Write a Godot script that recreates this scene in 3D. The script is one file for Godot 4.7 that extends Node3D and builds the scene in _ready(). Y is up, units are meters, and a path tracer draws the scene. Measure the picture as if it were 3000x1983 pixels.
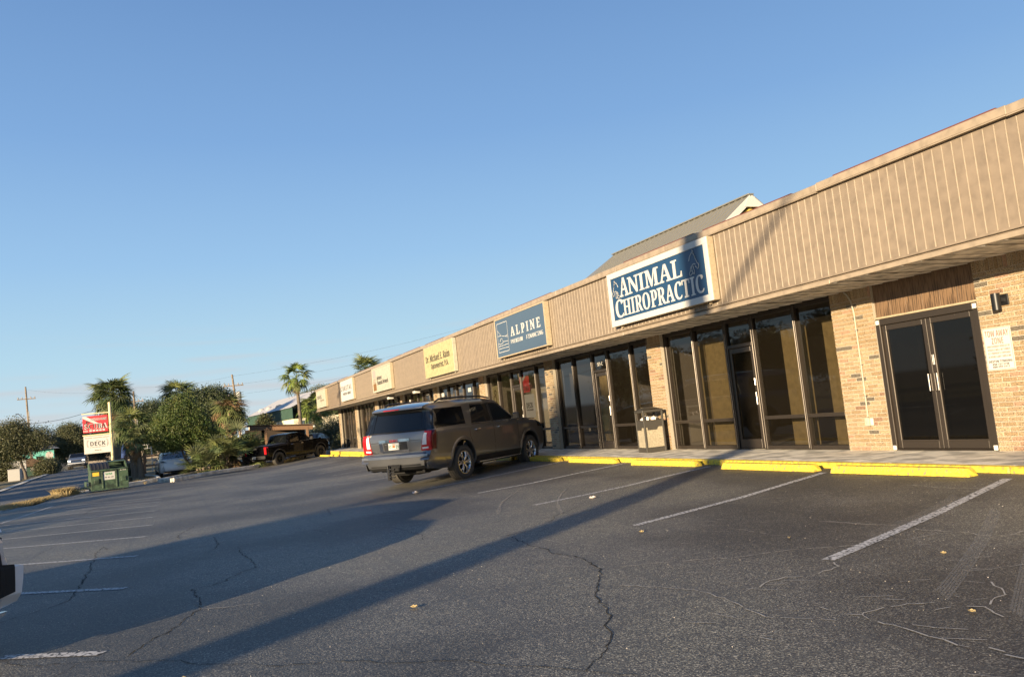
extends Node3D
# A strip of shops with a parking lot in low evening sun.
# x runs along the shop front, -z points at it, y is up, metres.

const WALL_Z = -10.516      # outer brick face
const FASCIA_Z = -9.27
const KERB_Z = -8.95
const WALK_Y = 0.13

var rng := RandomNumberGenerator.new()
var M := {}
var taken := {}

# ---------------------------------------------------------------- mesh builder
class MB:
	var v := PackedVector3Array()
	var n := PackedVector3Array()
	var uv := PackedVector2Array()
	var uv2 := PackedVector2Array()
	var c := PackedColorArray()
	var with_uv := false
	var with_c := false
	var col := Color(1, 1, 1)
	func tri(a: Vector3, b: Vector3, d: Vector3) -> void:
		var m := (b - a).cross(d - a).normalized()
		v.append(a); v.append(d); v.append(b)
		n.append(m); n.append(m); n.append(m)
		if with_c:
			c.append(col); c.append(col); c.append(col)
	func quad(a: Vector3, b: Vector3, d: Vector3, e: Vector3) -> void:
		tri(a, b, d)
		tri(a, d, e)
	func tri_n(a: Vector3, b: Vector3, d: Vector3, na: Vector3, nb: Vector3, nd: Vector3) -> void:
		v.append(a); v.append(d); v.append(b)
		n.append(na); n.append(nd); n.append(nb)
		if with_c:
			c.append(col); c.append(col); c.append(col)
	func box(at: Vector3, s: Vector3, b := Basis.IDENTITY) -> void:
		var h := s * 0.5
		var p := []
		for i in 8:
			p.append(at + b * Vector3(h.x if i & 1 else -h.x, h.y if i & 2 else -h.y, h.z if i & 4 else -h.z))
		quad(p[4], p[5], p[7], p[6]); quad(p[1], p[0], p[2], p[3])
		quad(p[5], p[1], p[3], p[7]); quad(p[0], p[4], p[6], p[2])
		quad(p[6], p[7], p[3], p[2]); quad(p[0], p[1], p[5], p[4])
	func span(lo: Vector3, hi: Vector3) -> void:
		box((lo + hi) * 0.5, (hi - lo).abs())
	func bevel(at: Vector3, s: Vector3, r: float, b := Basis.IDENTITY) -> void:
		# a box whose twelve edges are chamfered by r
		var h := s * 0.5
		var f := func(x: float, y: float, z: float, k: int) -> Vector3:
			# corner (x,y,z = +-1) pulled back along the two axes other than k
			var q := Vector3(x * h.x, y * h.y, z * h.z)
			if k != 0: q.x -= x * r
			if k != 1: q.y -= y * r
			if k != 2: q.z -= z * r
			return at + b * q
		for s1 in [-1.0, 1.0]:
			face(f.call(s1, -1, -1, 0), f.call(s1, 1, -1, 0), f.call(s1, 1, 1, 0), f.call(s1, -1, 1, 0), b.x * s1)
			face(f.call(-1, s1, -1, 1), f.call(1, s1, -1, 1), f.call(1, s1, 1, 1), f.call(-1, s1, 1, 1), b.y * s1)
			face(f.call(-1, -1, s1, 2), f.call(1, -1, s1, 2), f.call(1, 1, s1, 2), f.call(-1, 1, s1, 2), b.z * s1)
			for s2 in [-1.0, 1.0]:
				face(f.call(s1, s2, -1, 0), f.call(s1, s2, 1, 0), f.call(s1, s2, 1, 1), f.call(s1, s2, -1, 1), b.x * s1 + b.y * s2)
				face(f.call(s1, -1, s2, 0), f.call(s1, 1, s2, 0), f.call(s1, 1, s2, 2), f.call(s1, -1, s2, 2), b.x * s1 + b.z * s2)
				face(f.call(-1, s1, s2, 1), f.call(1, s1, s2, 1), f.call(1, s1, s2, 2), f.call(-1, s1, s2, 2), b.y * s1 + b.z * s2)
				for s3 in [-1.0, 1.0]:
					var a3: Vector3 = f.call(s1, s2, s3, 0)
					var b3: Vector3 = f.call(s1, s2, s3, 1)
					var c3: Vector3 = f.call(s1, s2, s3, 2)
					if (b3 - a3).cross(c3 - a3).dot(a3 - at) > 0: tri(a3, b3, c3)
					else: tri(a3, c3, b3)
	func face(a: Vector3, b: Vector3, d: Vector3, e: Vector3, out: Vector3) -> void:
		if (b - a).cross(d - a).dot(out) >= 0: quad(a, b, d, e)
		else: quad(e, d, b, a)
	func tube(pts: Array, radii: Array, sides := 8, caps := true) -> void:
		var rings := []
		var nr := []
		var last := Vector3.ZERO
		for i in pts.size():
			var a: Vector3 = pts[maxi(i - 1, 0)]
			var b: Vector3 = pts[mini(i + 1, pts.size() - 1)]
			var t := (b - a).normalized()
			var x := last if last != Vector3.ZERO else (Vector3.RIGHT if absf(t.x) < 0.8 else Vector3.FORWARD)
			x = (x - t * x.dot(t)).normalized()
			last = x
			var y := t.cross(x)
			var ring := []
			var nn := []
			var r: float = radii[i] if i < radii.size() else radii[radii.size() - 1]
			for k in sides:
				var q := x * cos(TAU * k / sides) + y * sin(TAU * k / sides)
				ring.append(pts[i] + q * r)
				nn.append(q)
			rings.append(ring)
			nr.append(nn)
		for i in pts.size() - 1:
			for k in sides:
				var j := (k + 1) % sides
				tri_n(rings[i][k], rings[i][j], rings[i + 1][j], nr[i][k], nr[i][j], nr[i + 1][j])
				tri_n(rings[i][k], rings[i + 1][j], rings[i + 1][k], nr[i][k], nr[i + 1][j], nr[i + 1][k])
		if caps:
			for k in range(1, sides - 1):
				tri(rings[0][0], rings[0][k + 1], rings[0][k])
				tri(rings[-1][0], rings[-1][k], rings[-1][k + 1])
	func lathe(prof: Array, t: Transform3D, segs := 24) -> void:
		# prof: Vector2(radius, height along t.y), going upwards on the outside
		for i in prof.size() - 1:
			var p: Vector2 = prof[i]
			var q: Vector2 = prof[i + 1]
			var d := q - p
			var m2 := Vector2(d.y, -d.x).normalized()
			for k in segs:
				var a0 := TAU * k / segs
				var a1 := TAU * (k + 1) / segs
				var e0 := Vector3(cos(a0), 0, -sin(a0))
				var e1 := Vector3(cos(a1), 0, -sin(a1))
				var n0 := t.basis * (e0 * m2.x + Vector3.UP * m2.y)
				var n1 := t.basis * (e1 * m2.x + Vector3.UP * m2.y)
				var A := t * (e0 * p.x + Vector3.UP * p.y)
				var B := t * (e1 * p.x + Vector3.UP * p.y)
				var C := t * (e1 * q.x + Vector3.UP * q.y)
				var D := t * (e0 * q.x + Vector3.UP * q.y)
				if p.x > 1e-5: tri_n(A, B, C, n0, n1, n1)
				if q.x > 1e-5: tri_n(A, C, D, n0, n1, n0)
	func prism(poly: PackedVector2Array, t: Transform3D, depth: float) -> void:
		# polygon in t's xy plane pushed from z=0 to z=depth
		var p := poly
		if Geometry2D.is_polygon_clockwise(p):
			p = p.duplicate()
			p.reverse()
		var ix := Geometry2D.triangulate_polygon(p)
		for k in range(0, ix.size(), 3):
			var a := p[ix[k]]; var b := p[ix[k + 1]]; var d := p[ix[k + 2]]
			if (b - a).cross(d - a) < 0:
				var sw := b
				b = d
				d = sw
			tri(t * Vector3(a.x, a.y, depth), t * Vector3(b.x, b.y, depth), t * Vector3(d.x, d.y, depth))
			tri(t * Vector3(a.x, a.y, 0), t * Vector3(d.x, d.y, 0), t * Vector3(b.x, b.y, 0))
		for k in p.size():
			var a := p[k]
			var b := p[(k + 1) % p.size()]
			quad(t * Vector3(a.x, a.y, 0), t * Vector3(b.x, b.y, 0), t * Vector3(b.x, b.y, depth), t * Vector3(a.x, a.y, depth))
	func grid(g: Array, flip := false) -> void:
		# rows of points with smoothed normals
		var R := g.size()
		var C: int = g[0].size()
		var nn := []
		for i in R:
			var row := []
			for j in C:
				var du: Vector3 = g[mini(i + 1, R - 1)][j] - g[maxi(i - 1, 0)][j]
				var dv: Vector3 = g[i][mini(j + 1, C - 1)] - g[i][maxi(j - 1, 0)]
				row.append(du.cross(dv).normalized() * (-1.0 if flip else 1.0))
			nn.append(row)
		for i in R - 1:
			for j in C - 1:
				if flip:
					tri_n(g[i][j], g[i + 1][j + 1], g[i + 1][j], nn[i][j], nn[i + 1][j + 1], nn[i + 1][j])
					tri_n(g[i][j], g[i][j + 1], g[i + 1][j + 1], nn[i][j], nn[i][j + 1], nn[i + 1][j + 1])
				else:
					tri_n(g[i][j], g[i + 1][j], g[i + 1][j + 1], nn[i][j], nn[i + 1][j], nn[i + 1][j + 1])
					tri_n(g[i][j], g[i + 1][j + 1], g[i][j + 1], nn[i][j], nn[i + 1][j + 1], nn[i][j + 1])
	func mesh() -> ArrayMesh:
		var a := []
		a.resize(Mesh.ARRAY_MAX)
		a[Mesh.ARRAY_VERTEX] = v
		a[Mesh.ARRAY_NORMAL] = n
		if with_uv:
			a[Mesh.ARRAY_TEX_UV] = uv
			a[Mesh.ARRAY_TEX_UV2] = uv2
		if with_c: a[Mesh.ARRAY_COLOR] = c
		var m := ArrayMesh.new()
		m.add_surface_from_arrays(Mesh.PRIMITIVE_TRIANGLES, a)
		return m

# ---------------------------------------------------------------- objects
func numbered(called: String) -> String:
	taken[called] = taken.get(called, -1) + 1
	return called if taken[called] == 0 else "%s_%03d" % [called, taken[called]]

func tag(o: Node, label: String, category: String, group := "") -> Node:
	o.set_meta("label", label)
	o.set_meta("category", category)
	if group: o.set_meta("group", group)
	return o

func thing(called: String, label: String, category: String, at := Vector3.ZERO, turn := 0.0, group := "") -> Node3D:
	var o := Node3D.new()
	o.name = numbered(called)
	add_child(o)
	o.position = at
	o.rotation.y = turn
	tag(o, label, category, group)
	return o

func obj(called: String, mb, m: Material, parent: Node = null) -> MeshInstance3D:
	var o := MeshInstance3D.new()
	o.mesh = mb.mesh() if mb is MB else mb
	o.material_override = m
	o.name = numbered(called) if parent == null else called
	(self if parent == null else parent).add_child(o, true)
	return o

func struct(called: String, mb, m: Material, label := "", category := "") -> MeshInstance3D:
	var o := obj(called, mb, m)
	o.set_meta("kind", "structure")
	if label: tag(o, label, category)
	return o

func group_node(called: String, parent: Node) -> Node3D:
	var o := Node3D.new()
	o.name = called
	parent.add_child(o, true)
	return o

func rgb(r: float, g: float, b: float) -> Color:
	return Color(r, g, b).linear_to_srgb()

func mat(called: String, c: Color, rough := 0.8, metal := 0.0, spec := 0.5) -> StandardMaterial3D:
	var m := StandardMaterial3D.new()
	m.resource_name = called
	m.albedo_color = c.linear_to_srgb()
	m.roughness = rough
	m.metallic = metal
	m.metallic_specular = spec
	m.cull_mode = BaseMaterial3D.CULL_DISABLED
	M[called] = m
	return m

func noise_tex(freq: float, stops: Array, size := 512, kind := FastNoiseLite.TYPE_SIMPLEX_SMOOTH, oct := 4, seed_ := 1, seamless := true) -> ImageTexture:
	var f := FastNoiseLite.new()
	f.seed = seed_
	f.noise_type = kind
	f.frequency = freq
	f.fractal_octaves = oct
	if kind == FastNoiseLite.TYPE_CELLULAR:
		f.cellular_return_type = FastNoiseLite.RETURN_CELL_VALUE
	var im := f.get_seamless_image(size, size) if seamless else f.get_image(size, size)
	im.convert(Image.FORMAT_L8)
	# stretch with a lookup table, on raw bytes
	var lut := []
	for i in 256:
		var t := i / 255.0
		var k := 0
		while k < stops.size() - 2 and t > stops[k + 1][0]: k += 1
		var w := clampf(inverse_lerp(stops[k][0], stops[k + 1][0], t), 0, 1)
		var col: Color = stops[k][1].lerp(stops[k + 1][1], w)
		lut.append([int(col.r * 255), int(col.g * 255), int(col.b * 255)])
	var src := im.get_data()
	var dst := PackedByteArray()
	dst.resize(size * size * 3)
	for i in size * size:
		var e: Array = lut[src[i]]
		dst[i * 3] = e[0]
		dst[i * 3 + 1] = e[1]
		dst[i * 3 + 2] = e[2]
	return ImageTexture.create_from_image(Image.create_from_data(size, size, false, Image.FORMAT_RGB8, dst))

func grey(a: float) -> Color:
	return Color(a, a, a)

func triplanar(m: StandardMaterial3D, tex: Texture2D, scale_: float, world := true) -> StandardMaterial3D:
	m.albedo_texture = tex
	m.uv1_triplanar = true
	m.uv1_world_triplanar = world
	m.uv1_scale = Vector3.ONE * scale_
	return m

func relief(m: StandardMaterial3D, tex: Texture2D, cm: float) -> StandardMaterial3D:
	m.heightmap_enabled = true
	m.heightmap_texture = tex
	m.heightmap_scale = cm
	return m

func smooth(a: float, b: float, x: float) -> float:
	var t := clampf((x - a) / (b - a), 0, 1)
	return t * t * (3 - 2 * t)

# the lot falls away gently to the far end and rises to the kerb
func ground_y(x: float, z: float) -> float:
	var d := 0.30 * clampf((-8 - x) / 35.0, 0, 1) * (1 - smooth(52, 85, -x))
	return -d * (0.3 + 0.7 * clampf((z + 9) / 4.0, 0, 1)) + 0.055 * smooth(6.0, 8.8, -z) * (1 - smooth(15, 45, -x))

func on_ground(x: float, z: float, up := 0.0) -> Vector3:
	return Vector3(x, ground_y(x, z) + up, z)

func lettering(parent: Node, text: String, at: Vector3, height: float, width: float, m: Material, font := "serif", bold := false, slant := 0.0, depth := 0.006, italic := false) -> MeshInstance3D:
	# flat letters in the xy plane of the parent, scaled to a given cap height and width
	var f := SystemFont.new()
	f.font_names = PackedStringArray([{"serif": "Droid Serif", "sans": "Droid Sans", "mono": "Droid Sans Mono"}[font]])
	f.font_weight = 700 if bold else 400
	f.font_italic = italic
	var t := TextMesh.new()
	t.text = text
	t.font = f
	t.font_size = 64
	t.pixel_size = 0.01
	t.depth = 0.02
	t.curve_step = 1.0
	var bb := t.get_aabb()
	var o := MeshInstance3D.new()
	o.mesh = t
	o.material_override = m
	o.name = "lettering"
	parent.add_child(o, true)
	var sx := width / maxf(bb.size.x, 0.01)
	var sy := height / maxf(bb.size.y, 0.01)
	var b := Basis(Vector3(sx, 0, 0), Vector3(slant * sy, sy, 0), Vector3(0, 0, depth / 0.02))
	o.transform = Transform3D(b, at - b * (bb.position + bb.size * 0.5))
	return o

func stroke(mb: MB, pts: Array, w: float, z := 0.0, closed := false) -> void:
	# a flat drawn line in the xy plane
	var q := pts.duplicate()
	if closed: q.append(q[0])
	for i in q.size() - 1:
		var a: Vector2 = q[i]
		var b: Vector2 = q[i + 1]
		var d := (b - a).normalized()
		var s := Vector2(-d.y, d.x) * w * 0.5
		a -= d * w * 0.4
		b += d * w * 0.4
		mb.quad(Vector3(a.x - s.x, a.y - s.y, z), Vector3(b.x - s.x, b.y - s.y, z), Vector3(b.x + s.x, b.y + s.y, z), Vector3(a.x + s.x, a.y + s.y, z))

# measured on the lot (x, z): cracks as [dark or light filling, width, points] and stall lines
const CRACKS = [
	["d",0.022,[-13.72,1.04,-14.28,1.14,-13.44,1.18,-12.75,1.13,-12.09,1.12,-11.46,1.07,-10.95,1.08,-10.45,1.06,-10.02,1.06,-9.42,1.04,-9.17,1.06,-8.91,1.18,-8.73,1.33,-8.51,1.52]],
	["d",0.024,[-8.53,-0.06,-8.11,-0.09,-7.85,-0.11,-7.66,-0.10,-7.44,-0.11,-7.29,-0.04,-7.09,0.03,-6.95,0.06,-6.79,0.12,-6.67,0.21,-6.48,0.30,-6.35,0.35,-6.20,0.39]],
	["l",0.010,[-7.42,-0.11,-7.36,-0.21,-7.28,-0.36,-7.23,-0.56]],
	["d",0.014,[-6.88,1.24,-6.63,1.12,-6.43,0.93,-6.39,0.82,-6.30,0.68,-6.18,0.51,-6.06,0.37,-5.96,0.24,-5.81,0.06,-5.64,-0.02,-5.48,-0.19,-5.36,-0.35,-5.25,-0.42,-5.16,-0.50,-5.11,-0.62,-4.98,-0.83]],
	["d",0.012,[-6.29,0.69,-6.17,0.73,-6.04,0.80]],
	["d",0.020,[-13.31,-0.44,-12.62,-0.45,-12.01,-0.45,-11.65,-0.39,-11.41,-0.26]],
	["d",0.016,[-11.40,-0.67,-10.65,-0.67,-9.98,-0.72,-9.32,-0.72,-9.16,-0.58,-8.91,-0.43,-8.69,-0.36,-8.58,-0.25,-8.53,-0.06]],
	["d",0.026,[-15.76,-0.22,-14.79,-0.02,-14.42,0.07,-13.89,0.05]],
	["d",0.030,[-27.15,2.20,-25.81,2.35,-24.33,2.36]],
	["d",0.014,[-15.74,1.94,-15.19,2.01,-14.64,2.06,-14.09,2.08]],
	["d",0.016,[-12.18,-1.78,-11.88,-1.82,-11.60,-1.87,-11.73,-2.10]],
	["d",0.020,[-15.43,-2.53,-14.76,-2.45,-14.09,-2.36]],
	["d",0.018,[-11.39,1.08,-11.23,0.91,-11.15,0.74]],
	["d",0.022,[-8.61,-3.65,-8.54,-3.37,-8.19,-3.33,-7.59,-3.25,-7.29,-3.29,-7.04,-3.21,-6.85,-3.27,-6.66,-3.29,-6.37,-3.25,-6.08,-3.19,-5.83,-3.09,-5.67,-2.97,-5.47,-2.84,-5.31,-2.74,-5.10,-2.66,-4.87,-2.59,-4.69,-2.52,-4.60,-2.45,-4.52,-2.37,-4.32,-2.31,-4.19,-2.22,-4.09,-2.15,-3.99,-2.05,-3.96,-1.99,-3.86,-1.89]],
	["d",0.013,[-5.00,-0.83,-4.87,-0.97,-4.80,-1.00,-4.66,-1.16,-4.60,-1.28,-4.51,-1.39,-4.39,-1.48,-4.27,-1.56,-4.13,-1.68,-4.03,-1.76,-3.92,-1.83,-3.84,-1.88,-3.74,-1.95,-3.58,-2.06]],
	["l",0.007,[-5.50,-2.88,-5.41,-2.96,-5.31,-3.02,-5.17,-3.12,-4.94,-3.25]],
	["l",0.006,[-6.08,-3.19,-5.96,-3.35,-5.86,-3.57,-5.77,-3.72]],
	["d",0.014,[-11.33,-2.37,-11.00,-2.62,-10.66,-2.67,-10.30,-2.69,-9.84,-2.70,-9.58,-2.70,-9.28,-2.61]],
	["d",0.016,[-10.02,-5.04,-9.70,-4.70,-9.47,-4.42,-9.12,-4.22,-9.05,-4.14]],
	["l",0.006,[-6.89,-2.39,-6.89,-2.62,-6.91,-2.91,-6.81,-3.10]],
	["l",0.009,[-5.73,-3.80,-5.60,-4.00,-5.49,-4.14,-5.45,-4.30,-5.41,-4.49,-5.35,-4.66,-5.25,-4.78,-5.15,-4.93,-5.07,-5.09]],
	["l",0.012,[-4.75,-4.48,-4.63,-4.41,-4.57,-4.16,-4.60,-3.99,-4.66,-3.93,-4.63,-3.72,-4.57,-3.63,-4.56,-3.51]],
	["l",0.008,[-4.92,-3.23,-4.81,-3.28,-4.64,-3.28,-4.45,-3.26,-4.25,-3.22,-4.08,-3.19,-3.98,-3.17,-3.84,-3.26,-3.76,-3.32,-3.65,-3.39]],
	["l",0.010,[-3.90,-3.53,-3.78,-3.51,-3.69,-3.53,-3.62,-3.57,-3.55,-3.54,-3.42,-3.52,-3.31,-3.53,-3.22,-3.52,-3.12,-3.50,-3.04,-3.51,-2.94,-3.48,-2.89,-3.49,-2.82,-3.55,-2.71,-3.51,-2.63,-3.52]],
	["l",0.008,[-3.62,-3.57,-3.64,-3.69,-3.63,-3.81,-3.61,-3.92,-3.54,-4.01,-3.55,-4.07]],
	["l",0.010,[-3.42,-3.92,-3.40,-4.01,-3.35,-4.09,-3.28,-4.14,-3.33,-4.27,-3.36,-4.34,-3.36,-4.43,-3.43,-4.51,-3.53,-4.57,-3.60,-4.64]],
	["l",0.008,[-3.28,-4.14,-3.17,-4.07,-3.10,-4.04]],
	["l",0.011,[-6.19,-5.72,-6.00,-5.78,-5.79,-5.81,-5.61,-5.84,-5.46,-5.91,-5.14,-5.84,-4.94,-5.87,-4.77,-5.92,-4.58,-5.89,-4.47,-5.95,-4.42,-6.06,-4.45,-6.18]],
	["l",0.007,[-5.04,-5.30,-4.93,-5.43,-4.91,-5.66,-4.86,-5.86]],
	["l",0.009,[-4.01,-4.85,-3.91,-4.87,-3.82,-4.93,-3.78,-5.06,-3.76,-5.17]],
	["l",0.009,[-6.71,-4.98,-6.48,-5.02,-6.29,-5.00,-6.13,-5.01]],
	["l",0.010,[-6.92,-7.86,-6.57,-7.80,-6.31,-7.82,-6.06,-7.85,-5.79,-7.93]],
]
const LINES = [
	[-6.23,-8.54,-4.85,-4.52],
	[-8.96,-8.49,-7.73,-4.56],
	[-11.97,-8.73,-10.97,-4.81],
	[-15.02,-8.79,-14.14,-5.09],
	[-18.06,-8.83,-16.93,-5.01],
	[-6.46,0.56,-6.96,1.26],
	[-9.35,0.57,-10.30,1.69],
	[-12.24,0.58,-13.61,2.40],
	[-15.03,0.55,-16.74,2.94],
	[-17.40,0.52,-19.07,3.34],
	[-19.62,0.55,-21.39,3.75],
	[-21.88,0.56,-24.04,4.20],
	[-24.04,0.55,-26.46,4.17],
	[-25.89,0.53,-28.20,4.10],
	[-27.44,0.52,-29.70,4.10],
	[-28.89,0.48,-31.20,4.05],
	[-25.20,4.40,-27.10,4.28,-32.31,4.08],
]

func _ready() -> void:
	rng.seed = 20240
	# ---- camera
	var cam := Camera3D.new()
	cam.name = "camera"
	add_child(cam)
	cam.position = Vector3(0, 1.37, 0)
	cam.rotation_order = EULER_ORDER_YXZ
	cam.rotation_degrees = Vector3(4.874, 66.701, -5.972)
	cam.near = 0.1
	cam.far = 1500.0
	cam.projection = Camera3D.PROJECTION_FRUSTUM
	cam.size = 0.1 * 1983.0 / 2340.0
	cam.frustum_offset = Vector2(0, 0.1 * 15.9 / 2340.0)
	cam.current = true
	# ---- sky, sun, exposure
	var env := Environment.new()
	env.background_mode = Environment.BG_SKY
	var sky := Sky.new()
	sky.sky_material = make_sky()
	env.sky = sky
	env.background_energy_multiplier = 0.40
	env.tonemap_mode = Environment.TONE_MAPPER_LINEAR
	env.tonemap_exposure = 2.6
	env.sdfgi_enabled = true
	env.ssao_enabled = true
	env.ssil_enabled = true
	var we := WorldEnvironment.new()
	we.name = "environment"
	we.environment = env
	add_child(we)
	var sun := DirectionalLight3D.new()
	sun.name = "sun"
	sun.light_energy = 1.45
	sun.light_color = Color(1.0, 0.90, 0.75)
	sun.light_angular_distance = 0.5
	sun.shadow_enabled = true
	add_child(sun)
	sun.look_at_from_position(Vector3.ZERO, Vector3(-0.582, -0.179, -0.813))

	make_materials()
	# ---- the setting
	build_ground()
	build_walk()
	build_shops()
	build_signs()
	build_shop_fittings()
	# ---- vehicles
	build_vehicles()
	# ---- the far side of the lot
	build_street_furniture()
	build_far_buildings()
	build_plants()
	build_across_street()
	build_litter()

func make_sky() -> PanoramaSkyMaterial:
	# colour by elevation, as seen in the clear evening sky, with thin cloud streaks low over the horizon
	var stops := [[-90.0, Color(0.16, 0.15, 0.14)], [-2.0, Color(0.22, 0.22, 0.22)], [-0.2, Color(0.50, 0.55, 0.58)], [0.0, Color(0.60, 0.66, 0.69)], [2.5, Color(0.56, 0.70, 0.77)], [6.0, Color(0.45, 0.67, 0.81)],
		[12.0, Color(0.32, 0.54, 0.80)], [20.0, Color(0.215, 0.40, 0.70)], [32.0, Color(0.135, 0.27, 0.54)], [55.0, Color(0.07, 0.16, 0.39)], [90.0, Color(0.055, 0.13, 0.34)]]
	var W := 2048
	var H := 1024
	var im := Image.create(W, H, false, Image.FORMAT_RGBF)
	var f := FastNoiseLite.new()
	f.seed = 5
	f.frequency = 0.9
	f.fractal_octaves = 4
	for y in H:
		var e := 90.0 - 180.0 * (y + 0.5) / H
		var k := 0
		while k < stops.size() - 2 and e > stops[k + 1][0]: k += 1
		var t := clampf(inverse_lerp(stops[k][0], stops[k + 1][0], e), 0, 1)
		var c: Color = stops[k][1].lerp(stops[k + 1][1], t)
		im.fill_rect(Rect2i(0, y, W, 1), c)
		if e > 0.1 and e < 9.0:
			var lo := smooth(0.1, 1.2, e) * (1 - smooth(4.5, 8.5, e))
			for x in W:
				var az := TAU * x / W
				var a := f.get_noise_3d(cos(az) * 3.0, e * 1.5 + 0.6 * sin(az * 2.0), sin(az) * 3.0)
				a = smooth(0.02, 0.45, a) * lo
				if a > 0.01:
					im.set_pixel(x, y, c.lerp(Color(0.60, 0.60, 0.62), a * 0.65))
	var p := PanoramaSkyMaterial.new()
	p.panorama = ImageTexture.create_from_image(im)
	return p

func make_materials() -> void:
	var grain := noise_tex(0.09, [[0.0, grey(0.45)], [0.45, grey(0.78)], [0.62, grey(0.95)], [1.0, grey(1.0)]], 512, FastNoiseLite.TYPE_SIMPLEX_SMOOTH, 4, 3)
	var blotch := noise_tex(0.012, [[0.0, grey(0.62)], [0.35, grey(0.78)], [0.65, grey(0.95)], [1.0, grey(1.0)]], 512, FastNoiseLite.TYPE_SIMPLEX_SMOOTH, 5, 8)
	# asphalt: pale stones in dark binder, and broad worn and sealed patches
	var stones := noise_tex(0.16, [[0.0, Color(0.18, 0.18, 0.19)], [0.45, Color(0.36, 0.36, 0.36)], [0.70, Color(0.48, 0.48, 0.46)], [0.84, Color(0.78, 0.76, 0.72)], [1.0, Color(1.0, 0.98, 0.94)]], 1024, FastNoiseLite.TYPE_CELLULAR, 3, 11)
	var stone_h := noise_tex(0.16, [[0.0, grey(0.1)], [0.5, grey(0.5)], [1.0, grey(1.0)]], 1024, FastNoiseLite.TYPE_CELLULAR, 3, 11)
	var worn := noise_tex(0.006, [[0.0, Color(0.62, 0.61, 0.60)], [0.38, Color(0.74, 0.73, 0.72)], [0.55, Color(0.88, 0.87, 0.86)], [0.75, Color(0.96, 0.95, 0.92)], [1.0, Color(1.0, 0.97, 0.92)]], 1024, FastNoiseLite.TYPE_SIMPLEX_SMOOTH, 6, 21)
	var a := mat("asphalt", Color(1.0, 0.985, 0.90), 0.60, 0.0, 0.5)
	a.albedo_texture = stones
	a.detail_enabled = true
	a.detail_blend_mode = BaseMaterial3D.BLEND_MODE_MUL
	a.detail_uv_layer = BaseMaterial3D.DETAIL_UV_2
	a.detail_albedo = worn
	relief(a, stone_h, 0.35)
	var rd := mat("road_asphalt", Color(0.75, 0.76, 0.78), 0.8)
	rd.albedo_texture = stones
	relief(mat("earth", Color(0.20, 0.165, 0.11), 0.95), grain, 2.0)
	triplanar(M.earth, blotch, 0.3)
	mat("dry_turf", Color(0.22, 0.18, 0.085), 0.95)
	triplanar(M.dry_turf, grain, 0.5)
	mat("green_turf", Color(0.10, 0.13, 0.04), 0.95)
	triplanar(M.green_turf, grain, 0.5)
	mat("concrete", Color(0.84, 0.78, 0.64), 0.85)
	triplanar(M.concrete, blotch, 0.35)
	relief(M.concrete, grain, 0.15)
	mat("mulch", Color(0.16, 0.11, 0.07), 0.95)
	triplanar(M.mulch, grain, 0.6)
	mat("kerb_yellow", Color(1, 1, 1), 0.62)
	# yellow paint, scuffed to bare concrete in flecks
	triplanar(M.kerb_yellow, noise_tex(0.03, [[0.0, Color(0.50, 0.47, 0.42)], [0.25, Color(0.58, 0.52, 0.38)], [0.29, Color(0.76, 0.64, 0.19)], [0.5, Color(0.80, 0.70, 0.24)], [0.75, Color(0.84, 0.75, 0.27)], [1.0, Color(0.83, 0.72, 0.20)]], 512, FastNoiseLite.TYPE_SIMPLEX_SMOOTH, 6, 17), 0.8)
	relief(M.kerb_yellow, grain, 0.3)
	mat("paint_white", Color(0.62, 0.60, 0.56), 0.7)
	# chipped road paint: the asphalt shows through in flecks
	triplanar(M.paint_white, noise_tex(0.045, [[0.0, grey(0.16)], [0.30, grey(0.22)], [0.36, grey(0.80)], [0.6, grey(0.95)], [1.0, grey(1.0)]], 512, FastNoiseLite.TYPE_SIMPLEX_SMOOTH, 5, 31), 0.9)
	mat("paint_worn", Color(0.56, 0.55, 0.52), 0.75)
	triplanar(M.paint_worn, noise_tex(0.045, [[0.0, grey(0.3)], [0.33, grey(0.45)], [0.42, grey(0.88)], [1.0, grey(1.0)]], 512, FastNoiseLite.TYPE_SIMPLEX_SMOOTH, 5, 32), 0.9)
	mat("crack_dark", Color(0.012, 0.012, 0.012), 0.95)
	mat("crack_sand", Color(0.40, 0.37, 0.32), 0.95)
	# shop front
	var streak := noise_tex(0.02, [[0.0, grey(0.86)], [0.4, grey(0.94)], [0.7, grey(0.98)], [1.0, grey(1.0)]], 512, FastNoiseLite.TYPE_SIMPLEX_SMOOTH, 5, 41)
	var i := 0
	for t in [Color(0.238, 0.188, 0.136), Color(0.248, 0.196, 0.142), Color(0.230, 0.182, 0.132)]:
		triplanar(mat("siding_%d" % i, t, 0.55), streak, 0.4)
		i += 1
	triplanar(mat("coping", Color(0.33, 0.265, 0.19), 0.45), streak, 0.5)
	mat("rust_red", Color(0.13, 0.040, 0.026), 0.7)
	triplanar(mat("soffit", Color(0.80, 0.74, 0.64), 0.7), blotch, 0.5)
	mat("gravel_stop", Color(0.10, 0.075, 0.055), 0.8)
	i = 0
	for t in [Color(0.39, 0.285, 0.165), Color(0.46, 0.350, 0.210), Color(0.34, 0.240, 0.130), Color(0.40, 0.255, 0.160), Color(0.16, 0.135, 0.100), Color(0.30, 0.180, 0.110)]:
		relief(triplanar(mat("brick_%d" % i, t, 0.85), noise_tex(0.05, [[0.0, grey(0.45)], [0.33, grey(0.72)], [0.5, grey(0.95)], [1.0, grey(1.0)]], 256, FastNoiseLite.TYPE_SIMPLEX_SMOOTH, 4, 60 + i), 3.1), grain, 0.35)
		i += 1
	triplanar(mat("mortar", Color(0.60, 0.53, 0.41), 0.95), grain, 1.5)
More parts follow.
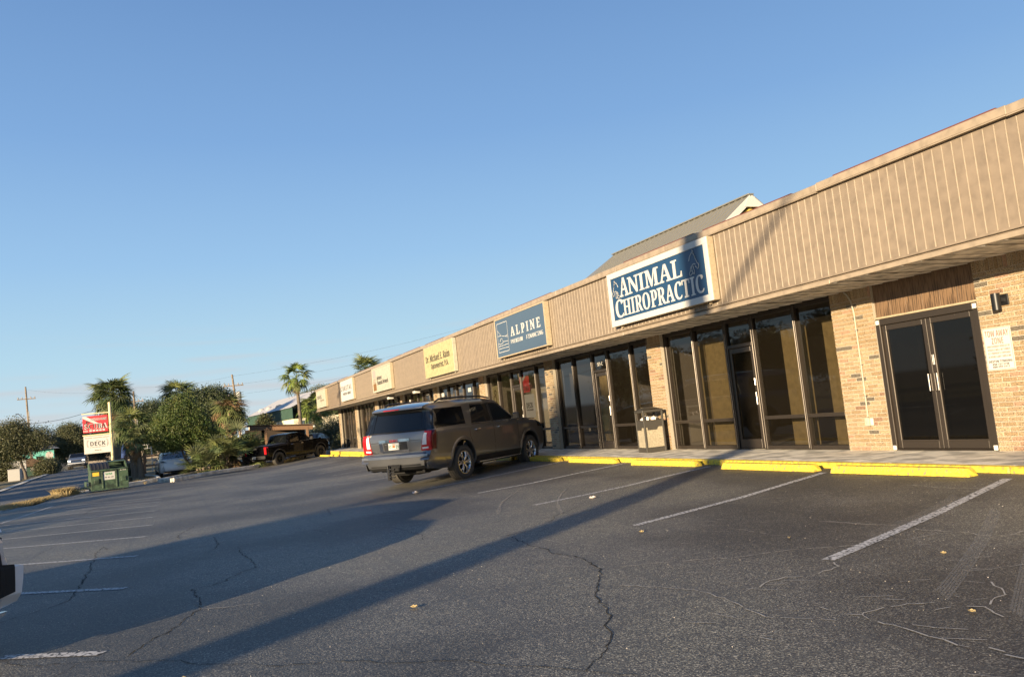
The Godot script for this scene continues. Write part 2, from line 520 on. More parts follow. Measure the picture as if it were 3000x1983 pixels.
	mat("bronze", Color(0.045, 0.036, 0.028), 0.38, 0.35)
	mat("bronze_worn", Color(0.10, 0.085, 0.07), 0.35, 0.5)
	mat("steel", Color(0.55, 0.52, 0.48), 0.28, 1.0)
	mat("chrome", Color(0.72, 0.72, 0.72), 0.12, 1.0)
	mat("white_paint", Color(0.74, 0.70, 0.60), 0.6)
	mat("black_paint", Color(0.010, 0.010, 0.011), 0.4)
	mat("dark_room", Color(0.26, 0.22, 0.17), 0.9)
	mat("room_floor", Color(0.16, 0.13, 0.10), 0.8)
	triplanar(mat("blind_tan", Color(0.40, 0.29, 0.12), 0.9), streak, 0.5)
	mat("curtain_cream", Color(0.50, 0.44, 0.31), 0.9)
	mat("wood_panel", Color(0.20, 0.125, 0.070), 0.55)
	M.wood_panel.albedo_texture = noise_tex(0.03, [[0.0, grey(0.40)], [0.4, grey(0.75)], [0.6, grey(0.95)], [1.0, grey(1.0)]], 512, FastNoiseLite.TYPE_SIMPLEX_SMOOTH, 5, 71)
	M.wood_panel.uv1_triplanar = true
	M.wood_panel.uv1_world_triplanar = true
	M.wood_panel.uv1_scale = Vector3(2.6, 0.16, 2.6)
	for g in [["glass_tint", 0.60, Color(0.010, 0.008, 0.005)], ["glass_dark", 0.95, Color(0.004, 0.004, 0.004)], ["glass_clear", 0.25, Color(0.03, 0.03, 0.028)], ["car_glass", 0.86, Color(0.006, 0.007, 0.008)], ["car_glass_front", 0.45, Color(0.02, 0.025, 0.022)]]:
		var m := mat(g[0], g[2], 0.02)
		m.transparency = BaseMaterial3D.TRANSPARENCY_ALPHA
		m.albedo_color.a = g[1]
	M.glass_dark.metallic_specular = 0.35
	# signs
	mat("sign_navy", Color(0.014, 0.050, 0.112), 0.38)
	mat("sign_slate", Color(0.062, 0.100, 0.150), 0.45)
	mat("sign_white", Color(0.52, 0.51, 0.47), 0.5)
	triplanar(mat("sign_cream", Color(0.47, 0.40, 0.205), 0.6), streak, 0.5)
	triplanar(mat("sign_pale", Color(0.46, 0.43, 0.33), 0.6), streak, 0.5)
	triplanar(mat("sign_wood", Color(0.44, 0.355, 0.235), 0.75), streak, 1.2)
	mat("print_black", Color(0.025, 0.022, 0.02), 0.6)
	mat("print_brown", Color(0.20, 0.10, 0.03), 0.6)
	mat("print_grey", Color(0.33, 0.30, 0.27), 0.6)
	mat("print_red", Color(0.55, 0.025, 0.035), 0.5)
	mat("print_faded", Color(0.43, 0.15, 0.115), 0.7)
	mat("print_green", Color(0.05, 0.25, 0.10), 0.6)
	mat("print_orange", Color(0.75, 0.26, 0.04), 0.6)
	# vehicles
	var cp := mat("suv_paint", Color(0.205, 0.205, 0.203), 0.42, 0.88)
	cp.clearcoat_enabled = true
	cp.clearcoat = 1.0
	cp.clearcoat_roughness = 0.04
	for g in [["black_car_paint", Color(0.004, 0.004, 0.005), 0.25], ["white_car_paint", Color(0.60, 0.61, 0.62), 0.3], ["silver_car_paint", Color(0.50, 0.51, 0.53), 0.3], ["grey_truck_paint", Color(0.10, 0.11, 0.13), 0.3]]:
		var m := mat(g[0], g[1], g[2])
		m.clearcoat_enabled = true
		m.clearcoat = 1.0
		m.clearcoat_roughness = 0.04
	M.black_car_paint.clearcoat = 0.25
	M.black_car_paint.metallic_specular = 0.2
	triplanar(mat("rubber", Color(0.085, 0.078, 0.066), 0.85), grain, 4.0, false)
	mat("car_plastic", Color(0.018, 0.018, 0.018), 0.6)
	mat("car_dark", Color(0.006, 0.006, 0.006), 0.8)
	mat("alloy", Color(0.62, 0.61, 0.60), 0.25, 0.95)
	mat("alloy_black", Color(0.012, 0.012, 0.012), 0.3, 0.3)
	mat("lamp_red", Color(0.45, 0.012, 0.016), 0.12)
	mat("lamp_smoked", Color(0.09, 0.004, 0.006), 0.12)
	mat("lamp_clear", Color(0.75, 0.73, 0.70), 0.12)
	mat("plate", Color(0.80, 0.78, 0.70), 0.5)
	mat("seat_cloth", Color(0.24, 0.19, 0.13), 0.9)
	mat("chair_pink", Color(0.42, 0.22, 0.17), 0.9)
	# lot furniture
	triplanar(mat("dumpster_green", Color(0.058, 0.100, 0.058), 0.55), noise_tex(0.02, [[0.0, grey(0.4)], [0.4, grey(0.8)], [0.6, grey(1.0)], [1.0, Color(1.0, 0.97, 0.9)]], 256, FastNoiseLite.TYPE_SIMPLEX_SMOOTH, 5, 81), 0.5)
	mat("lid_black", Color(0.020, 0.019, 0.018), 0.55)
	mat("label_yellow", Color(0.85, 0.48, 0.04), 0.6)
	mat("can_brown", Color(0.050, 0.045, 0.036), 0.5)
	triplanar(mat("can_stone", Color(0.46, 0.40, 0.28), 0.9), noise_tex(0.2, [[0.0, grey(0.5)], [0.5, grey(0.9)], [1.0, grey(1.0)]], 256, FastNoiseLite.TYPE_CELLULAR, 2, 91), 2.2)
	mat("paper", Color(0.80, 0.72, 0.64), 0.8)
	triplanar(mat("pole_wood", Color(0.30, 0.235, 0.17), 0.9), noise_tex(0.03, [[0.0, grey(0.5)], [0.5, grey(0.9)], [1.0, grey(1.0)]], 256, FastNoiseLite.TYPE_SIMPLEX_SMOOTH, 4, 95), 0.7)
	mat("pole_cream", Color(0.72, 0.60, 0.34), 0.6)
	mat("tyre_dust", Color(0.42, 0.39, 0.34), 0.9)
	M.tyre_dust.transparency = BaseMaterial3D.TRANSPARENCY_ALPHA
	M.tyre_dust.albedo_color.a = 0.20
	mat("wire", Color(0.02, 0.02, 0.022), 0.7)
	mat("cedar", Color(0.22, 0.125, 0.065), 0.8)
	triplanar(M.cedar, streak, 0.7)
	mat("blue_cloth", Color(0.02, 0.05, 0.16), 0.8)
	# far buildings
	mat("metal_roof", Color(0.185, 0.180, 0.155), 0.5)
	mat("metal_roof_pale", Color(0.48, 0.46, 0.43), 0.55)
	mat("green_wall", Color(0.045, 0.090, 0.066), 0.6)
	mat("cream_wall", Color(0.78, 0.68, 0.47), 0.85)
	mat("yellow_wall", Color(0.72, 0.50, 0.10), 0.8)
	mat("teal_wall", Color(0.16, 0.50, 0.42), 0.8)
	mat("shingle_brown", Color(0.12, 0.075, 0.045), 0.9)
	mat("shaded_wood", Color(0.040, 0.028, 0.020), 0.9)  # wood darkened in its colour to paint the shade inside the shelter
	mat("shingle_blue", Color(0.06, 0.075, 0.11), 0.9)
	mat("block_white", Color(0.40, 0.39, 0.36), 0.8)
	# plants
	for g in [["bark", Color(0.16, 0.125, 0.09)], ["palm_bark", Color(0.20, 0.155, 0.105)], ["boot", Color(0.34, 0.25, 0.15)], ["frond", Color(0.060, 0.090, 0.026)], ["frond_light", Color(0.145, 0.165, 0.050)], ["frond_dead", Color(0.20, 0.125, 0.060)], ["frond_dull", Color(0.095, 0.110, 0.045)], ["frond_bright", Color(0.15, 0.20, 0.04)]]:
		var m := mat(g[0], g[1], 0.7)
		if str(g[0]).begins_with("frond"):
			m.backlight_enabled = true
			m.backlight = Color(0.22, 0.22, 0.12)
	triplanar(M.bark, grain, 1.3, false)
	triplanar(M.palm_bark, grain, 1.3, false)
	var lf := mat("leaf", Color(1, 1, 1), 0.5)
	lf.vertex_color_use_as_albedo = true
	lf.backlight_enabled = true
	lf.backlight = Color(0.2, 0.2, 0.12)
	mat("straw", Color(0.42, 0.32, 0.15), 0.9)

func ribbon(mb: MB, pts: Array, w: float, up: float) -> void:
	# a strip laid on the lot along points (Vector2 x,z); ends cut square
	for i in pts.size() - 1:
		var a: Vector2 = pts[i]
		var b: Vector2 = pts[i + 1]
		var d := (b - a).normalized()
		var s := Vector2(-d.y, d.x) * w * 0.5
		var steps := maxi(1, int(a.distance_to(b) / 1.0))
		for k in steps:
			var p := a.lerp(b, float(k) / steps)
			var q := a.lerp(b, float(k + 1) / steps)
			mb.face(on_ground(p.x - s.x, p.y - s.y, up), on_ground(q.x - s.x, q.y - s.y, up), on_ground(q.x + s.x, q.y + s.y, up), on_ground(p.x + s.x, p.y + s.y, up), Vector3.UP)

func terrain(lo: Vector2, hi: Vector2, step: float, drop: float, keep: Callable, uvs := true) -> MB:
	var mb := MB.new()
	mb.with_uv = uvs
	var nx := int(ceil((hi.x - lo.x) / step))
	var nz := int(ceil((hi.y - lo.y) / step))
	for i in nx:
		for j in nz:
			var x0 := lo.x + i * step
			var z0 := lo.y + j * step
			if not keep.call(x0 + step * 0.5, z0 + step * 0.5): continue
			var c := [Vector2(x0, z0), Vector2(x0, z0 + step), Vector2(x0 + step, z0 + step), Vector2(x0 + step, z0)]
			var p := []
			var n := []
			for q in c:
				p.append(on_ground(q.x, q.y, drop))
				var e := 0.2
				n.append(Vector3(ground_y(q.x - e, q.y) - ground_y(q.x + e, q.y), 2 * e, ground_y(q.x, q.y - e) - ground_y(q.x, q.y + e)).normalized())
			mb.tri_n(p[0], p[1], p[2], n[0], n[1], n[2])
			mb.tri_n(p[0], p[2], p[3], n[0], n[2], n[3])
			if uvs:
				for k in [0, 2, 1, 0, 3, 2]:
					mb.uv.append(c[k] / 1.35)
					mb.uv2.append(c[k] / 31.0 + Vector2(0.13, 0.37))
	return mb

func build_ground() -> void:
	# one sheet of earth that reaches the horizon, 12 cm under the lot so that nothing lies flush
	var far := MB.new()
	var rings := [0.0, 60.0, 150.0, 400.0, 900.0]
	far.quad(Vector3(-900, -0.55, 900), Vector3(900, -0.55, 900), Vector3(900, -0.55, -900), Vector3(-900, -0.55, -900))
	struct("ground", far, M.earth)
	var verge := terrain(Vector2(-170, -60), Vector2(40, 60), 5.0, -0.06, func(x, z): return true, false)
	struct("verge_ground", verge, M.dry_turf)
	# parking lot
	var lot := terrain(Vector2(-58, -9), Vector2(24, 7), 1.0, 0.0, func(x, z): return z < 4.9 + (-x - 20) * 0.02 or x > -35)
	var o := struct("parking_lot", lot, M.asphalt)
	# street beyond, running along the lot and bending off
	var road := MB.new()
	road.with_uv = true
	var near := [Vector2(40, 8.6), Vector2(-20, 8.0), Vector2(-36, 7.3), Vector2(-44, 5.75), Vector2(-52, 4.9), Vector2(-70, 4.7), Vector2(-100, 6.2), Vector2(-170, 4.0)]
	var farx := [Vector2(40, 15.5), Vector2(-20, 14.0), Vector2(-45, 10.6), Vector2(-60, 10.55), Vector2(-70, 10.9), Vector2(-84, 11.6), Vector2(-110, 13.6), Vector2(-170, 11.5)]
	for i in near.size() - 1:
		var n := maxi(1, int(near[i].distance_to(near[i + 1]) / 3.0))
		for k in n:
			var a: Vector2 = near[i].lerp(near[i + 1], float(k) / n)
			var b: Vector2 = near[i].lerp(near[i + 1], float(k + 1) / n)
			var c: Vector2 = farx[i].lerp(farx[i + 1], float(k + 1) / n)
			var d: Vector2 = farx[i].lerp(farx[i + 1], float(k) / n)
			road.face(on_ground(a.x, a.y, -0.02), on_ground(b.x, b.y, -0.02), on_ground(c.x, c.y, -0.02), on_ground(d.x, d.y, -0.02), Vector3.UP)
	for p in road.v:
		road.uv.append(Vector2(p.x, p.z) / 1.5)
		road.uv2.append(Vector2(p.x, p.z) / 31.0)
	var rd := struct("road", road, M.road_asphalt)
	# gutter and edge line along the far side of the street
	var gut := MB.new()
	for i in range(1, farx.size() - 1):
		ribbon(gut, [farx[i], farx[i + 1]], 0.45, 0.03)
	struct("road_gutter", gut, M.concrete)
	var strip := MB.new()
	ribbon(strip, [Vector2(-22, 6.6), Vector2(-33, 6.3), Vector2(-38.5, 5.55), Vector2(-43.2, 4.75), Vector2(-47.5, 4.3)], 0.9, 0.012)
	struct("path_strip", strip, M.concrete)
	var turf := MB.new()
	ribbon(turf, [Vector2(-46, 4.55), Vector2(-58, 3.9), Vector2(-75, 3.6)], 1.1, 0.02)
	struct("turf_strip", turf, M.green_turf)
	# stall lines on the lot
	for k in LINES.size():
		var pts := []
		for j in range(0, LINES[k].size(), 2): pts.append(Vector2(LINES[k][j], LINES[k][j + 1]))
		var mb := MB.new()
		ribbon(mb, pts, 0.105, 0.004)
		obj("stall_line", mb, M.paint_white if k < 6 else M.paint_worn, o)
	for k in range(5, 15):
		var mb := MB.new()
		var x0 := -18.06 - 2.95 * (k - 4)
		ribbon(mb, [Vector2(x0, -8.8), Vector2(x0 + 1.35, -4.95)], 0.105, 0.004)
		obj("stall_line", mb, M.paint_worn, o)
	for k in [[1.0, -8.5], [-0.6, -8.5], [-3.4, -8.5]]:
		var mb := MB.new()
		ribbon(mb, [Vector2(k[0], -8.5), Vector2(k[0] + 1.4, -4.5)], 0.105, 0.004)
		obj("stall_line", mb, M.paint_white, o)
	# short pale scuffs in the sealed stalls, and tyre tracks
	var sc := MB.new()
	for k in 420:
		var a := Vector2(rng.randf_range(-16, -2.2), rng.randf_range(-8.2, -2.8))
		var d := Vector2.from_angle(rng.randfn(2.55, 0.35)) * rng.randf_range(0.03, 0.22)
		ribbon(sc, [a, a + d * 0.5 + Vector2(rng.randf_range(-0.01, 0.01), 0), a + d], rng.randf_range(0.003, 0.008), 0.005)
	obj("scuff", sc, M.crack_sand, o).set_meta("kind", "stuff")
	for q in [[Vector2(-5.2, -6.9), Vector2(-4.3, -5.5), Vector2(-3.6, -4.2)], [Vector2(-4.6, -6.6), Vector2(-3.8, -5.3), Vector2(-3.05, -4.1)], [Vector2(-6.0, -7.4), Vector2(-5.5, -6.4), Vector2(-5.3, -5.4)], [Vector2(-12.6, -6.2), Vector2(-11.2, -5.2), Vector2(-9.6, -4.6)], [Vector2(-13.4, -5.6), Vector2(-12.0, -4.6), Vector2(-10.6, -4.1)]]:
		var tm := MB.new()
		for s in 6:
			var pts := []
			for j in 9:
				var f := j / 8.0
				var c: Vector2 = (q[0] as Vector2).lerp(q[1], f).lerp((q[1] as Vector2).lerp(q[2], f), f)
				pts.append(c + Vector2(0.80, 0.55) * (s - 2.5) * 0.044)
			ribbon(tm, pts, 0.013, 0.0065)
		obj("tyre_mark", tm, M.tyre_dust, o)
	# cracks: jagged, of uneven width
	var dark := 0
	for c in CRACKS:
		var pts := []
		for j in range(0, c[2].size(), 2):
			var p := Vector2(c[2][j], c[2][j + 1])
			if pts.size():
				var a: Vector2 = pts[-1]
				var n := int(a.distance_to(p) / 0.055)
				for s in range(1, n):
					var q := a.lerp(p, float(s) / n)
					pts.append(q + Vector2(rng.randf_range(-1, 1), rng.randf_range(-1, 1)) * 0.020)
			pts.append(p)
		var mb := MB.new()
		for s in pts.size() - 1:
			if c[0] == "l" and rng.randf() < 0.22: continue
			ribbon(mb, [pts[s], pts[s + 1] + (pts[s + 1] - pts[s]).normalized() * 0.01], c[1] * (rng.randf_range(0.15, 0.6) if c[0] == "d" else rng.randf_range(0.5, 1.5)), 0.004 if c[0] == "d" else 0.005)
		obj("crack", mb, M.crack_dark if c[0] == "d" else M.crack_sand, o)

func build_walk() -> void:
	# pavement slabs with a joint between each, kerb stones painted yellow
	var walk := Node3D.new()
	walk.name = "pavement"
	add_child(walk)
	walk.set_meta("kind", "structure")
	var x := 3.0
	while x > -52.0:
		var w := 3.0
		var mb := MB.new()
		mb.bevel(Vector3(x - w * 0.5, WALK_Y - 0.20, (KERB_Z - 0.16 + WALL_Z - 0.4) * 0.5), Vector3(w - 0.012, 0.40, WALL_Z - 0.4 - KERB_Z + 0.16).abs(), 0.008)
		obj("slab", mb, M.concrete, walk)
		x -= w
	# the last slab is cut off at an angle by the end wall
	var last := MB.new()
	last.prism(PackedVector2Array([Vector2(-52.0, -9.2), Vector2(-56.5, -10.4), Vector2(-57.5, -14), Vector2(-52.0, -14)]), Transform3D(Basis(Vector3.RIGHT, Vector3(0, 0, 1), Vector3(0, -1, 0)), Vector3(0, WALK_Y - 0.002, 0)), 0.4)
	obj("slab", last, M.concrete, walk)
	x = 2.5
	while x > -50.5:
		var w := 1.8
		var mb := MB.new()
		mb.bevel(Vector3(x - w * 0.5, WALK_Y - 0.247, KERB_Z - 0.075), Vector3(w - 0.004, 0.5, 0.155), 0.018)
		obj("kerb_stone", mb, M.kerb_yellow, walk)
		x -= w
	# wheel stops, one to a stall
	var proto := MB.new()
	var pr := [Vector2(-0.085, 0.0), Vector2(0.085, 0.0), Vector2(0.082, 0.045), Vector2(0.055, 0.10), Vector2(-0.055, 0.10), Vector2(-0.082, 0.045)]
	var L := 2.08
	for i in pr.size():
		var a: Vector2 = pr[i]
		var b: Vector2 = pr[(i + 1) % pr.size()]
		var ea := L * 0.5 - a.y * 0.45
		var eb := L * 0.5 - b.y * 0.45
		proto.face(Vector3(-ea, a.y, a.x), Vector3(ea, a.y, a.x), Vector3(eb, b.y, b.x), Vector3(-eb, b.y, b.x), Vector3(0, a.y + b.y - 0.09, a.x + b.x))
		for s in [-1.0, 1.0]:
			proto.face(Vector3(s * ea, a.y, a.x), Vector3(s * eb, b.y, b.x), Vector3(s * (L * 0.5), 0.05, 0), Vector3(s * ea, a.y, a.x), Vector3(s, 0.2, 0))
	var pm := proto.mesh()
	var stops := [[-7.75, -8.57, 0.05], [-10.25, -8.58, 0.03], [-13.35, -8.70, 0.05], [-16.42, -8.78, 0.02], [-19.25, -8.82, 0.0], [-22.3, -8.83, 0.02], [-25.3, -8.82, 0.0], [-28.3, -8.82, 0.02], [-31.3, -8.82, 0.0], [-34.3, -8.82, 0.0], [-37.3, -8.83, 0.02], [-40.3, -8.83, 0.0], [-43.2, -8.83, 0.02], [-45.7, -8.75, 0.02], [-48.1, -8.55, 0.0], [-50.2, -8.35, 0.04], [-4.8, -8.56, 0.03]]
	var nth := ["first", "second", "third", "fourth", "fifth", "sixth", "seventh", "eighth", "ninth", "tenth", "eleventh"]
	var words := ["before the double door", "before the pane beside the double door", "before the 501 B door", "before the pier with the litter bin", "beside the large grey car"]
	for k in stops.size():
		var s: Array = stops[k]
		var o := obj("wheel_stop", pm, M.kerb_yellow)
		var lab := "yellow painted concrete wheel stop at the far stalls along the kerb"
		if k < 5: lab = "yellow painted concrete wheel stop " + words[k]
		elif k < 16: lab = "yellow concrete wheel stop, %s along the kerb beyond the large grey suv" % nth[k - 5]
		else: lab = "yellow concrete wheel stop beyond the pier with the towing notice"
		tag(o, lab, "wheel stop", "yellow wheel stops along the kerb")
		o.position = on_ground(s[0], s[1], 0.002)
		o.rotation.y = s[2]

const PIERS = [[-7.74, -3.9], [-10.43, -9.545], [-16.34, -15.74], [-22.15, -21.57], [-27.94, -27.36], [-33.70, -33.12], [-39.40, -38.82], [-45.05, -44.47], [-50.60, -50.02], [-56.10, -55.60]]

func brick_rows(x0: float, x1: float, y0: float, y1: float) -> Array:
	# [centre x, centre y, width, height, upright] of every brick in a running bond with a soldier course on top
	var out := []
	var top := y1 - 0.205
	var rows := int(round((top - y0) / 0.0677))
	var ch := (top - y0) / rows
	for r in rows:
		var x := x1
		var first := true
		while x > x0 + 0.02:
			var w := 0.2135
			if first and r % 2 == 1: w = 0.107
			first = false
			var e := maxf(x - w, x0)
			if e - x0 < 0.03: e = x0
			out.append([(x + e) * 0.5, y0 + (r + 0.5) * ch, x - e - 0.012, ch - 0.0125, false])
			x = e
	var n := int(round((x1 - x0) / 0.0677))
	for k in n:
		out.append([x0 + (k + 0.5) * (x1 - x0) / n, top + 0.10, (x1 - x0) / n - 0.010, 0.195, true])
	return out

func brick_kind() -> int:
	var t := rng.randf()
	if t < 0.40: return 0
	if t < 0.66: return 1
	if t < 0.82: return 2
	if t < 0.90: return 3
	if t < 0.965: return 4
	return 5

func build_shops() -> void:
	var shop := thing("strip_mall", "long low tan brick strip of shops with ribbed metal fascia and glass storefronts", "building")
	# --- brick piers: the two by the double door brick by brick, the others joined
	var made := {}
	var rest := []
	for k in 6: rest.append(MB.new())
	var single := 0
	for p in PIERS.size():
		var x0: float = PIERS[p][0]
		var x1: float = PIERS[p][1]
		var pier := group_node("brick_pier", shop)
		var core := MB.new()
		core.span(Vector3(x0 + 0.004, 0.0, WALL_Z - 0.35), Vector3(x1 - 0.004, 2.86, WALL_Z - 0.010))
		obj("mortar_bed", core, M.mortar, pier)
		for b in brick_rows(x0, x1, WALK_Y, 2.84):
			var one: bool = p < 2 and b[0] < -6.85 and single < 300
			var kind := brick_kind()
			var proud := rng.randf_range(-0.002, 0.002)
			var at := Vector3(b[0], b[1], WALL_Z - 0.05 + proud)
			if one:
				single += 1
				var key := "%.3f_%.3f" % [b[2], b[3]]
				if not made.has(key):
					var mb := MB.new()
					mb.bevel(Vector3.ZERO, Vector3(b[2], b[3], 0.10), 0.0045)
					made[key] = mb.mesh()
				var o := obj("brick", made[key], M["brick_%d" % kind], pier)
				o.position = at
			else:
				rest[kind].box(at, Vector3(b[2], b[3], 0.10))
	# the other bricks: one part of several surfaces
	var am := ArrayMesh.new()
	for k in 6:
		if rest[k].v.size() == 0: continue
		var a := []
		a.resize(Mesh.ARRAY_MAX)
		a[Mesh.ARRAY_VERTEX] = rest[k].v
		a[Mesh.ARRAY_NORMAL] = rest[k].n
		am.add_surface_from_arrays(Mesh.PRIMITIVE_TRIANGLES, a)
		am.surface_set_material(am.get_surface_count() - 1, M["brick_%d" % k])
	var o2 := obj("brickwork", am, null, shop)
	o2.set_meta("kind", "stuff")
	# --- shell: back wall, end walls, roof, floor, walls between the shops
	var shell := MB.new()
	shell.span(Vector3(-56.1, 0, -20.3), Vector3(-3.9, 4.2, -20.0))
	shell.span(Vector3(-56.1, 0, -20.0), Vector3(-55.8, 4.2, WALL_Z - 0.36))
	shell.span(Vector3(-4.2, 0, -20.0), Vector3(-3.9, 4.2, WALL_Z - 0.36))
	obj("outer_wall", shell, M.mortar, shop)
	var roof := MB.new()
	roof.span(Vector3(-57.2, 4.05, -20.3), Vector3(-3.0, 4.18, FASCIA_Z - 0.10))
	obj("roof", roof, M.gravel_stop, shop)
	var ceil_ := MB.new()
	ceil_.span(Vector3(-55.8, 2.87, -20.0), Vector3(-4.2, 2.95, WALL_Z + 0.02))
	obj("ceiling", ceil_, M.dark_room, shop)
	var fl := MB.new()
	fl.span(Vector3(-55.8, 0.0, -20.0), Vector3(-4.2, WALK_Y - 0.006, WALL_Z - 0.40))
	obj("shop_floor", fl, M.room_floor, shop)
	for x in [-8.0, -10.0, -16.04, -21.86, -27.65, -33.4, -39.1, -44.75, -50.3]:
		var mb := MB.new()
		mb.span(Vector3(x - 0.06, WALK_Y, -16.0), Vector3(x + 0.06, 2.86, WALL_Z - 0.36))
		obj("party_wall", mb, M.dark_room, shop)
	var bw := MB.new()
	bw.span(Vector3(-55.8, WALK_Y, -16.2), Vector3(-4.2, 2.86, -16.0))
	obj("back_partition", bw, M.dark_room, shop)
	# --- fascia: backing, ribbed panels, trims, coping
	var back := MB.new()
	back.span(Vector3(-57.30, 2.83, FASCIA_Z - 0.10), Vector3(-3.0, 4.30, FASCIA_Z - 0.014))
	back.span(Vector3(-57.30, 2.83, -20.3), Vector3(-57.20, 4.30, FASCIA_Z - 0.10))
	obj("fascia_backing", back, M.siding_2, shop)
	var pm := []
	for k in 3:
		var a := MB.new()
		a.bevel(Vector3(0, 3.565, FASCIA_Z - 0.006), Vector3(0.1425, 1.27, 0.016), 0.004)
		var b := MB.new()
		b.bevel(Vector3(0.0635, 3.565, FASCIA_Z + 0.005), Vector3(0.013, 1.268, 0.012), 0.003)
		var m := ArrayMesh.new()
		for s in [[a, M["siding_%d" % k]], [b, M.coping]]:
			var arr := []
			arr.resize(Mesh.ARRAY_MAX)
			arr[Mesh.ARRAY_VERTEX] = s[0].v
			arr[Mesh.ARRAY_NORMAL] = s[0].n
			m.add_surface_from_arrays(Mesh.PRIMITIVE_TRIANGLES, arr)
			m.surface_set_material(m.get_surface_count() - 1, s[1])
		pm.append(m)
	var far_a := MB.new()
	var x := -5.165
	var count := 0
	while x > -57.2:
		if count < 300:
			var o := obj("siding_panel", pm[rng.randi() % 3], null, shop)
			o.position.x = x
			o.position.z = rng.randf_range(-0.001, 0.001)
		else:
			far_a.box(Vector3(x, 3.565, FASCIA_Z - 0.006), Vector3(0.1425, 1.27, 0.016))
			far_a.box(Vector3(x + 0.0635, 3.565, FASCIA_Z + 0.005), Vector3(0.013, 1.268, 0.012))
		count += 1
		x -= 0.1435
	var fo := obj("siding", far_a, M.siding_0, shop)
	fo.set_meta("kind", "stuff")
	x = -3.0
	var k := 0
	while x > -57.2:
		var w := minf(3.05, x + 57.33)
		var c := x - w * 0.5
		var j := rng.randf_range(-0.008, 0.008)
		var jt := MB.new()
		jt.bevel(Vector3(c, 2.918, FASCIA_Z + 0.009), Vector3(w - 0.004, 0.030, 0.030), 0.004)
		obj("trim_strip", jt, M.siding_1, shop)
		var bb := MB.new()
		bb.bevel(Vector3(c, 2.838 + j * 0.5, FASCIA_Z + 0.008), Vector3(w - 0.006, 0.066, 0.045), 0.006)
		obj("fascia_board", bb, M.coping, shop)
		# coping: a folded sheet, sloping a little outwards
		var cp := MB.new()
		var t := Basis(Vector3.FORWARD, rng.randf_range(-0.0022, 0.0022))
		cp.bevel(Vector3(c, 4.297 + j, FASCIA_Z + 0.012), Vector3(w + 0.01, 0.118, 0.060 + (0.004 if k % 2 else 0.0)), 0.010, t)
		cp.bevel(Vector3(c, 4.228 + j, FASCIA_Z + 0.022), Vector3(w - 0.01, 0.016, 0.075), 0.003, t)
		obj("coping", cp, M.coping, shop)
		if k in [1, 2, 3, 5, 6, 8, 9, 10, 12, 14, 15]:
			var rs := MB.new()
			rs.bevel(Vector3(c + rng.randf_range(-0.2, 0.2), 4.366 + j, FASCIA_Z - 0.01), Vector3(w * rng.randf_range(0.75, 0.98), 0.022, 0.07), 0.004, t)
			obj("roof_edge", rs, M.rust_red, shop)
		x -= w
		k += 1
	# --- soffit: lapped panels running from the fascia to the wall
	x = -3.0
	var sm := MB.new()
	sm.bevel(Vector3(0, 2.812, (FASCIA_Z - 0.02 + WALL_Z - 0.02) * 0.5), Vector3(0.306, 0.010, FASCIA_Z - WALL_Z + 0.03), 0.003, Basis(Vector3.BACK, -0.045))
	var spm := sm.mesh()
	while x > -57.0:
		var o := obj("soffit_panel", spm, M.soffit, shop)
		o.position = Vector3(x - 0.15, rng.randf_range(-0.004, 0.004), 0)
		x -= 0.30
	# --- storefronts
	var bays := []
	for p in range(1, PIERS.size() - 1): bays.append([PIERS[p + 1][1], PIERS[p][0]])
	for i in bays.size(): storefront(shop, bays[i][0], bays[i][1], i)
	double_door(shop)

func bar(parent: Node, lo: Vector3, hi: Vector3, m: Material, called := "mullion") -> void:
	var mb := MB.new()
	mb.bevel((lo + hi) * 0.5, (hi - lo).abs(), 0.006)
	obj(called, mb, m, parent)

func pane(parent: Node, x0: float, x1: float, y0: float, y1: float, z: float, m: Material) -> void:
	var mb := MB.new()
	mb.quad(Vector3(x0, y0, z), Vector3(x1, y0, z), Vector3(x1, y1, z), Vector3(x0, y1, z))
	obj("pane", mb, m, parent)

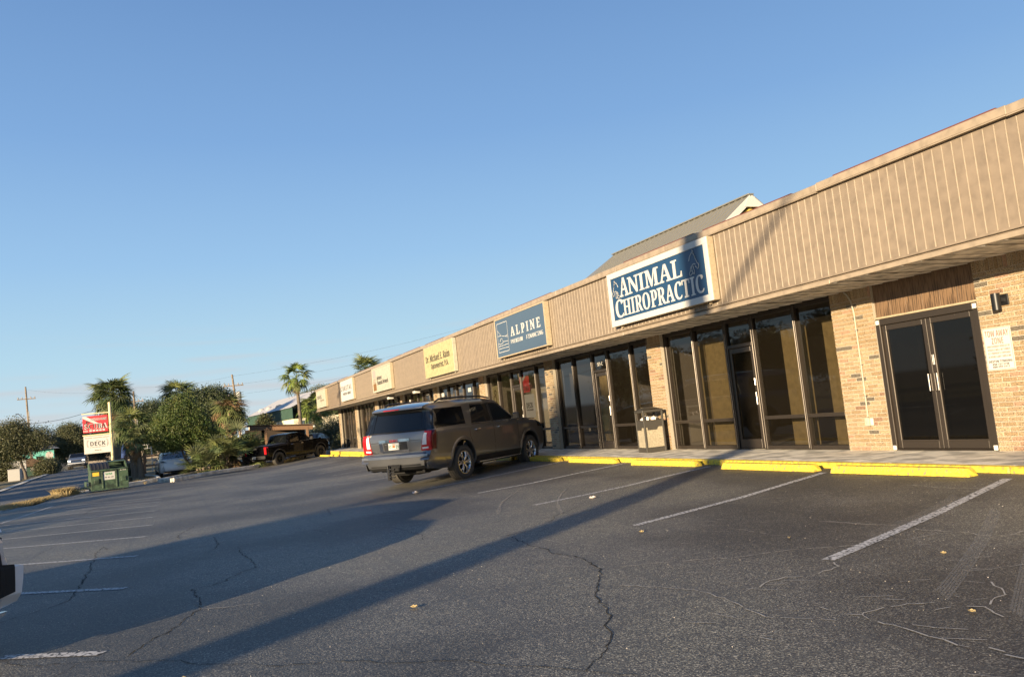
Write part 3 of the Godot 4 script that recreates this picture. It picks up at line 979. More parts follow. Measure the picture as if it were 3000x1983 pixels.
func storefront(shop: Node, x0: float, x1: float, index: int) -> void:
	var s := group_node("storefront", shop)
	var zf := WALL_Z - 0.10          # outer face of the frame
	var zb := zf - 0.11
	var zg := zf - 0.05
	var W := x1 - x0
	var e := [x0, x0 + 1.14, x0 + 2.25, x0 + 3.09, x0 + 4.30, x1]
	var y0 := WALK_Y + 0.01
	var top := 2.83
	for i in 6:
		var h := 0.055 if i in [0, 5] else (0.05 if i in [2, 3] else 0.032)
		var c: float = e[i] + (h * 0.5 if i == 0 else (-h * 0.5 if i == 5 else 0.0))
		bar(s, Vector3(c - h, y0, zb), Vector3(c + h, top, zf + (0.02 if i in [1, 4] else 0.0)), M.bronze)
		if i > 0 and i < 5:
			bar(s, Vector3(c - 0.012, y0 + 0.02, zf + 0.001), Vector3(c + 0.006, top - 0.3, zf + 0.014 + (0.02 if i in [1, 4] else 0.0)), M.bronze_worn, "glazing_bead")
	for i in 5:
		var a: float = e[i] + (0.10 if i == 0 else (0.05 if i in [2, 3] else 0.032))
		var b: float = e[i + 1] - (0.10 if i == 4 else (0.05 if i in [1, 2] else 0.032))
		bar(s, Vector3(a, top - 0.10, zb), Vector3(b, top, zf - 0.005), M.bronze, "head_rail")
		if i == 2:
			# the door leaf and the pane over it
			bar(s, Vector3(a, 2.20, zb), Vector3(b, 2.27, zf - 0.004), M.bronze, "transom")
			pane(s, a, b, 2.27, top - 0.10, zg, M.glass_tint)
			var d := group_node("door", s)
			bar(d, Vector3(a + 0.006, y0 + 0.01, zg - 0.03), Vector3(a + 0.075, 2.19, zg + 0.025), M.bronze, "stile")
			bar(d, Vector3(b - 0.075, y0 + 0.01, zg - 0.03), Vector3(b - 0.006, 2.19, zg + 0.025), M.bronze, "stile")
			bar(d, Vector3(a + 0.075, 2.09, zg - 0.028), Vector3(b - 0.075, 2.19, zg + 0.024), M.bronze, "rail")
			bar(d, Vector3(a + 0.075, y0 + 0.01, zg - 0.028), Vector3(b - 0.075, y0 + 0.20, zg + 0.024), M.bronze, "rail")
			pane(d, a + 0.07, b - 0.07, y0 + 0.20, 2.09, zg - 0.004, M.glass_tint if index != 1 else M.glass_clear)
			bar(d, Vector3(b - 0.062, 1.02, zg + 0.03), Vector3(b - 0.022, 1.27, zg + 0.055), M.steel, "handle")
			bar(d, Vector3(b - 0.055, 1.40, zg + 0.026), Vector3(b - 0.03, 1.55, zg + 0.032), M.steel, "lock_plate")
		else:
			bar(s, Vector3(a, 0.715, zb), Vector3(b, 0.775, zf - 0.006), M.bronze, "mid_rail")
			bar(s, Vector3(a, 0.772, zf - 0.006), Vector3(b, 0.784, zf + 0.006), M.bronze_worn, "glazing_bead")
			bar(s, Vector3(a, y0, zb), Vector3(b, y0 + 0.07, zf - 0.005), M.bronze, "sill_rail")
			pane(s, a, b, y0 + 0.07, 0.715, zg, M.glass_tint)
			pane(s, a, b, 0.775, top - 0.10, zg, M.glass_tint)
	# what hangs behind the glass
	var zi := zb - 0.30
	if index == 0:
		for q in [[0.55, 0.95], [1.0, 1.95], [3.45, 4.12], [4.55, 5.15]]:
			bar(s, Vector3(x0 + q[0], 0.18, zi - 0.03), Vector3(x0 + q[1], 2.45, zi), M.blind_tan, "blind")
		bar(s, Vector3(x0 + 2.3, 0.2, zi - 1.5), Vector3(x0 + 3.3, 2.3, zi - 1.45), M.dark_room, "screen_wall")
	elif index == 1:
		bar(s, Vector3(x0 + 0.15, 0.2, zi - 0.9), Vector3(x0 + 0.9, 2.4, zi - 0.86), M.blind_tan, "blind")
		bar(s, Vector3(x0 + 1.6, 0.9, zi - 2.4), Vector3(x0 + 2.6, 1.9, zi - 2.36), M.chair_pink, "wall_panel")
		bar(s, Vector3(x0 + 3.25, 0.2, zi - 0.2), Vector3(x0 + 3.55, 2.2, zi - 0.17), M.blind_tan, "blind")
		bar(s, Vector3(x0 + 4.55, 1.3, zi - 1.0), Vector3(x0 + 5.1, 1.95, zi - 0.97), M.curtain_cream, "notice_board")
	elif index == 2:
		# a cream curtain in folds beside the pier
		var g := []
		for r in 5:
			var row := []
			for c in 25:
				var t := c / 24.0
				row.append(Vector3(x0 + 4.35 + 0.72 * t + 0.10 * r * (1 - t) * 0.3, 2.6 - 0.62 * r * 0.98, zi + 0.05 * sin(t * 34.0)))
			g.append(row)
		var cm := MB.new()
		cm.grid(g)
		obj("curtain", cm, M.curtain_cream, s)
		bar(s, Vector3(x0 + 0.4, 0.2, zi - 1.2), Vector3(x0 + 4.2, 2.5, zi - 1.16), M.curtain_cream, "shop_partition")
	else:
		for q in 4:
			var a: float = e[q if q < 2 else q + 1] + 0.12
			var b: float = e[(q if q < 2 else q + 1) + 1] - 0.12
			bar(s, Vector3(a, 0.2 if index % 2 else 1.0, zi - 0.03), Vector3(b, 2.50, zi), M.blind_tan if index < 5 else M.curtain_cream, "blind")

func double_door(shop: Node) -> void:
	var s := group_node("double_door", shop)
	var x0 := -9.545
	var x1 := -7.74
	var zf := WALL_Z - 0.045
	var y0 := WALK_Y + 0.006
	# timber panel over the door, in boards
	var n := 6
	for k in n:
		var a := x0 + (x1 - x0) * k / n
		var mb := MB.new()
		mb.bevel(Vector3(a + (x1 - x0) / n * 0.5, 2.555, zf - 0.03), Vector3((x1 - x0) / n - 0.005, 0.57, 0.03), 0.003)
		obj("board", mb, M.wood_panel, s)
	var wp := MB.new()
	wp.span(Vector3(x0, 2.27, zf - 0.10), Vector3(x1, 2.86, zf - 0.05))
	obj("panel_backing", wp, M.wood_panel, s)
	bar(s, Vector3(x0, 2.245, zf - 0.08), Vector3(x1, 2.275, zf + 0.015), M.sign_wood, "drip_strip")
	bar(s, Vector3(x0, y0, zf - 0.12), Vector3(x0 + 0.085, 2.243, zf + 0.03), M.bronze, "jamb")
	bar(s, Vector3(x1 - 0.085, y0, zf - 0.12), Vector3(x1, 2.243, zf + 0.03), M.bronze, "jamb")
	bar(s, Vector3(x0 + 0.085, 2.14, zf - 0.12), Vector3(x1 - 0.085, 2.243, zf + 0.028), M.bronze, "head_rail")
	bar(s, Vector3(x0 + 0.085, y0, zf - 0.12), Vector3(x1 - 0.085, y0 + 0.02, zf + 0.02), M.bronze, "threshold")
	var mid := (x0 + x1) * 0.5 + 0.01
	for q in [[x0 + 0.09, mid - 0.003, 1.0], [mid + 0.003, x1 - 0.09, -1.0]]:
		var a: float = q[0]
		var b: float = q[1]
		var d := group_node("door", s)
		bar(d, Vector3(a, y0 + 0.025, zf - 0.06), Vector3(a + 0.075, 2.135, zf - 0.005), M.bronze, "stile")
		bar(d, Vector3(b - 0.075, y0 + 0.025, zf - 0.06), Vector3(b, 2.135, zf - 0.005), M.bronze, "stile")
		bar(d, Vector3(a + 0.075, 2.05, zf - 0.058), Vector3(b - 0.075, 2.135, zf - 0.007), M.bronze, "rail")
		bar(d, Vector3(a + 0.075, y0 + 0.025, zf - 0.058), Vector3(b - 0.075, y0 + 0.145, zf - 0.007), M.bronze, "rail")
		bar(d, Vector3(a + 0.075, y0 + 0.145, zf - 0.03), Vector3(b - 0.075, y0 + 0.158, zf - 0.004), M.bronze_worn, "glazing_bead")
		bar(d, Vector3(a + 0.063, y0 + 0.15, zf - 0.03), Vector3(a + 0.077, 2.05, zf - 0.002), M.bronze_worn, "glazing_bead")
		pane(d, a + 0.07, b - 0.07, y0 + 0.14, 2.055, zf - 0.03, M.glass_dark)
		var hx: float = (b - 0.05) if q[2] > 0 else (a + 0.05)
		for hs in [-0.022, 0.022]:
			bar(d, Vector3(hx + hs - 0.012, 1.03, zf + 0.012), Vector3(hx + hs + 0.012, 1.30, zf + 0.035), M.steel if hs * q[2] < 0 else M.bronze_worn, "handle")
		if q[2] < 0: bar(d, Vector3(a + 0.02, 1.42, zf - 0.004), Vector3(a + 0.05, 1.58, zf + 0.004), M.steel, "lock_plate")
		# pivots patched in white at the outer corners
		var cx: float = a - 0.045 if q[2] > 0 else b + 0.045
		for cy in [y0 + 0.04, 2.19]:
			bar(s, Vector3(cx - 0.03, cy - 0.035, zf + 0.028), Vector3(cx + 0.03, cy + 0.035, zf + 0.036), M.white_paint, "corner_patch")
	var bk := MB.new()
	bk.span(Vector3(x0, y0, zf - 0.9), Vector3(x1, 2.8, zf - 0.85))
	obj("lobby_wall", bk, M.dark_room, s)

# ---------------------------------------------------------------- signs on the fascia
func sign_box(called: String, label: String, x0: float, x1: float, face: Material, border: Material, casing: Material, bw: float) -> Node3D:
	# local origin at the middle of the front face; 0.14 m deep
	var y0 := 3.01
	var y1 := 4.19
	var z := -9.115
	x0 *= 1.0094
	x1 *= 1.0094
	var s := thing(called, label, "sign", Vector3((x0 + x1) * 0.5, (y0 + y1) * 0.5, z), 0.0, "box signs on the fascia")
	var w := x1 - x0
	var h := y1 - y0
	var mb := MB.new()
	mb.bevel(Vector3(0, 0, -0.071), Vector3(w, h, 0.138), 0.006)
	obj("casing", mb, casing, s)
	var f := MB.new()
	f.bevel(Vector3(0, 0, -0.001), Vector3(w - bw * 2, h - bw * 2, 0.006), 0.001)
	obj("face", f, face, s)
	if border:
		var b := MB.new()
		for q in [[0, h * 0.5 - bw * 0.5, w - 0.004, bw], [0, -h * 0.5 + bw * 0.5, w - 0.004, bw]]:
			b.bevel(Vector3(q[0], q[1], 0.006), Vector3(q[2], q[3], 0.022), 0.004)
		for q in [-1.0, 1.0]:
			b.bevel(Vector3(q * (w * 0.5 - bw * 0.5 - 0.002), 0, 0.006), Vector3(bw, h - bw * 2, 0.022), 0.004)
		obj("border", b, border, s)
	var br := MB.new()
	for q in [-1.0, 1.0]:
		br.box(Vector3(q * (w * 0.5 - 0.25), -h * 0.5 - 0.02, -0.11), Vector3(0.04, 0.05, 0.05))
	obj("bracket", br, casing, s)
	return s

func animal_head(s: Node, at: Vector2, k: float, flip: float) -> void:
	# line drawing of a horse's head over a dog's head
	var mb := MB.new()
	var f := func(p: Array) -> Array:
		var o := []
		for j in range(0, p.size(), 2): o.append(at + Vector2(p[j] * flip, p[j + 1]) * k)
		return o
	stroke(mb, f.call([-0.42, 0.28, -0.30, 0.52, -0.12, 0.68, 0.02, 0.74, 0.06, 0.90, 0.13, 0.74, 0.10, 0.66]), 0.075 * k, 0.009)
	stroke(mb, f.call([0.10, 0.66, 0.18, 0.50, 0.22, 0.42, 0.28, 0.44, 0.24, 0.34]), 0.07 * k, 0.009)
	stroke(mb, f.call([0.24, 0.34, 0.34, 0.14, 0.42, -0.02, 0.50, -0.08]), 0.075 * k, 0.009)
	stroke(mb, f.call([0.52, -0.10, 0.56, -0.26, 0.48, -0.38, 0.38, -0.40, 0.30, -0.28, 0.20, -0.22]), 0.075 * k, 0.009)
	stroke(mb, f.call([0.20, -0.08, 0.06, -0.02, -0.10, -0.06, -0.22, -0.20, -0.20, -0.40, -0.10, -0.62, 0.02, -0.66, 0.06, -0.50, 0.0, -0.34, -0.04, -0.18]), 0.075 * k, 0.009)
	stroke(mb, f.call([-0.24, -0.14, -0.36, -0.28, -0.40, -0.42, -0.52, -0.56, -0.50, -0.68, -0.38, -0.70, -0.26, -0.62, -0.16, -0.60]), 0.07 * k, 0.009)
	stroke(mb, f.call([-0.36, -0.40, -0.30, -0.44]), 0.07 * k, 0.009)
	obj("animal_drawing", mb, M.sign_white, s)

func small_print(s: Node, x: float, y: float, w: float, h: float, m: Material) -> void:
	# a line of print too worn to read
	var mb := MB.new()
	var u := -w * 0.5
	while u < w * 0.5:
		var k := rng.randf_range(0.5, 1.0)
		stroke(mb, [Vector2(x + u, y - h * 0.5), Vector2(x + u, y - h * 0.5 + h * k)], h * 0.14, 0.005)
		if rng.randf() < 0.6: stroke(mb, [Vector2(x + u, y + h * (k - 0.6)), Vector2(x + u + h * 0.3, y + h * (k - 0.6))], h * 0.13, 0.005)
		u += h * rng.randf_range(0.45, 0.62)
	obj("lettering", mb, m, s)

func build_signs() -> void:
	var s := sign_box("chiropractic_sign", "navy box sign with white letters and horse and dog drawings", -15.26, -11.62, M.sign_navy, M.sign_white, M.sign_wood, 0.125)
	lettering(s, "NIMAL", Vector3(-0.02, 0.195, 0.005), 0.36, 1.98, M.sign_white, "serif", true)
	lettering(s, "A", Vector3(-1.18, 0.215, 0.005), 0.41, 0.36, M.sign_white, "serif", true)
	lettering(s, "HIROPRACTIC", Vector3(0.15, -0.235, 0.005), 0.355, 2.88, M.sign_white, "serif", true)
	lettering(s, "C", Vector3(-1.45, -0.225, 0.005), 0.40, 0.32, M.sign_white, "serif", true)
	animal_head(s, Vector2(-1.52, 0.18), 0.26, -1.0)
	animal_head(s, Vector2(1.36, 0.18), 0.29, 1.0)
	# slate sign with an alpine line drawing
	s = sign_box("financing_sign", "slate blue box sign with a white mountain drawing in timber frame", -22.14, -18.62, M.sign_slate, M.sign_wood, M.sign_wood, 0.035)
	lettering(s, "A L P I N E", Vector3(0.42, 0.09, 0.005), 0.27, 2.05, M.sign_white, "serif", true)
	lettering(s, "PREMIUM  FINANCING", Vector3(0.46, -0.20, 0.005), 0.115, 2.20, M.sign_white, "mono", true)
	var mb := MB.new()
	stroke(mb, [Vector2(-1.62, 0.44), Vector2(-0.82, 0.44), Vector2(-0.82, -0.42), Vector2(-1.62, -0.42)], 0.016, 0.005, true)
	stroke(mb, [Vector2(-1.62, 0.26), Vector2(-1.34, 0.06)], 0.014, 0.005)
	stroke(mb, [Vector2(-1.60, 0.08), Vector2(-1.3, 0.06), Vector2(-1.05, 0.02), Vector2(-0.82, -0.02)], 0.014, 0.005)
	stroke(mb, [Vector2(-1.02, 0.02), Vector2(-0.82, 0.05)], 0.014, 0.005)
	stroke(mb, [Vector2(-1.62, -0.16), Vector2(-1.48, -0.15), Vector2(-1.40, -0.02), Vector2(-1.28, -0.02), Vector2(-1.22, -0.16), Vector2(-1.45, -0.17)], 0.014, 0.005)
	stroke(mb, [Vector2(-1.44, -0.04), Vector2(-1.50, -0.22)], 0.018, 0.005)
	stroke(mb, [Vector2(-1.22, -0.12), Vector2(-0.82, -0.14)], 0.014, 0.005)
	stroke(mb, [Vector2(-1.62, -0.24), Vector2(-0.82, -0.22)], 0.014, 0.005)
	stroke(mb, [Vector2(-1.62, -0.31), Vector2(-1.2, -0.31), Vector2(-0.82, -0.32)], 0.014, 0.005)
	obj("mountain_drawing", mb, M.sign_white, s)
	# cream optometrist
	s = sign_box("optometrist_sign", "cream yellow box sign with dark serif lettering of an optometrist", -29.70, -26.20, M.sign_cream, null, M.sign_pale, 0.01)
	lettering(s, "Dr. Michael E. Raim", Vector3(-0.08, 0.12, 0.004), 0.27, 2.95, M.print_black, "serif", true)
	lettering(s, "Optometrist, P.A.", Vector3(0.12, -0.22, 0.004), 0.27, 2.10, M.print_black, "sans", true)
	# advisors
	s = sign_box("advisors_sign", "pale box sign with grey and brown block at its side", -38.65, -35.02, M.sign_pale, M.sign_pale, M.sign_wood, 0.06)
	mb = MB.new()
	mb.box(Vector3(-1.38, 0.30, 0.006), Vector3(0.62, 0.36, 0.006))
	obj("grey_block", mb, M.print_grey, s)
	mb = MB.new()
	mb.box(Vector3(-1.38, -0.33, 0.006), Vector3(0.62, 0.34, 0.006))
	obj("brown_block", mb, M.print_brown, s)
	small_print(s, -1.38, 0.05, 0.5, 0.10, M.print_faded)
	small_print(s, -1.38, -0.09, 0.55, 0.10, M.print_brown)
	lettering(s, "Advisors", Vector3(-0.40, 0.08, 0.005), 0.19, 1.0, M.print_black, "serif", true)
	lettering(s, "Financial Network", Vector3(0.20, -0.15, 0.005), 0.21, 2.2, M.print_black, "serif", true)
	# coastal
	s = sign_box("coastal_sign", "white box sign with widely spaced black capitals", -46.88, -43.42, M.sign_white, null, M.sign_wood, 0.01)
	lettering(s, "C O A S T A L", Vector3(-0.10, 0.14, 0.004), 0.28, 3.0, M.print_black, "sans", true)
	lettering(s, "PROTEIN + ENERGY", Vector3(0.05, -0.18, 0.004), 0.14, 2.2, M.print_black, "sans", true)
	# benthic
	s = sign_box("benthic_sign", "cream box sign with a black fish hook in its name", -55.55, -52.10, M.sign_pale, M.sign_pale, M.sign_wood, 0.06)
	lettering(s, "BENTHIC", Vector3(-0.55, 0.12, 0.005), 0.22, 1.7, M.print_black, "mono", true)
	small_print(s, 0.35, -0.12, 1.6, 0.11, M.print_brown)
	mb = MB.new()
	stroke(mb, [Vector2(0.0, 0.32), Vector2(0.05, 0.05), Vector2(0.02, -0.15), Vector2(0.10, -0.30)], 0.03, 0.006)
	obj("hook_drawing", mb, M.print_black, s)

func build_shop_fittings() -> void:
	# tow-away plate
	var t := thing("towing_sign", "faded red and white towing notice plate on brick beside double door", "sign", Vector3(-7.505, 1.545, WALL_Z + 0.006))
	var mb := MB.new()
	mb.bevel(Vector3.ZERO, Vector3(0.41, 0.595, 0.006), 0.002)
	obj("plate", mb, M.sign_white, t)
	mb = MB.new()
	stroke(mb, [Vector2(-0.192, -0.285), Vector2(0.192, -0.285), Vector2(0.192, 0.285), Vector2(-0.192, 0.285)], 0.006, 0.0045, true)
	obj("red_border", mb, M.print_faded, t)
	lettering(t, "TOW AWAY", Vector3(0, 0.215, 0.004), 0.088, 0.345, M.print_faded, "sans", true, 0, 0.002)
	lettering(t, "ZONE", Vector3(0, 0.112, 0.004), 0.088, 0.17, M.print_faded, "sans", true, 0, 0.002)
	var rows := ["UNAUTHORIZED VEHICLES OR", "VESSELS WILL BE TOWED", "AT OWNER'S EXPENSE", "24 HOURS A DAY 7 DAYS A WK"]
	for k in 4: lettering(t, rows[k], Vector3(0, 0.035 - 0.047 * k, 0.004), 0.030, 0.33, M.print_faded, "sans", true, 0, 0.002)
	lettering(t, "DESTIN TOWING", Vector3(0, -0.172, 0.004), 0.034, 0.34, M.print_black, "sans", true, 0, 0.002)
	lettering(t, "850-737-1738", Vector3(0, -0.214, 0.004), 0.028, 0.24, M.print_black, "sans", true, 0, 0.002)
	lettering(t, "850-797-3111", Vector3(0, -0.250, 0.004), 0.028, 0.24, M.print_black, "sans", true, 0, 0.002)
	# cylinder lamp on the pier
	t = thing("wall_lamp", "black cylinder wall lamp on brick above the towing notice", "lamp", Vector3(-7.36, 2.18, WALL_Z))
	mb = MB.new()
	mb.bevel(Vector3(0.05, 0.02, 0.012), Vector3(0.11, 0.15, 0.024), 0.004)
	obj("back_plate", mb, M.black_paint, t)
	mb = MB.new()
	mb.lathe([Vector2(0.0, -0.10), Vector2(0.048, -0.10), Vector2(0.055, -0.115), Vector2(0.058, -0.115), Vector2(0.058, 0.115), Vector2(0.0, 0.115)], Transform3D(Basis.IDENTITY, Vector3(0, 0, 0.12)), 24)
	obj("shade", mb, M.black_paint, t)
	mb = MB.new()
	mb.box(Vector3(0.02, 0.02, 0.045), Vector3(0.05, 0.05, 0.06))
	obj("arm", mb, M.black_paint, t)
	# conduit down the pier
	t = thing("conduit", "thin cream conduit pipe running down brick pier to socket box", "pipe", Vector3(-9.95, WALK_Y, WALL_Z))
	mb = MB.new()
	mb.tube([Vector3(-0.10, 2.66, 0.045), Vector3(-0.06, 2.62, 0.03), Vector3(0.0, 2.50, 0.018), Vector3(0.035, 2.3, 0.016), Vector3(0.035, 1.5, 0.016), Vector3(0.025, 0.56, 0.016)], [0.0125], 8)
	obj("pipe", mb, M.sign_pale, t)
	for y in [2.0, 1.42, 0.9]:
		mb = MB.new()
		mb.box(Vector3(0.038, y, 0.012), Vector3(0.055, 0.016, 0.024))
		obj("strap", mb, M.steel, t)
	mb = MB.new()
	mb.bevel(Vector3(0.015, 0.475, 0.025), Vector3(0.085, 0.135, 0.05), 0.005)
	obj("socket_box", mb, M.sign_pale, t)
	mb = MB.new()
	mb.bevel(Vector3(0.09, 0.475, 0.012), Vector3(0.055, 0.115, 0.024), 0.004)
	obj("cover", mb, M.sign_white, t)
	mb = MB.new()
	mb.box(Vector3(0.005, 0.475, 0.0505), Vector3(0.016, 0.07, 0.004))
	obj("slot", mb, M.print_grey, t)
	# unit numbers painted on the panes over the doors
	for q in [["501 B", -13.04, 2.50, 0.115, 0.38, "over the brown door", M.print_black, "mono"], ["501-C", -18.92, 2.42, 0.10, 0.30, "over the pink chairs' door", M.sign_white, "sans"]]:
		t = thing("unit_number", "unit number %s lettered on glass %s" % [q[0], q[5]], "number", Vector3(q[1], q[2], WALL_Z - 0.146))
		lettering(t, q[0], Vector3.ZERO, q[3], q[4], q[6], q[7], false, 0, 0.003)
	for q in [[-33.0, 0], [-38.2, 1], [-29.6, 2]]:
		t = thing("unit_number", ["white unit number plate over a far door behind the grey car", "white unit number plate over the door under the advisors sign", "white unit number plate over the door under the cream sign"][q[1]], "number", Vector3(q[0] + 0.2, 2.42, WALL_Z - 0.143))
		mb = MB.new()
		mb.bevel(Vector3.ZERO, Vector3(0.34, 0.16, 0.004), 0.001)
		obj("plate", mb, M.sign_white, t)
	# square lamps under the eaves at the far shops
	for q in [[-33.6, "nearer the grey car"], [-38.2, "nearer the white sign"]]:
		t = thing("eaves_lamp", "square white lamp hanging under the soffit %s" % q[1], "lamp", Vector3(q[0], 2.80, -9.75), 0.0, "lamps under the soffit")
		mb = MB.new()
		mb.bevel(Vector3(0, -0.02, 0), Vector3(0.42, 0.05, 0.30), 0.006)
		obj("bracket", mb, M.bronze, t)
		mb = MB.new()
		mb.bevel(Vector3(0, -0.115, 0.02), Vector3(0.34, 0.13, 0.26), 0.02)
		obj("diffuser", mb, M.sign_white, t)
	# posters in the dive shop window
	t = thing("dive_poster", "red poster with white diagonal stripe taped inside shop glass", "poster", Vector3(-24.1, 2.28, WALL_Z - 0.158))
	mb = MB.new()
	mb.box(Vector3.ZERO, Vector3(0.78, 0.62, 0.004))
	obj("sheet", mb, M.print_red, t)
	mb = MB.new()
	mb.prism(PackedVector2Array([Vector2(-0.39, 0.0), Vector2(-0.39, -0.10), Vector2(0.30, 0.31), Vector2(0.12, 0.31)]), Transform3D(Basis.IDENTITY, Vector3(0, 0, 0.003)), 0.002)
	obj("stripe", mb, M.sign_white, t)
	lettering(t, "SCUBA", Vector3(0.03, -0.18, 0.004), 0.15, 0.6, M.print_black, "serif", true, 0, 0.003)
	t = thing("deck_poster", "white notice with black lettering taped inside shop glass below red poster", "poster", Vector3(-23.85, 1.52, WALL_Z - 0.158))
	mb = MB.new()
	mb.box(Vector3.ZERO, Vector3(0.82, 0.76, 0.004))
	obj("sheet", mb, M.sign_white, t)
	lettering(t, "DECK", Vector3(0, 0.02, 0.004), 0.18, 0.5, M.print_black, "sans", true, 0, 0.003)
	lettering(t, "THE DESTIN BREWERY", Vector3(0, -0.13, 0.004), 0.05, 0.55, M.print_black, "sans", false, 0, 0.003)
	t = thing("bottle_poster", "tan poster with a dark curled figure inside glass beside pier", "poster", Vector3(-26.75, 1.75, WALL_Z - 0.158))
	mb = MB.new()
	mb.box(Vector3.ZERO, Vector3(0.55, 1.25, 0.004))
	obj("sheet", mb, M.sign_cream, t)
	mb = MB.new()
	for c in [[0.0, 0.38, 0.09], [-0.06, 0.14, 0.14], [0.07, -0.10, 0.11], [-0.02, -0.34, 0.15]]:
		var pts := []
		for k in 10: pts.append(Vector2(c[0], c[1]) + Vector2(cos(TAU * k / 9.0), sin(TAU * k / 9.0) * 0.9) * c[2])
		stroke(mb, pts, 0.05, 0.005)
	obj("figure", mb, M.print_brown, t)
	# litter bin on the pavement
	bin()
	# chairs and a lamp behind the 501-C glass
	for q in [[-19.9, -12.9, 0.4, "arms by the lamp"], [-18.7, -12.6, -0.3, "arms behind the door glass"]]:
		chair(Vector3(q[0], WALK_Y, q[1]), q[2], "pink upholstered waiting room chair with wooden %s" % q[3])
	t = thing("table_lamp", "small table lamp with cream shade on a low table behind glass", "lamp", Vector3(-20.55, WALK_Y, -12.8))
	mb = MB.new()
	mb.bevel(Vector3(0, 0.45, 0), Vector3(0.5, 0.04, 0.5), 0.006)
	for a in [-0.22, 0.22]:
		for b in [-0.22, 0.22]: mb.box(Vector3(a, 0.215, b), Vector3(0.04, 0.43, 0.04))
	obj("table", mb, M.wood_panel, t)
	mb = MB.new()
	mb.lathe([Vector2(0.0, 0.472), Vector2(0.09, 0.472), Vector2(0.05, 0.52), Vector2(0.07, 0.64), Vector2(0.03, 0.74), Vector2(0.0, 0.76)], Transform3D.IDENTITY, 16)
	obj("stem", mb, M.sign_white, t)
	mb = MB.new()
	mb.lathe([Vector2(0.19, 0.74), Vector2(0.11, 0.98), Vector2(0.0, 0.98)], Transform3D.IDENTITY, 20)
	obj("lamp_shade", mb, M.curtain_cream, t)

func chair(at: Vector3, turn: float, label: String) -> void:
	var t := thing("waiting_chair", label, "chair", at, turn)
	var mb := MB.new()
	mb.bevel(Vector3(0, 0.43, 0), Vector3(0.52, 0.12, 0.52), 0.03)
	obj("seat", mb, M.chair_pink, t)
	mb = MB.new()
	mb.bevel(Vector3(0, 0.72, -0.25), Vector3(0.52, 0.50, 0.09), 0.03, Basis(Vector3.RIGHT, -0.15))
	obj("backrest", mb, M.chair_pink, t)
	for a in [-1.0, 1.0]:
		mb = MB.new()
		mb.bevel(Vector3(a * 0.29, 0.64, 0.0), Vector3(0.05, 0.035, 0.5), 0.008)
		obj("armrest", mb, M.sign_wood, t)
		for b in [-0.22, 0.22]:
			mb = MB.new()
			mb.box(Vector3(a * 0.29, 0.311, b), Vector3(0.04, 0.622, 0.04))
			obj("leg", mb, M.sign_wood, t)

func bin() -> void:
	var t := thing("litter_bin", "brown framed litter bin with stone panels and open sides of rubbish", "bin", Vector3(-15.96, WALK_Y, -10.13), 0.0)
	t.rotation.y = -0.16
	var w := 0.50
	var h := w * 0.5
	for a in [-1.0, 1.0]:
		for b in [-1.0, 1.0]:
			var mb := MB.new()
			mb.bevel(Vector3(a * (h - 0.022), 0.47, b * (h - 0.022)), Vector3(0.045, 0.94, 0.045), 0.006)
			obj("post", mb, M.can_brown, t)
	var mb := MB.new()
	mb.bevel(Vector3(0, 0.055, 0), Vector3(w - 0.01, 0.11, w - 0.01), 0.008)
	obj("base", mb, M.can_brown, t)
	for q in 4:
		var b := Basis(Vector3.UP, PI * 0.5 * q)
		mb = MB.new()
		mb.bevel(b * Vector3(0, 0.345, h - 0.022), Vector3(w - 0.09, 0.46, 0.016), 0.003, b)
		obj("stone_panel", mb, M.can_stone, t)
		mb = MB.new()
		mb.bevel(b * Vector3(0, 0.655, h - 0.020), Vector3(w - 0.085, 0.165, 0.030), 0.006, b)
		mb.prism(PackedVector2Array([Vector2(-0.17, 0.58), Vector2(0.08, 0.58), Vector2(0.05, 0.515), Vector2(-0.17, 0.515)]), Transform3D(b, b * Vector3(0, 0, h - 0.012)), 0.016)
		obj("band", mb, M.can_brown, t)
	# lid: a shallow dome with a rim
	mb = MB.new()
	var g := []
	for i in 9:
		var row := []
		for j in 9:
			var u := i / 4.0 - 1.0
			var v := j / 4.0 - 1.0
			row.append(Vector3(u * (h + 0.005), 0.975 + 0.05 * (1 - u * u) * (1 - v * v) + 0.02 * (1 - v * v), v * (h + 0.005)))
		g.append(row)
	mb.grid(g, true)
	mb.bevel(Vector3(0, 0.945, 0), Vector3(w + 0.012, 0.06, w + 0.012), 0.012)
	obj("lid", mb, M.can_brown, t)
	mb = MB.new()
	mb.lathe([Vector2(0.0, 0.14), Vector2(0.19, 0.14), Vector2(0.21, 0.72), Vector2(0.20, 0.72), Vector2(0.18, 0.16)], Transform3D.IDENTITY, 20)
	obj("liner", mb, M.car_dark, t)
	for q in [[-0.09, 0.05, 0.12], [0.08, 0.10, 0.15], [0.14, -0.06, 0.11], [-0.12, -0.12, 0.10]]:
		mb = MB.new()
		var gg := []
		for i in 5:
			var row := []
			for j in 7:
				var th := PI * i / 4.0
				var ph := TAU * j / 6.0
				var r: float = q[2] * (0.75 + 0.35 * absf(sin(ph * 2.3 + i * 1.7)))
				row.append(Vector3(q[0] + r * sin(th) * cos(ph), 0.76 + r * 0.55 * cos(th), q[1] + r * sin(th) * sin(ph)))
			gg.append(row)
		mb.grid(gg, true)
		obj("rubbish", mb, M.paper, t)

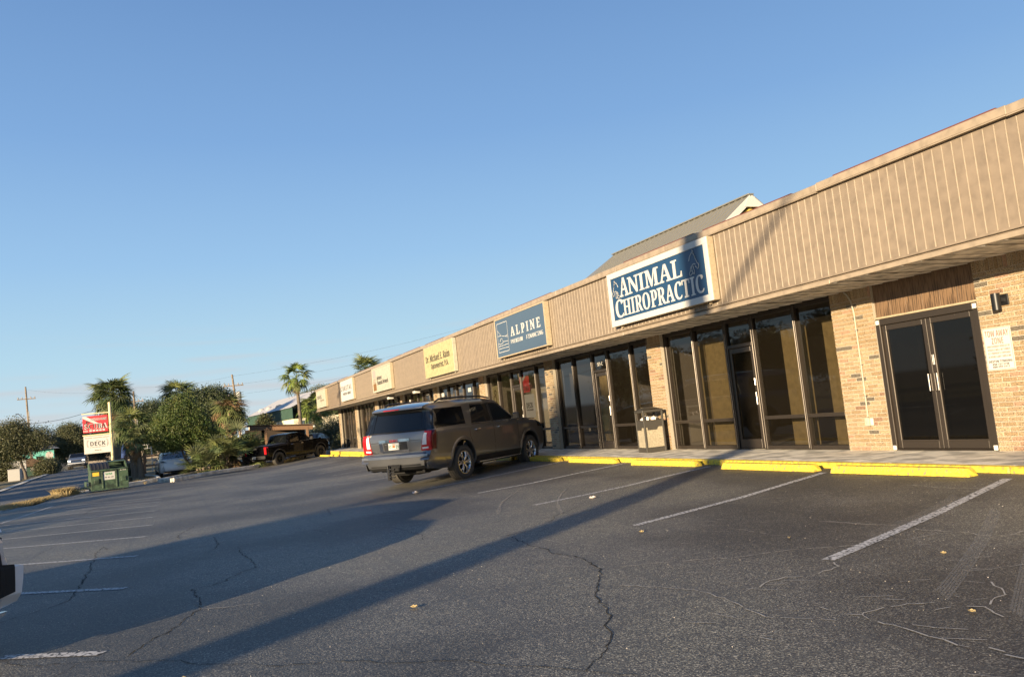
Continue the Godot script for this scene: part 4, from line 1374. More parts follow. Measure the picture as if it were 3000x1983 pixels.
# ---------------------------------------------------------------- vehicles
# car space: u runs from the rear bumper forwards, v up, w to the car's own right; node space is x = w, y = v, z = -u
class Body:
	var line := PackedVector2Array()     # silhouette, rear bottom over the roof to front bottom
	var W := 1.0
	var belt := 1.15
	var tumble := 0.22
	var sill := 0.55
	var rnd := 0.10
	var L := 5.0
	var plan := 0.10
	var crown := 0.04
	var crown_rear := 0.06
	func gap(p: Vector2) -> float:
		var best := 9.0
		for i in line.size() - 1:
			var q := Geometry2D.get_closest_point_to_segment(p, line[i], line[i + 1])
			best = minf(best, p.distance_squared_to(q))
		return sqrt(best)
	func half(p: Vector2) -> float:
		var w := W
		if p.y > belt: w -= (p.y - belt) * tumble + 0.02 * minf(1.0, (p.y - belt) / 0.08)
		else: w -= 0.05 * pow(clampf((belt - 0.30 - p.y) / 0.7, 0, 1), 2)
		if p.y < sill: w -= (sill - p.y) * 0.30
		var e := absf(p.x - L * 0.5) / (L * 0.5)
		w -= plan * pow(clampf((e - 0.72) / 0.28, 0, 1), 2)
		var d := gap(p)
		if d < rnd: w -= rnd * (1 - sqrt(maxf(0.0, 1 - pow(1 - d / rnd, 2))))
		return w
	func side(p: Vector2, s: float, off := 0.0) -> Vector3:
		return Vector3(s * (half(p) + off), p.y, -p.x)
	func side_n(p: Vector2, s: float) -> Vector3:
		var e := 0.012
		var du := side(p + Vector2(e, 0), s) - side(p - Vector2(e, 0), s)
		var dv := side(p + Vector2(0, e), s) - side(p - Vector2(0, e), s)
		var n := du.cross(dv).normalized()
		return n if n.x * s > 0 else -n
	func rear_u(v: float) -> float:
		for i in line.size() - 1:
			if v <= line[i + 1].y and line[i + 1].y > line[i].y:
				return lerpf(line[i].x, line[i + 1].x, clampf(inverse_lerp(line[i].y, line[i + 1].y, v), 0, 1))
		return line[0].x
	func front_u(v: float) -> float:
		for i in range(line.size() - 1, 0, -1):
			if v <= line[i - 1].y and line[i - 1].y > line[i].y:
				return lerpf(line[i].x, line[i - 1].x, clampf(inverse_lerp(line[i].y, line[i - 1].y, v), 0, 1))
		return line[-1].x
	# a point on the tail, given across (w) and up (v)
	func tail(p: Vector2, off := 0.0) -> Vector3:
		var u := rear_u(p.y)
		var hw := maxf(half(Vector2(u, p.y)), 0.3)
		var t := clampf(p.x / hw, -1.0, 1.0)
		return Vector3(p.x, p.y, -(u - crown_rear * (1 - t * t) - off))
	func nose(p: Vector2, off := 0.0) -> Vector3:
		var u := front_u(p.y)
		var hw := maxf(half(Vector2(u, p.y)), 0.3)
		var t := clampf(p.x / hw, -1.0, 1.0)
		return Vector3(p.x, p.y, -(u + 0.10 * (1 - t * t) + off))

func cells(poly: PackedVector2Array, cell: float) -> Array:
	# the polygon cut into small triangles
	var lo := poly[0]
	var hi := poly[0]
	for p in poly:
		lo = lo.min(p)
		hi = hi.max(p)
	var out := []
	var nx := maxi(1, int(ceil((hi.x - lo.x) / cell)))
	var ny := maxi(1, int(ceil((hi.y - lo.y) / cell)))
	for i in nx:
		for j in ny:
			var a := lo + Vector2(i, j) * cell - Vector2(1e-4, 1e-4)
			var r := PackedVector2Array([a, a + Vector2(cell, 0), a + Vector2(cell, cell), a + Vector2(0, cell)])
			for piece in Geometry2D.intersect_polygons(poly, r):
				var ix := Geometry2D.triangulate_polygon(piece)
				for k in range(0, ix.size(), 3):
					out.append([piece[ix[k]], piece[ix[k + 1]], piece[ix[k + 2]]])
	return out

func plate_on(b: Body, poly: Array, where: String, s: float, off: float, cell := 0.12) -> MB:
	# a thin raised piece that follows the body: on a side (u,v), the tail or the nose (w,v)
	var mb := MB.new()
	var pv := PackedVector2Array(poly)
	var f := func(p: Vector2, o: float) -> Vector3:
		if where == "side": return b.side(p, s, o)
		if where == "tail": return b.tail(p, o)
		return b.nose(p, o)
	var out := Vector3(s, 0, 0) if where == "side" else (Vector3(0, 0, 1) if where == "tail" else Vector3(0, 0, -1))
	for t in cells(pv, cell):
		var q := [f.call(t[0], off), f.call(t[1], off), f.call(t[2], off)]
		if (q[1] - q[0]).cross(q[2] - q[0]).dot(out) < 0: q = [q[0], q[2], q[1]]
		if where == "side":
			# smooth
			var ns := []
			for k in 3: ns.append(b.side_n(Vector2(-q[k].z, q[k].y), s))
			mb.tri_n(q[0], q[1], q[2], ns[0], ns[1], ns[2])
		else:
			mb.tri(q[0], q[1], q[2])
	var mid := Vector2.ZERO
	for p in pv: mid += p / pv.size()
	for k in pv.size():
		var a := pv[k]
		var c := pv[(k + 1) % pv.size()]
		mb.face(f.call(a, off), f.call(c, off), f.call(c, -0.004), f.call(a, -0.004), f.call((a + c) * 0.5, 0.0) - f.call(mid, 0.0))
	return mb

func strip_on(b: Body, pts: Array, where: String, s: float, w: float, off: float) -> MB:
	var mb := MB.new()
	for i in pts.size() - 1:
		var a: Vector2 = pts[i]
		var c: Vector2 = pts[i + 1]
		var d := (c - a).normalized()
		var k := Vector2(-d.y, d.x) * w * 0.5
		var n := maxi(1, int(a.distance_to(c) / 0.1))
		for j in n:
			var p := a.lerp(c, float(j) / n)
			var q := a.lerp(c, float(j + 1) / n)
			var r := []
			for e in [p - k, q - k, q + k, p + k]:
				r.append(b.side(e, s, off) if where == "side" else (b.tail(e, off) if where == "tail" else b.nose(e, off)))
			mb.face(r[0], r[1], r[2], r[3], Vector3(s, 0, 0) if where == "side" else (Vector3(0, 0, 1) if where == "tail" else Vector3(0, 0, -1)))
	return mb

func wheel(parent: Node, at: Vector3, r: float, w: float, rim: float, side: float, rim_mat: Material, spokes: int) -> void:
	# axle along x; side is +1 for the car's right
	var t := Transform3D(Basis.IDENTITY, at)
	t.basis = Basis(Vector3(0, 0, -1), Vector3(1, 0, 0), Vector3(0, -1, 0)) if side > 0 else Basis(Vector3(0, 0, 1), Vector3(-1, 0, 0), Vector3(0, -1, 0))
	var o := group_node("wheel", parent)
	var h := w * 0.5
	var ty := MB.new()
	ty.lathe([Vector2(rim * 0.55, -h * 0.8), Vector2(rim + 0.01, -h * 0.85), Vector2(rim + (r - rim) * 0.5, -h), Vector2(r - 0.03, -h * 0.92), Vector2(r - 0.004, -h * 0.72),
		Vector2(r, -h * 0.55), Vector2(r - 0.008, -h * 0.5), Vector2(r - 0.008, -h * 0.42), Vector2(r, -h * 0.38), Vector2(r, -h * 0.06), Vector2(r - 0.008, -h * 0.04), Vector2(r - 0.008, h * 0.04), Vector2(r, h * 0.06), Vector2(r, h * 0.38), Vector2(r - 0.008, h * 0.42), Vector2(r - 0.008, h * 0.5), Vector2(r, h * 0.55),
		Vector2(r - 0.004, h * 0.72), Vector2(r - 0.03, h * 0.92), Vector2(rim + (r - rim) * 0.5, h), Vector2(rim + 0.01, h * 0.88), Vector2(rim, h * 0.8), Vector2(rim, h * 0.4)], t, 40)
	# shoulder tread blocks
	for k in 44:
		var a := TAU * k / 44
		for e in [-1.0, 1.0]:
			var c := t * Vector3(cos(a) * (r - 0.012), e * h * 0.80, sin(a) * (r - 0.012))
			var b := t.basis * Basis(Vector3.UP, -a)
			ty.box(c, Vector3(0.034, h * 0.26, r * TAU / 44 * 0.62), b)
	obj("tyre", ty, M.rubber, o)
	var rm := MB.new()
	rm.lathe([Vector2(rim * 0.98, h * 0.35), Vector2(rim + 0.008, h * 0.86), Vector2(rim - 0.012, h * 0.86), Vector2(rim - 0.03, h * 0.60), Vector2(rim - 0.045, h * 0.0)], t, 40)
	for k in spokes:
		var a0 := TAU * k / spokes
		for e in [-1.0, 1.0]:
			var pts := []
			for j in 5:
				var f := j / 4.0
				var a: float = a0 + e * (0.07 + 0.16 * f * f)
				var rr := lerpf(0.05, rim - 0.015, f)
				pts.append(t * Vector3(cos(a) * rr, h * (0.62 + 0.16 * sin(f * PI * 0.9)), sin(a) * rr))
			rm.tube(pts, [0.034, 0.024, 0.020, 0.020, 0.026], 6, false)
	rm.lathe([Vector2(0.085, h * 0.3), Vector2(0.085, h * 0.70), Vector2(0.055, h * 0.80), Vector2(0.0, h * 0.82)], t, 20)
	obj("rim", rm, rim_mat, o)
	var dk := MB.new()
	dk.lathe([Vector2(0.0, -h * 0.1), Vector2(rim * 0.62, -h * 0.1), Vector2(rim * 0.62, h * 0.14), Vector2(0.0, h * 0.14)], t, 24)
	dk.lathe([Vector2(0.0, -h * 0.62), Vector2(rim, -h * 0.62), Vector2(rim, -h * 0.58), Vector2(0.0, -h * 0.58)], t, 24)
	obj("brake_disc", dk, M.car_plastic, o)
	for k in 6:
		var a := TAU * k / 6
		var lb := MB.new()
		lb.lathe([Vector2(0.011, h * 0.68), Vector2(0.011, h * 0.80), Vector2(0.0, h * 0.82)], Transform3D(t.basis, t * Vector3(cos(a) * 0.062, 0, sin(a) * 0.062)), 8)
		obj("lug_nut", lb, rim_mat, o)

func car_shell(t: Node, b: Body, arches: Array, bottom: float, paint: Material, kinds: Array, glass: Material) -> void:
	# side sheets with the wheel arches cut out, and the skin that runs over the silhouette
	var poly := PackedVector2Array(b.line)
	for i in range(1, 20):
		poly.append(b.line[-1].lerp(b.line[0], i / 20.0))
	var k0 := b.line.size()
	for i in range(k0, poly.size()): poly[i].y = lerpf(poly[i].y, bottom, 0.8)
	for a in arches:
		var circ := PackedVector2Array()
		for k in 28:
			circ.append(Vector2(a[0] + cos(TAU * k / 28) * a[2], a[1] + sin(TAU * k / 28) * a[2]))
		var cut := Geometry2D.clip_polygons(poly, circ)
		var best := 0
		for k in cut.size():
			if cut[k].size() > cut[best].size(): best = k
		poly = cut[best]
	var tris := cells(poly, 0.11)
	var skin := MB.new()
	var cache := {}
	for tr in tris:
		for s in [1.0, -1.0]:
			var q := []
			var n := []
			for p in tr:
				if not cache.has(p): cache[p] = [b.side(p, 1.0), b.side_n(p, 1.0)]
				var e: Array = cache[p]
				q.append(Vector3(e[0].x * s, e[0].y, e[0].z))
				n.append(Vector3(e[1].x * s, e[1].y, e[1].z))
			if (q[1] - q[0]).cross(q[2] - q[0]).dot(n[0] + n[1] + n[2]) >= 0: skin.tri_n(q[0], q[1], q[2], n[0], n[1], n[2])
			else: skin.tri_n(q[0], q[2], q[1], n[0], n[2], n[1])
	# arch lips, turned inwards
	for a in arches:
		for k in 24:
			var a0 := lerpf(-0.25, PI + 0.25, k / 24.0)
			var a1 := lerpf(-0.25, PI + 0.25, (k + 1) / 24.0)
			var p0 := Vector2(a[0] + cos(a0) * a[2], a[1] + sin(a0) * a[2])
			var p1 := Vector2(a[0] + cos(a1) * a[2], a[1] + sin(a1) * a[2])
			if p0.y < bottom or p1.y < bottom: continue
			for s in [1.0, -1.0]:
				var A := b.side(p0, s)
				var B := b.side(p1, s)
				skin.face(A, B, B - Vector3(s * 0.09, 0, 0), A - Vector3(s * 0.09, 0, 0), Vector3(0, a[1] - p0.y, p0.x - a[0]))
	# runs of the silhouette between sharp corners or changes of material
	var black_mb := MB.new()
	var i := 0
	while i < b.line.size() - 1:
		var j := i + 1
		while j < b.line.size() - 1 and kinds[j] == kinds[i]:
			var d0 := (b.line[j] - b.line[j - 1]).normalized()
			var d1 := (b.line[j + 1] - b.line[j]).normalized()
			if d0.dot(d1) < 0.86: break
			j += 1
		var pts := []
		for k in range(i, j):
			var m := maxi(1, int(b.line[k].distance_to(b.line[k + 1]) / 0.14))
			for e in m: pts.append(b.line[k].lerp(b.line[k + 1], float(e) / m))
		pts.append(b.line[j])
		var g := []
		for p in pts:
			var hw := b.half(p)
			var row := []
			var back: float = 1.0 - smooth(0.3, 0.9, p.x)
			var fwd: float = smooth(b.L - 0.7, b.L - 0.25, p.x)
			for e in 15:
				var w := -1.0 + 2.0 * e / 14.0
				var c := 1.0 - w * w
				row.append(Vector3(w * hw, p.y + b.crown * c * (1 - back) * (1 - fwd), -(p.x - b.crown_rear * c * back + 0.10 * c * fwd)))
			g.append(row)
		if kinds[i] == "g":
			var gm := MB.new()
			gm.grid(g, true)
			obj("rear_window" if b.line[i].x < b.L * 0.5 else "windscreen", gm, glass, t)
		else:
			(skin if kinds[i] == "p" else black_mb).grid(g, true)
		i = j
	obj("body", skin, paint, t)
	if black_mb.v.size(): obj("bumper_skirt", black_mb, M.car_plastic, t)
	# underbody and wheel houses
	var u := MB.new()
	u.bevel(Vector3(0, bottom + 0.12, -b.L * 0.5), Vector3(b.W * 2 - 0.55, 0.22, b.L - 0.7), 0.05)
	for a in arches:
		u.box(Vector3(0, 0.62, -a[0]), Vector3(b.W * 2 - 0.72, 0.5, a[2] * 2.1))
		u.tube([Vector3(-b.W + 0.2, a[1] - 0.04, -a[0]), Vector3(b.W - 0.2, a[1] - 0.04, -a[0])], [0.06], 10)
	obj("chassis", u, M.car_dark, t)

func rect(x0: float, y0: float, x1: float, y1: float) -> Array:
	return [Vector2(x0, y0), Vector2(x1, y0), Vector2(x1, y1), Vector2(x0, y1)]

func mirrored(a: Array) -> Array:
	var o := []
	for p in a: o.append(Vector2(-p.x, p.y))
	o.reverse()
	return o

func stand(t: Node3D, at: Vector3, heading: float, pitch: float, origin_u: float, k := 1.0) -> void:
	# car space point (origin_u, 0) comes to rest at `at`; heading measured from -z towards -x
	var b := Basis(Vector3.UP, heading) * Basis(Vector3.RIGHT, pitch)
	t.transform = Transform3D(b.scaled(Vector3.ONE * k) if false else b * k, at)
	t.position = at + (b * k) * Vector3(0, 0, origin_u)

func build_suv() -> void:
	var t := thing("large_suv", "large dark pewter suv parked nose to the shops with tinted glass", "car")
	var b := Body.new()
	b.L = 5.70
	b.W = 1.02
	b.belt = 1.20
	b.tumble = 0.20
	b.sill = 0.52
	b.rnd = 0.13
	b.plan = 0.07
	b.crown = 0.035
	b.crown_rear = 0.075
	b.line = PackedVector2Array([Vector2(0.16, 0.40), Vector2(0.06, 0.47), Vector2(0.035, 0.56), Vector2(0.03, 0.72), Vector2(0.06, 0.755), Vector2(0.155, 0.775), Vector2(0.16, 0.80), Vector2(0.135, 0.95), Vector2(0.145, 1.12), Vector2(0.19, 1.235),
		Vector2(0.21, 1.25), Vector2(0.37, 1.68), Vector2(0.36, 1.72), Vector2(0.26, 1.755), Vector2(0.27, 1.79), Vector2(0.42, 1.835), Vector2(0.9, 1.875), Vector2(1.8, 1.90), Vector2(2.6, 1.895), Vector2(3.1, 1.865), Vector2(3.32, 1.83),
		Vector2(4.08, 1.36), Vector2(4.16, 1.325), Vector2(4.6, 1.30), Vector2(5.1, 1.25), Vector2(5.42, 1.17), Vector2(5.56, 1.08), Vector2(5.64, 0.95), Vector2(5.68, 0.66), Vector2(5.66, 0.50), Vector2(5.55, 0.36)])
	var kinds := []
	for i in b.line.size(): kinds.append("p")
	for i in [10, 11]: kinds[i] = "g"
	for i in [20]: kinds[i] = "g"
	for i in [12]: kinds[i] = "b"
	kinds[0] = "b"
	var arches := [[1.38, 0.43, 0.50], [4.68, 0.43, 0.50]]
	car_shell(t, b, arches, 0.34, M.suv_paint, kinds, M.car_glass)
	for u in [1.38, 4.68]:
		for s in [1.0, -1.0]: wheel(t, Vector3(s * 0.885, 0.40, -u), 0.40, 0.275, 0.265, s, M.alloy, 6)
	for s in [1.0, -1.0]:
		# glass: quarter, rear door, front door
		obj("quarter_window", plate_on(b, [Vector2(0.27, 1.262), Vector2(1.60, 1.285), Vector2(1.60, 1.725), Vector2(0.45, 1.715)], "side", s, 0.004), M.car_glass, t)
		obj("door_window", plate_on(b, [Vector2(1.86, 1.295), Vector2(2.78, 1.295), Vector2(2.74, 1.745), Vector2(1.98, 1.735)], "side", s, 0.004), M.car_glass, t)
		obj("door_window", plate_on(b, [Vector2(2.90, 1.295), Vector2(3.90, 1.295), Vector2(3.82, 1.37), Vector2(3.22, 1.72), Vector2(2.86, 1.745)], "side", s, 0.004), M.car_glass_front if false else M.car_glass, t)
		obj("pillar_trim", plate_on(b, [Vector2(2.79, 1.29), Vector2(2.89, 1.29), Vector2(2.85, 1.75), Vector2(2.75, 1.75)], "side", s, 0.006), M.car_plastic, t)
		obj("window_divider", strip_on(b, [Vector2(2.16, 1.295), Vector2(2.24, 1.735)], "side", s, 0.018, 0.008), M.car_plastic, t)
		obj("window_trim", strip_on(b, [Vector2(1.84, 1.278), Vector2(3.98, 1.278)], "side", s, 0.022, 0.008), M.chrome, t)
		obj("window_trim", strip_on(b, [Vector2(1.84, 1.278), Vector2(1.97, 1.755), Vector2(2.84, 1.762), Vector2(3.24, 1.735), Vector2(3.90, 1.345)], "side", s, 0.018, 0.008), M.chrome, t)
		for seam in [[Vector2(1.70, 1.26), Vector2(1.72, 0.98), Vector2(1.90, 0.66), Vector2(1.92, 0.50)], [Vector2(2.82, 1.26), Vector2(2.84, 0.50)], [Vector2(4.02, 1.30), Vector2(4.05, 1.1), Vector2(4.06, 0.52)]]:
			obj("door_seam", strip_on(b, seam, "side", s, 0.011, 0.002), M.car_dark, t)
		obj("crease", strip_on(b, [Vector2(1.98, 0.70), Vector2(4.08, 0.72)], "side", s, 0.05, 0.010), M.suv_paint, t)
		obj("rocker", plate_on(b, [Vector2(1.92, 0.34), Vector2(4.14, 0.34), Vector2(4.14, 0.50), Vector2(1.92, 0.50)], "side", s, 0.012), M.car_plastic, t)
		obj("bumper_corner", plate_on(b, [Vector2(0.08, 0.42), Vector2(0.86, 0.42), Vector2(0.90, 0.56), Vector2(0.05, 0.56)], "side", s, 0.006), M.suv_paint, t)
		obj("lamp_seam", strip_on(b, [Vector2(0.40, 1.25), Vector2(0.32, 0.80)], "side", s, 0.012, 0.004), M.chrome, t)
		for hu in [1.95, 3.02]:
			var hb := MB.new()
			var c := b.side(Vector2(hu + 0.09, 1.135), s, 0.035)
			hb.bevel(c, Vector3(0.028, 0.032, 0.20), 0.010)
			hb.box(c + Vector3(-s * 0.03, -0.004, 0.07), Vector3(0.05, 0.022, 0.03))
			hb.box(c + Vector3(-s * 0.03, -0.004, -0.07), Vector3(0.05, 0.022, 0.03))
			obj("door_handle", hb, M.chrome, t)
		# running board
		var rb := MB.new()
		rb.bevel(Vector3(s * 0.93, 0.335, -3.03), Vector3(0.20, 0.055, 2.15), 0.015)
		obj("running_board", rb, M.car_plastic, t)
		var rs := MB.new()
		rs.bevel(Vector3(s * 1.032, 0.352, -3.03), Vector3(0.016, 0.022, 2.05), 0.004)
		obj("board_strip", rs, M.chrome, t)
		# roof rail
		var rr := MB.new()
		rr.tube([Vector3(s * 0.74, 1.875, -0.75), Vector3(s * 0.74, 1.935, -0.92), Vector3(s * 0.735, 1.955, -1.8), Vector3(s * 0.735, 1.95, -2.7), Vector3(s * 0.73, 1.89, -3.15)], [0.022], 8)
		obj("roof_rail", rr, M.car_plastic, t)
		# mirror
		var mm := MB.new()
		mm.bevel(Vector3(s * 1.13, 1.36, -3.82), Vector3(0.20, 0.19, 0.11), 0.035)
		mm.box(Vector3(s * 1.0, 1.31, -3.84), Vector3(0.12, 0.04, 0.06))
		obj("wing_mirror", mm, M.car_plastic, t)
		# mud flaps behind the front wheels, inner fender
		obj("arch_moulding", arch_rim(b, arches[0], s), M.suv_paint, t)
		obj("arch_moulding", arch_rim(b, arches[1], s), M.suv_paint, t)
		# tail lamp, wrapped round the corner
		var tl := plate_on(b, [Vector2(s * 0.70, 0.80), Vector2(s * 0.975, 0.80), Vector2(s * 0.985, 1.23), Vector2(s * 0.80, 1.24)], "tail", s, 0.012, 0.1)
		obj("tail_lamp", tl, M.lamp_red, t)
		var ts := plate_on(b, [Vector2(0.15, 0.82), Vector2(0.30, 0.82), Vector2(0.36, 1.24), Vector2(0.22, 1.24)], "side", s, 0.008, 0.1)
		var tso := obj("tail_lamp", ts, M.lamp_smoked, t)
		tso.set_meta("label", "smoked dark side of the tail lamp")
		obj("lamp_clear", plate_on(b, [Vector2(s * 0.745, 0.93), Vector2(s * 0.86, 0.93), Vector2(s * 0.875, 1.19), Vector2(s * 0.80, 1.20)], "tail", s, 0.018, 0.1), M.lamp_clear, t)
		obj("lamp_clear", plate_on(b, [Vector2(s * 0.74, 0.835), Vector2(s * 0.90, 0.845), Vector2(s * 0.90, 0.885), Vector2(s * 0.74, 0.875)], "tail", s, 0.018, 0.1), M.lamp_clear, t)
		obj("rear_pillar", plate_on(b, [Vector2(s * 0.70, 1.262), Vector2(s * 0.955, 1.262), Vector2(s * 0.86, 1.70), Vector2(s * 0.66, 1.70)], "tail", s, 0.005, 0.1), M.car_glass, t)
		# head lamp
		obj("head_lamp", plate_on(b, [Vector2(5.18, 1.02), Vector2(5.50, 1.00), Vector2(5.44, 1.12), Vector2(5.12, 1.16)], "side", s, 0.006, 0.1), M.car_glass, t)
	# the tail: glass is part of the shell; wiper, panel, plate, badge, bumper
	obj("glass_edge", strip_on(b, [Vector2(-0.84, 1.262), Vector2(0.84, 1.262)], "tail", 1.0, 0.016, 0.006), M.car_dark, t)
	obj("tail_seam", strip_on(b, [Vector2(-0.72, 1.05), Vector2(-0.42, 1.05)], "tail", 1.0, 0.010, 0.003), M.car_dark, t)
	obj("tail_seam", strip_on(b, [Vector2(0.42, 1.05), Vector2(0.72, 1.05)], "tail", 1.0, 0.010, 0.003), M.car_dark, t)
	obj("plate_frame", plate_on(b, [Vector2(-0.44, 0.80), Vector2(0.43, 0.80), Vector2(0.44, 1.115), Vector2(-0.46, 1.115)], "tail", 1.0, 0.010, 0.2), M.suv_paint, t)
	obj("plate_recess", plate_on(b, [Vector2(-0.30, 0.86), Vector2(0.36, 0.86), Vector2(0.36, 1.035), Vector2(-0.32, 1.035)], "tail", 1.0, 0.014, 0.2), M.car_plastic, t)
	obj("chrome_side", plate_on(b, [Vector2(-0.43, 0.83), Vector2(-0.33, 0.84), Vector2(-0.34, 1.03), Vector2(-0.45, 1.06)], "tail", 1.0, 0.020, 0.2), M.chrome, t)
	obj("chrome_bar", plate_on(b, [Vector2(-0.45, 1.045), Vector2(0.43, 1.045), Vector2(0.43, 1.105), Vector2(-0.45, 1.105)], "tail", 1.0, 0.022, 0.2), M.chrome, t)
	obj("chrome_bar", plate_on(b, [Vector2(-0.36, 0.805), Vector2(0.40, 0.805), Vector2(0.41, 0.855), Vector2(-0.38, 0.855)], "tail", 1.0, 0.022, 0.2), M.chrome, t)
	var lp := MB.new()
	var lc := b.tail(Vector2(0.0, 0.945), 0.022)
	lp.bevel(lc, Vector3(0.305, 0.155, 0.008), 0.002)
	var pl := obj("number_plate", lp, M.plate, t)
	for q in [[0.0, 0.055, 0.05, 0.10, M.print_orange], [0.0, 0.0, 0.05, 0.07, M.print_orange]]:
		var pm := MB.new()
		pm.box(lc + Vector3(q[0], q[1] * 0.9, 0.006), Vector3(q[3], 0.012 if q[1] > 0 else q[2], 0.002))
		obj("plate_print", pm, q[4], pl)
	for q in [[-0.105, "17"], [0.105, "21"]]:
		var hold := group_node("plate_digits", pl)
		hold.position = lc + Vector3(q[0], -0.008, 0.006)
		lettering(hold, q[1], Vector3.ZERO, 0.07, 0.075, M.print_green, "sans", true, 0, 0.002)
	var bd := group_node("badge", t)
	bd.position = b.tail(Vector2(0.0, 1.075), 0.024)
	lettering(bd, "GMC", Vector3.ZERO, 0.05, 0.24, M.print_red, "sans", true, 0, 0.006)
	bd = group_node("badge", t)
	bd.position = b.tail(Vector2(-0.62, 0.825), 0.010)
	lettering(bd, "YUKON XL", Vector3.ZERO, 0.035, 0.32, M.chrome, "sans", true, 0, 0.006)
	obj("bumper_top", plate_on(b, [Vector2(-0.94, 0.675), Vector2(0.94, 0.675), Vector2(0.95, 0.735), Vector2(-0.95, 0.735)], "tail", 1.0, 0.030, 0.2), M.suv_paint, t)
	for s in [1.0, -1.0]:
		obj("bumper_end", plate_on(b, [Vector2(s * 0.74, 0.60), Vector2(s * 0.97, 0.60), Vector2(s * 0.97, 0.79), Vector2(s * 0.76, 0.79)], "tail", s, 0.034, 0.2), M.suv_paint, t)
	obj("bumper_groove", strip_on(b, [Vector2(-0.70, 0.50), Vector2(0.72, 0.50)], "tail", 1.0, 0.035, 0.008), M.car_plastic, t)
	obj("brake_light", plate_on(b, [Vector2(-0.36, 1.762), Vector2(0.10, 1.762), Vector2(0.16, 1.783), Vector2(-0.34, 1.783)], "tail", 1.0, 0.006, 0.2), M.lamp_red, t)
	var st := group_node("sticker", t)
	st.position = b.tail(Vector2(-0.80, 1.215), 0.010)
	lettering(st, "Denali", Vector3.ZERO, 0.05, 0.14, M.sign_white, "serif", true, 0, 0.002)
	# tow hitch with its ball mount
	var hi := MB.new()
	hi.bevel(Vector3(0.0, 0.46, 0.02), Vector3(0.34, 0.15, 0.10), 0.02)
	hi.box(Vector3(0.16, 0.50, 0.07), Vector3(0.12, 0.06, 0.03))
	obj("hitch_receiver", hi, M.car_dark, t)
	hi = MB.new()
	hi.bevel(Vector3(-0.08, 0.36, 0.10), Vector3(0.075, 0.32, 0.06), 0.008)
	hi.tube([Vector3(-0.08, 0.46, 0.14), Vector3(-0.08, 0.50, 0.14), Vector3(-0.08, 0.54, 0.14)], [0.02, 0.028, 0.012], 10)
	for y in [0.26, 0.32, 0.38, 0.44]:
		hi.lathe([Vector2(0.016, 0.0), Vector2(0.016, 0.02), Vector2(0.0, 0.02)], Transform3D(Basis(Vector3.RIGHT, PI * 0.5), Vector3(-0.06, y, 0.13)), 8)
		hi.box(Vector3(0.02, y, 0.10), Vector3(0.10, 0.03, 0.03))
	obj("ball_mount", hi, M.black_paint, t)
	hi = MB.new()
	hi.bevel(Vector3(-0.125, 0.34, 0.11), Vector3(0.018, 0.30, 0.02), 0.004)
	for y in [0.28, 0.36, 0.45]:
		hi.lathe([Vector2(0.013, 0.0), Vector2(0.013, 0.03), Vector2(0.0, 0.03)], Transform3D(Basis(Vector3.RIGHT, PI * 0.5), Vector3(-0.02, y, 0.13)), 8)
	obj("hitch_pin", hi, M.chrome, t)
	# exhaust and axle under the tail
	var ex := MB.new()
	ex.tube([Vector3(0.55, 0.33, -0.35), Vector3(0.55, 0.33, -0.9), Vector3(0.45, 0.36, -1.3)], [0.04], 10)
	ex.bevel(Vector3(0.0, 0.30, -0.6), Vector3(1.1, 0.06, 0.10), 0.02)
	ex.bevel(Vector3(-0.15, 0.33, -0.9), Vector3(0.7, 0.20, 0.55), 0.06)
	obj("exhaust", ex, M.car_dark, t)
	stand(t, Vector3(-18.813, ground_y(-19.6, -6.6) - 0.01, -5.626), deg_to_rad(37.3), deg_to_rad(-0.2), 1.38)

func arch_rim(b: Body, a: Array, s: float) -> MB:
	var mb := MB.new()
	var last := []
	for k in 25:
		var an := lerpf(-0.16, PI + 0.16, k / 24.0)
		var ring := []
		for q in [[a[2] - 0.003, 0.004], [a[2] + 0.012, 0.020], [a[2] + 0.055, 0.018], [a[2] + 0.085, 0.001]]:
			var p := Vector2(a[0] + cos(an) * q[0], a[1] + sin(an) * q[0])
			ring.append(b.side(p, s, q[1]))
		if last.size():
			for j in 3: mb.face(last[j], last[j + 1], ring[j + 1], ring[j], Vector3(s, 0, 0))
		last = ring
	return mb

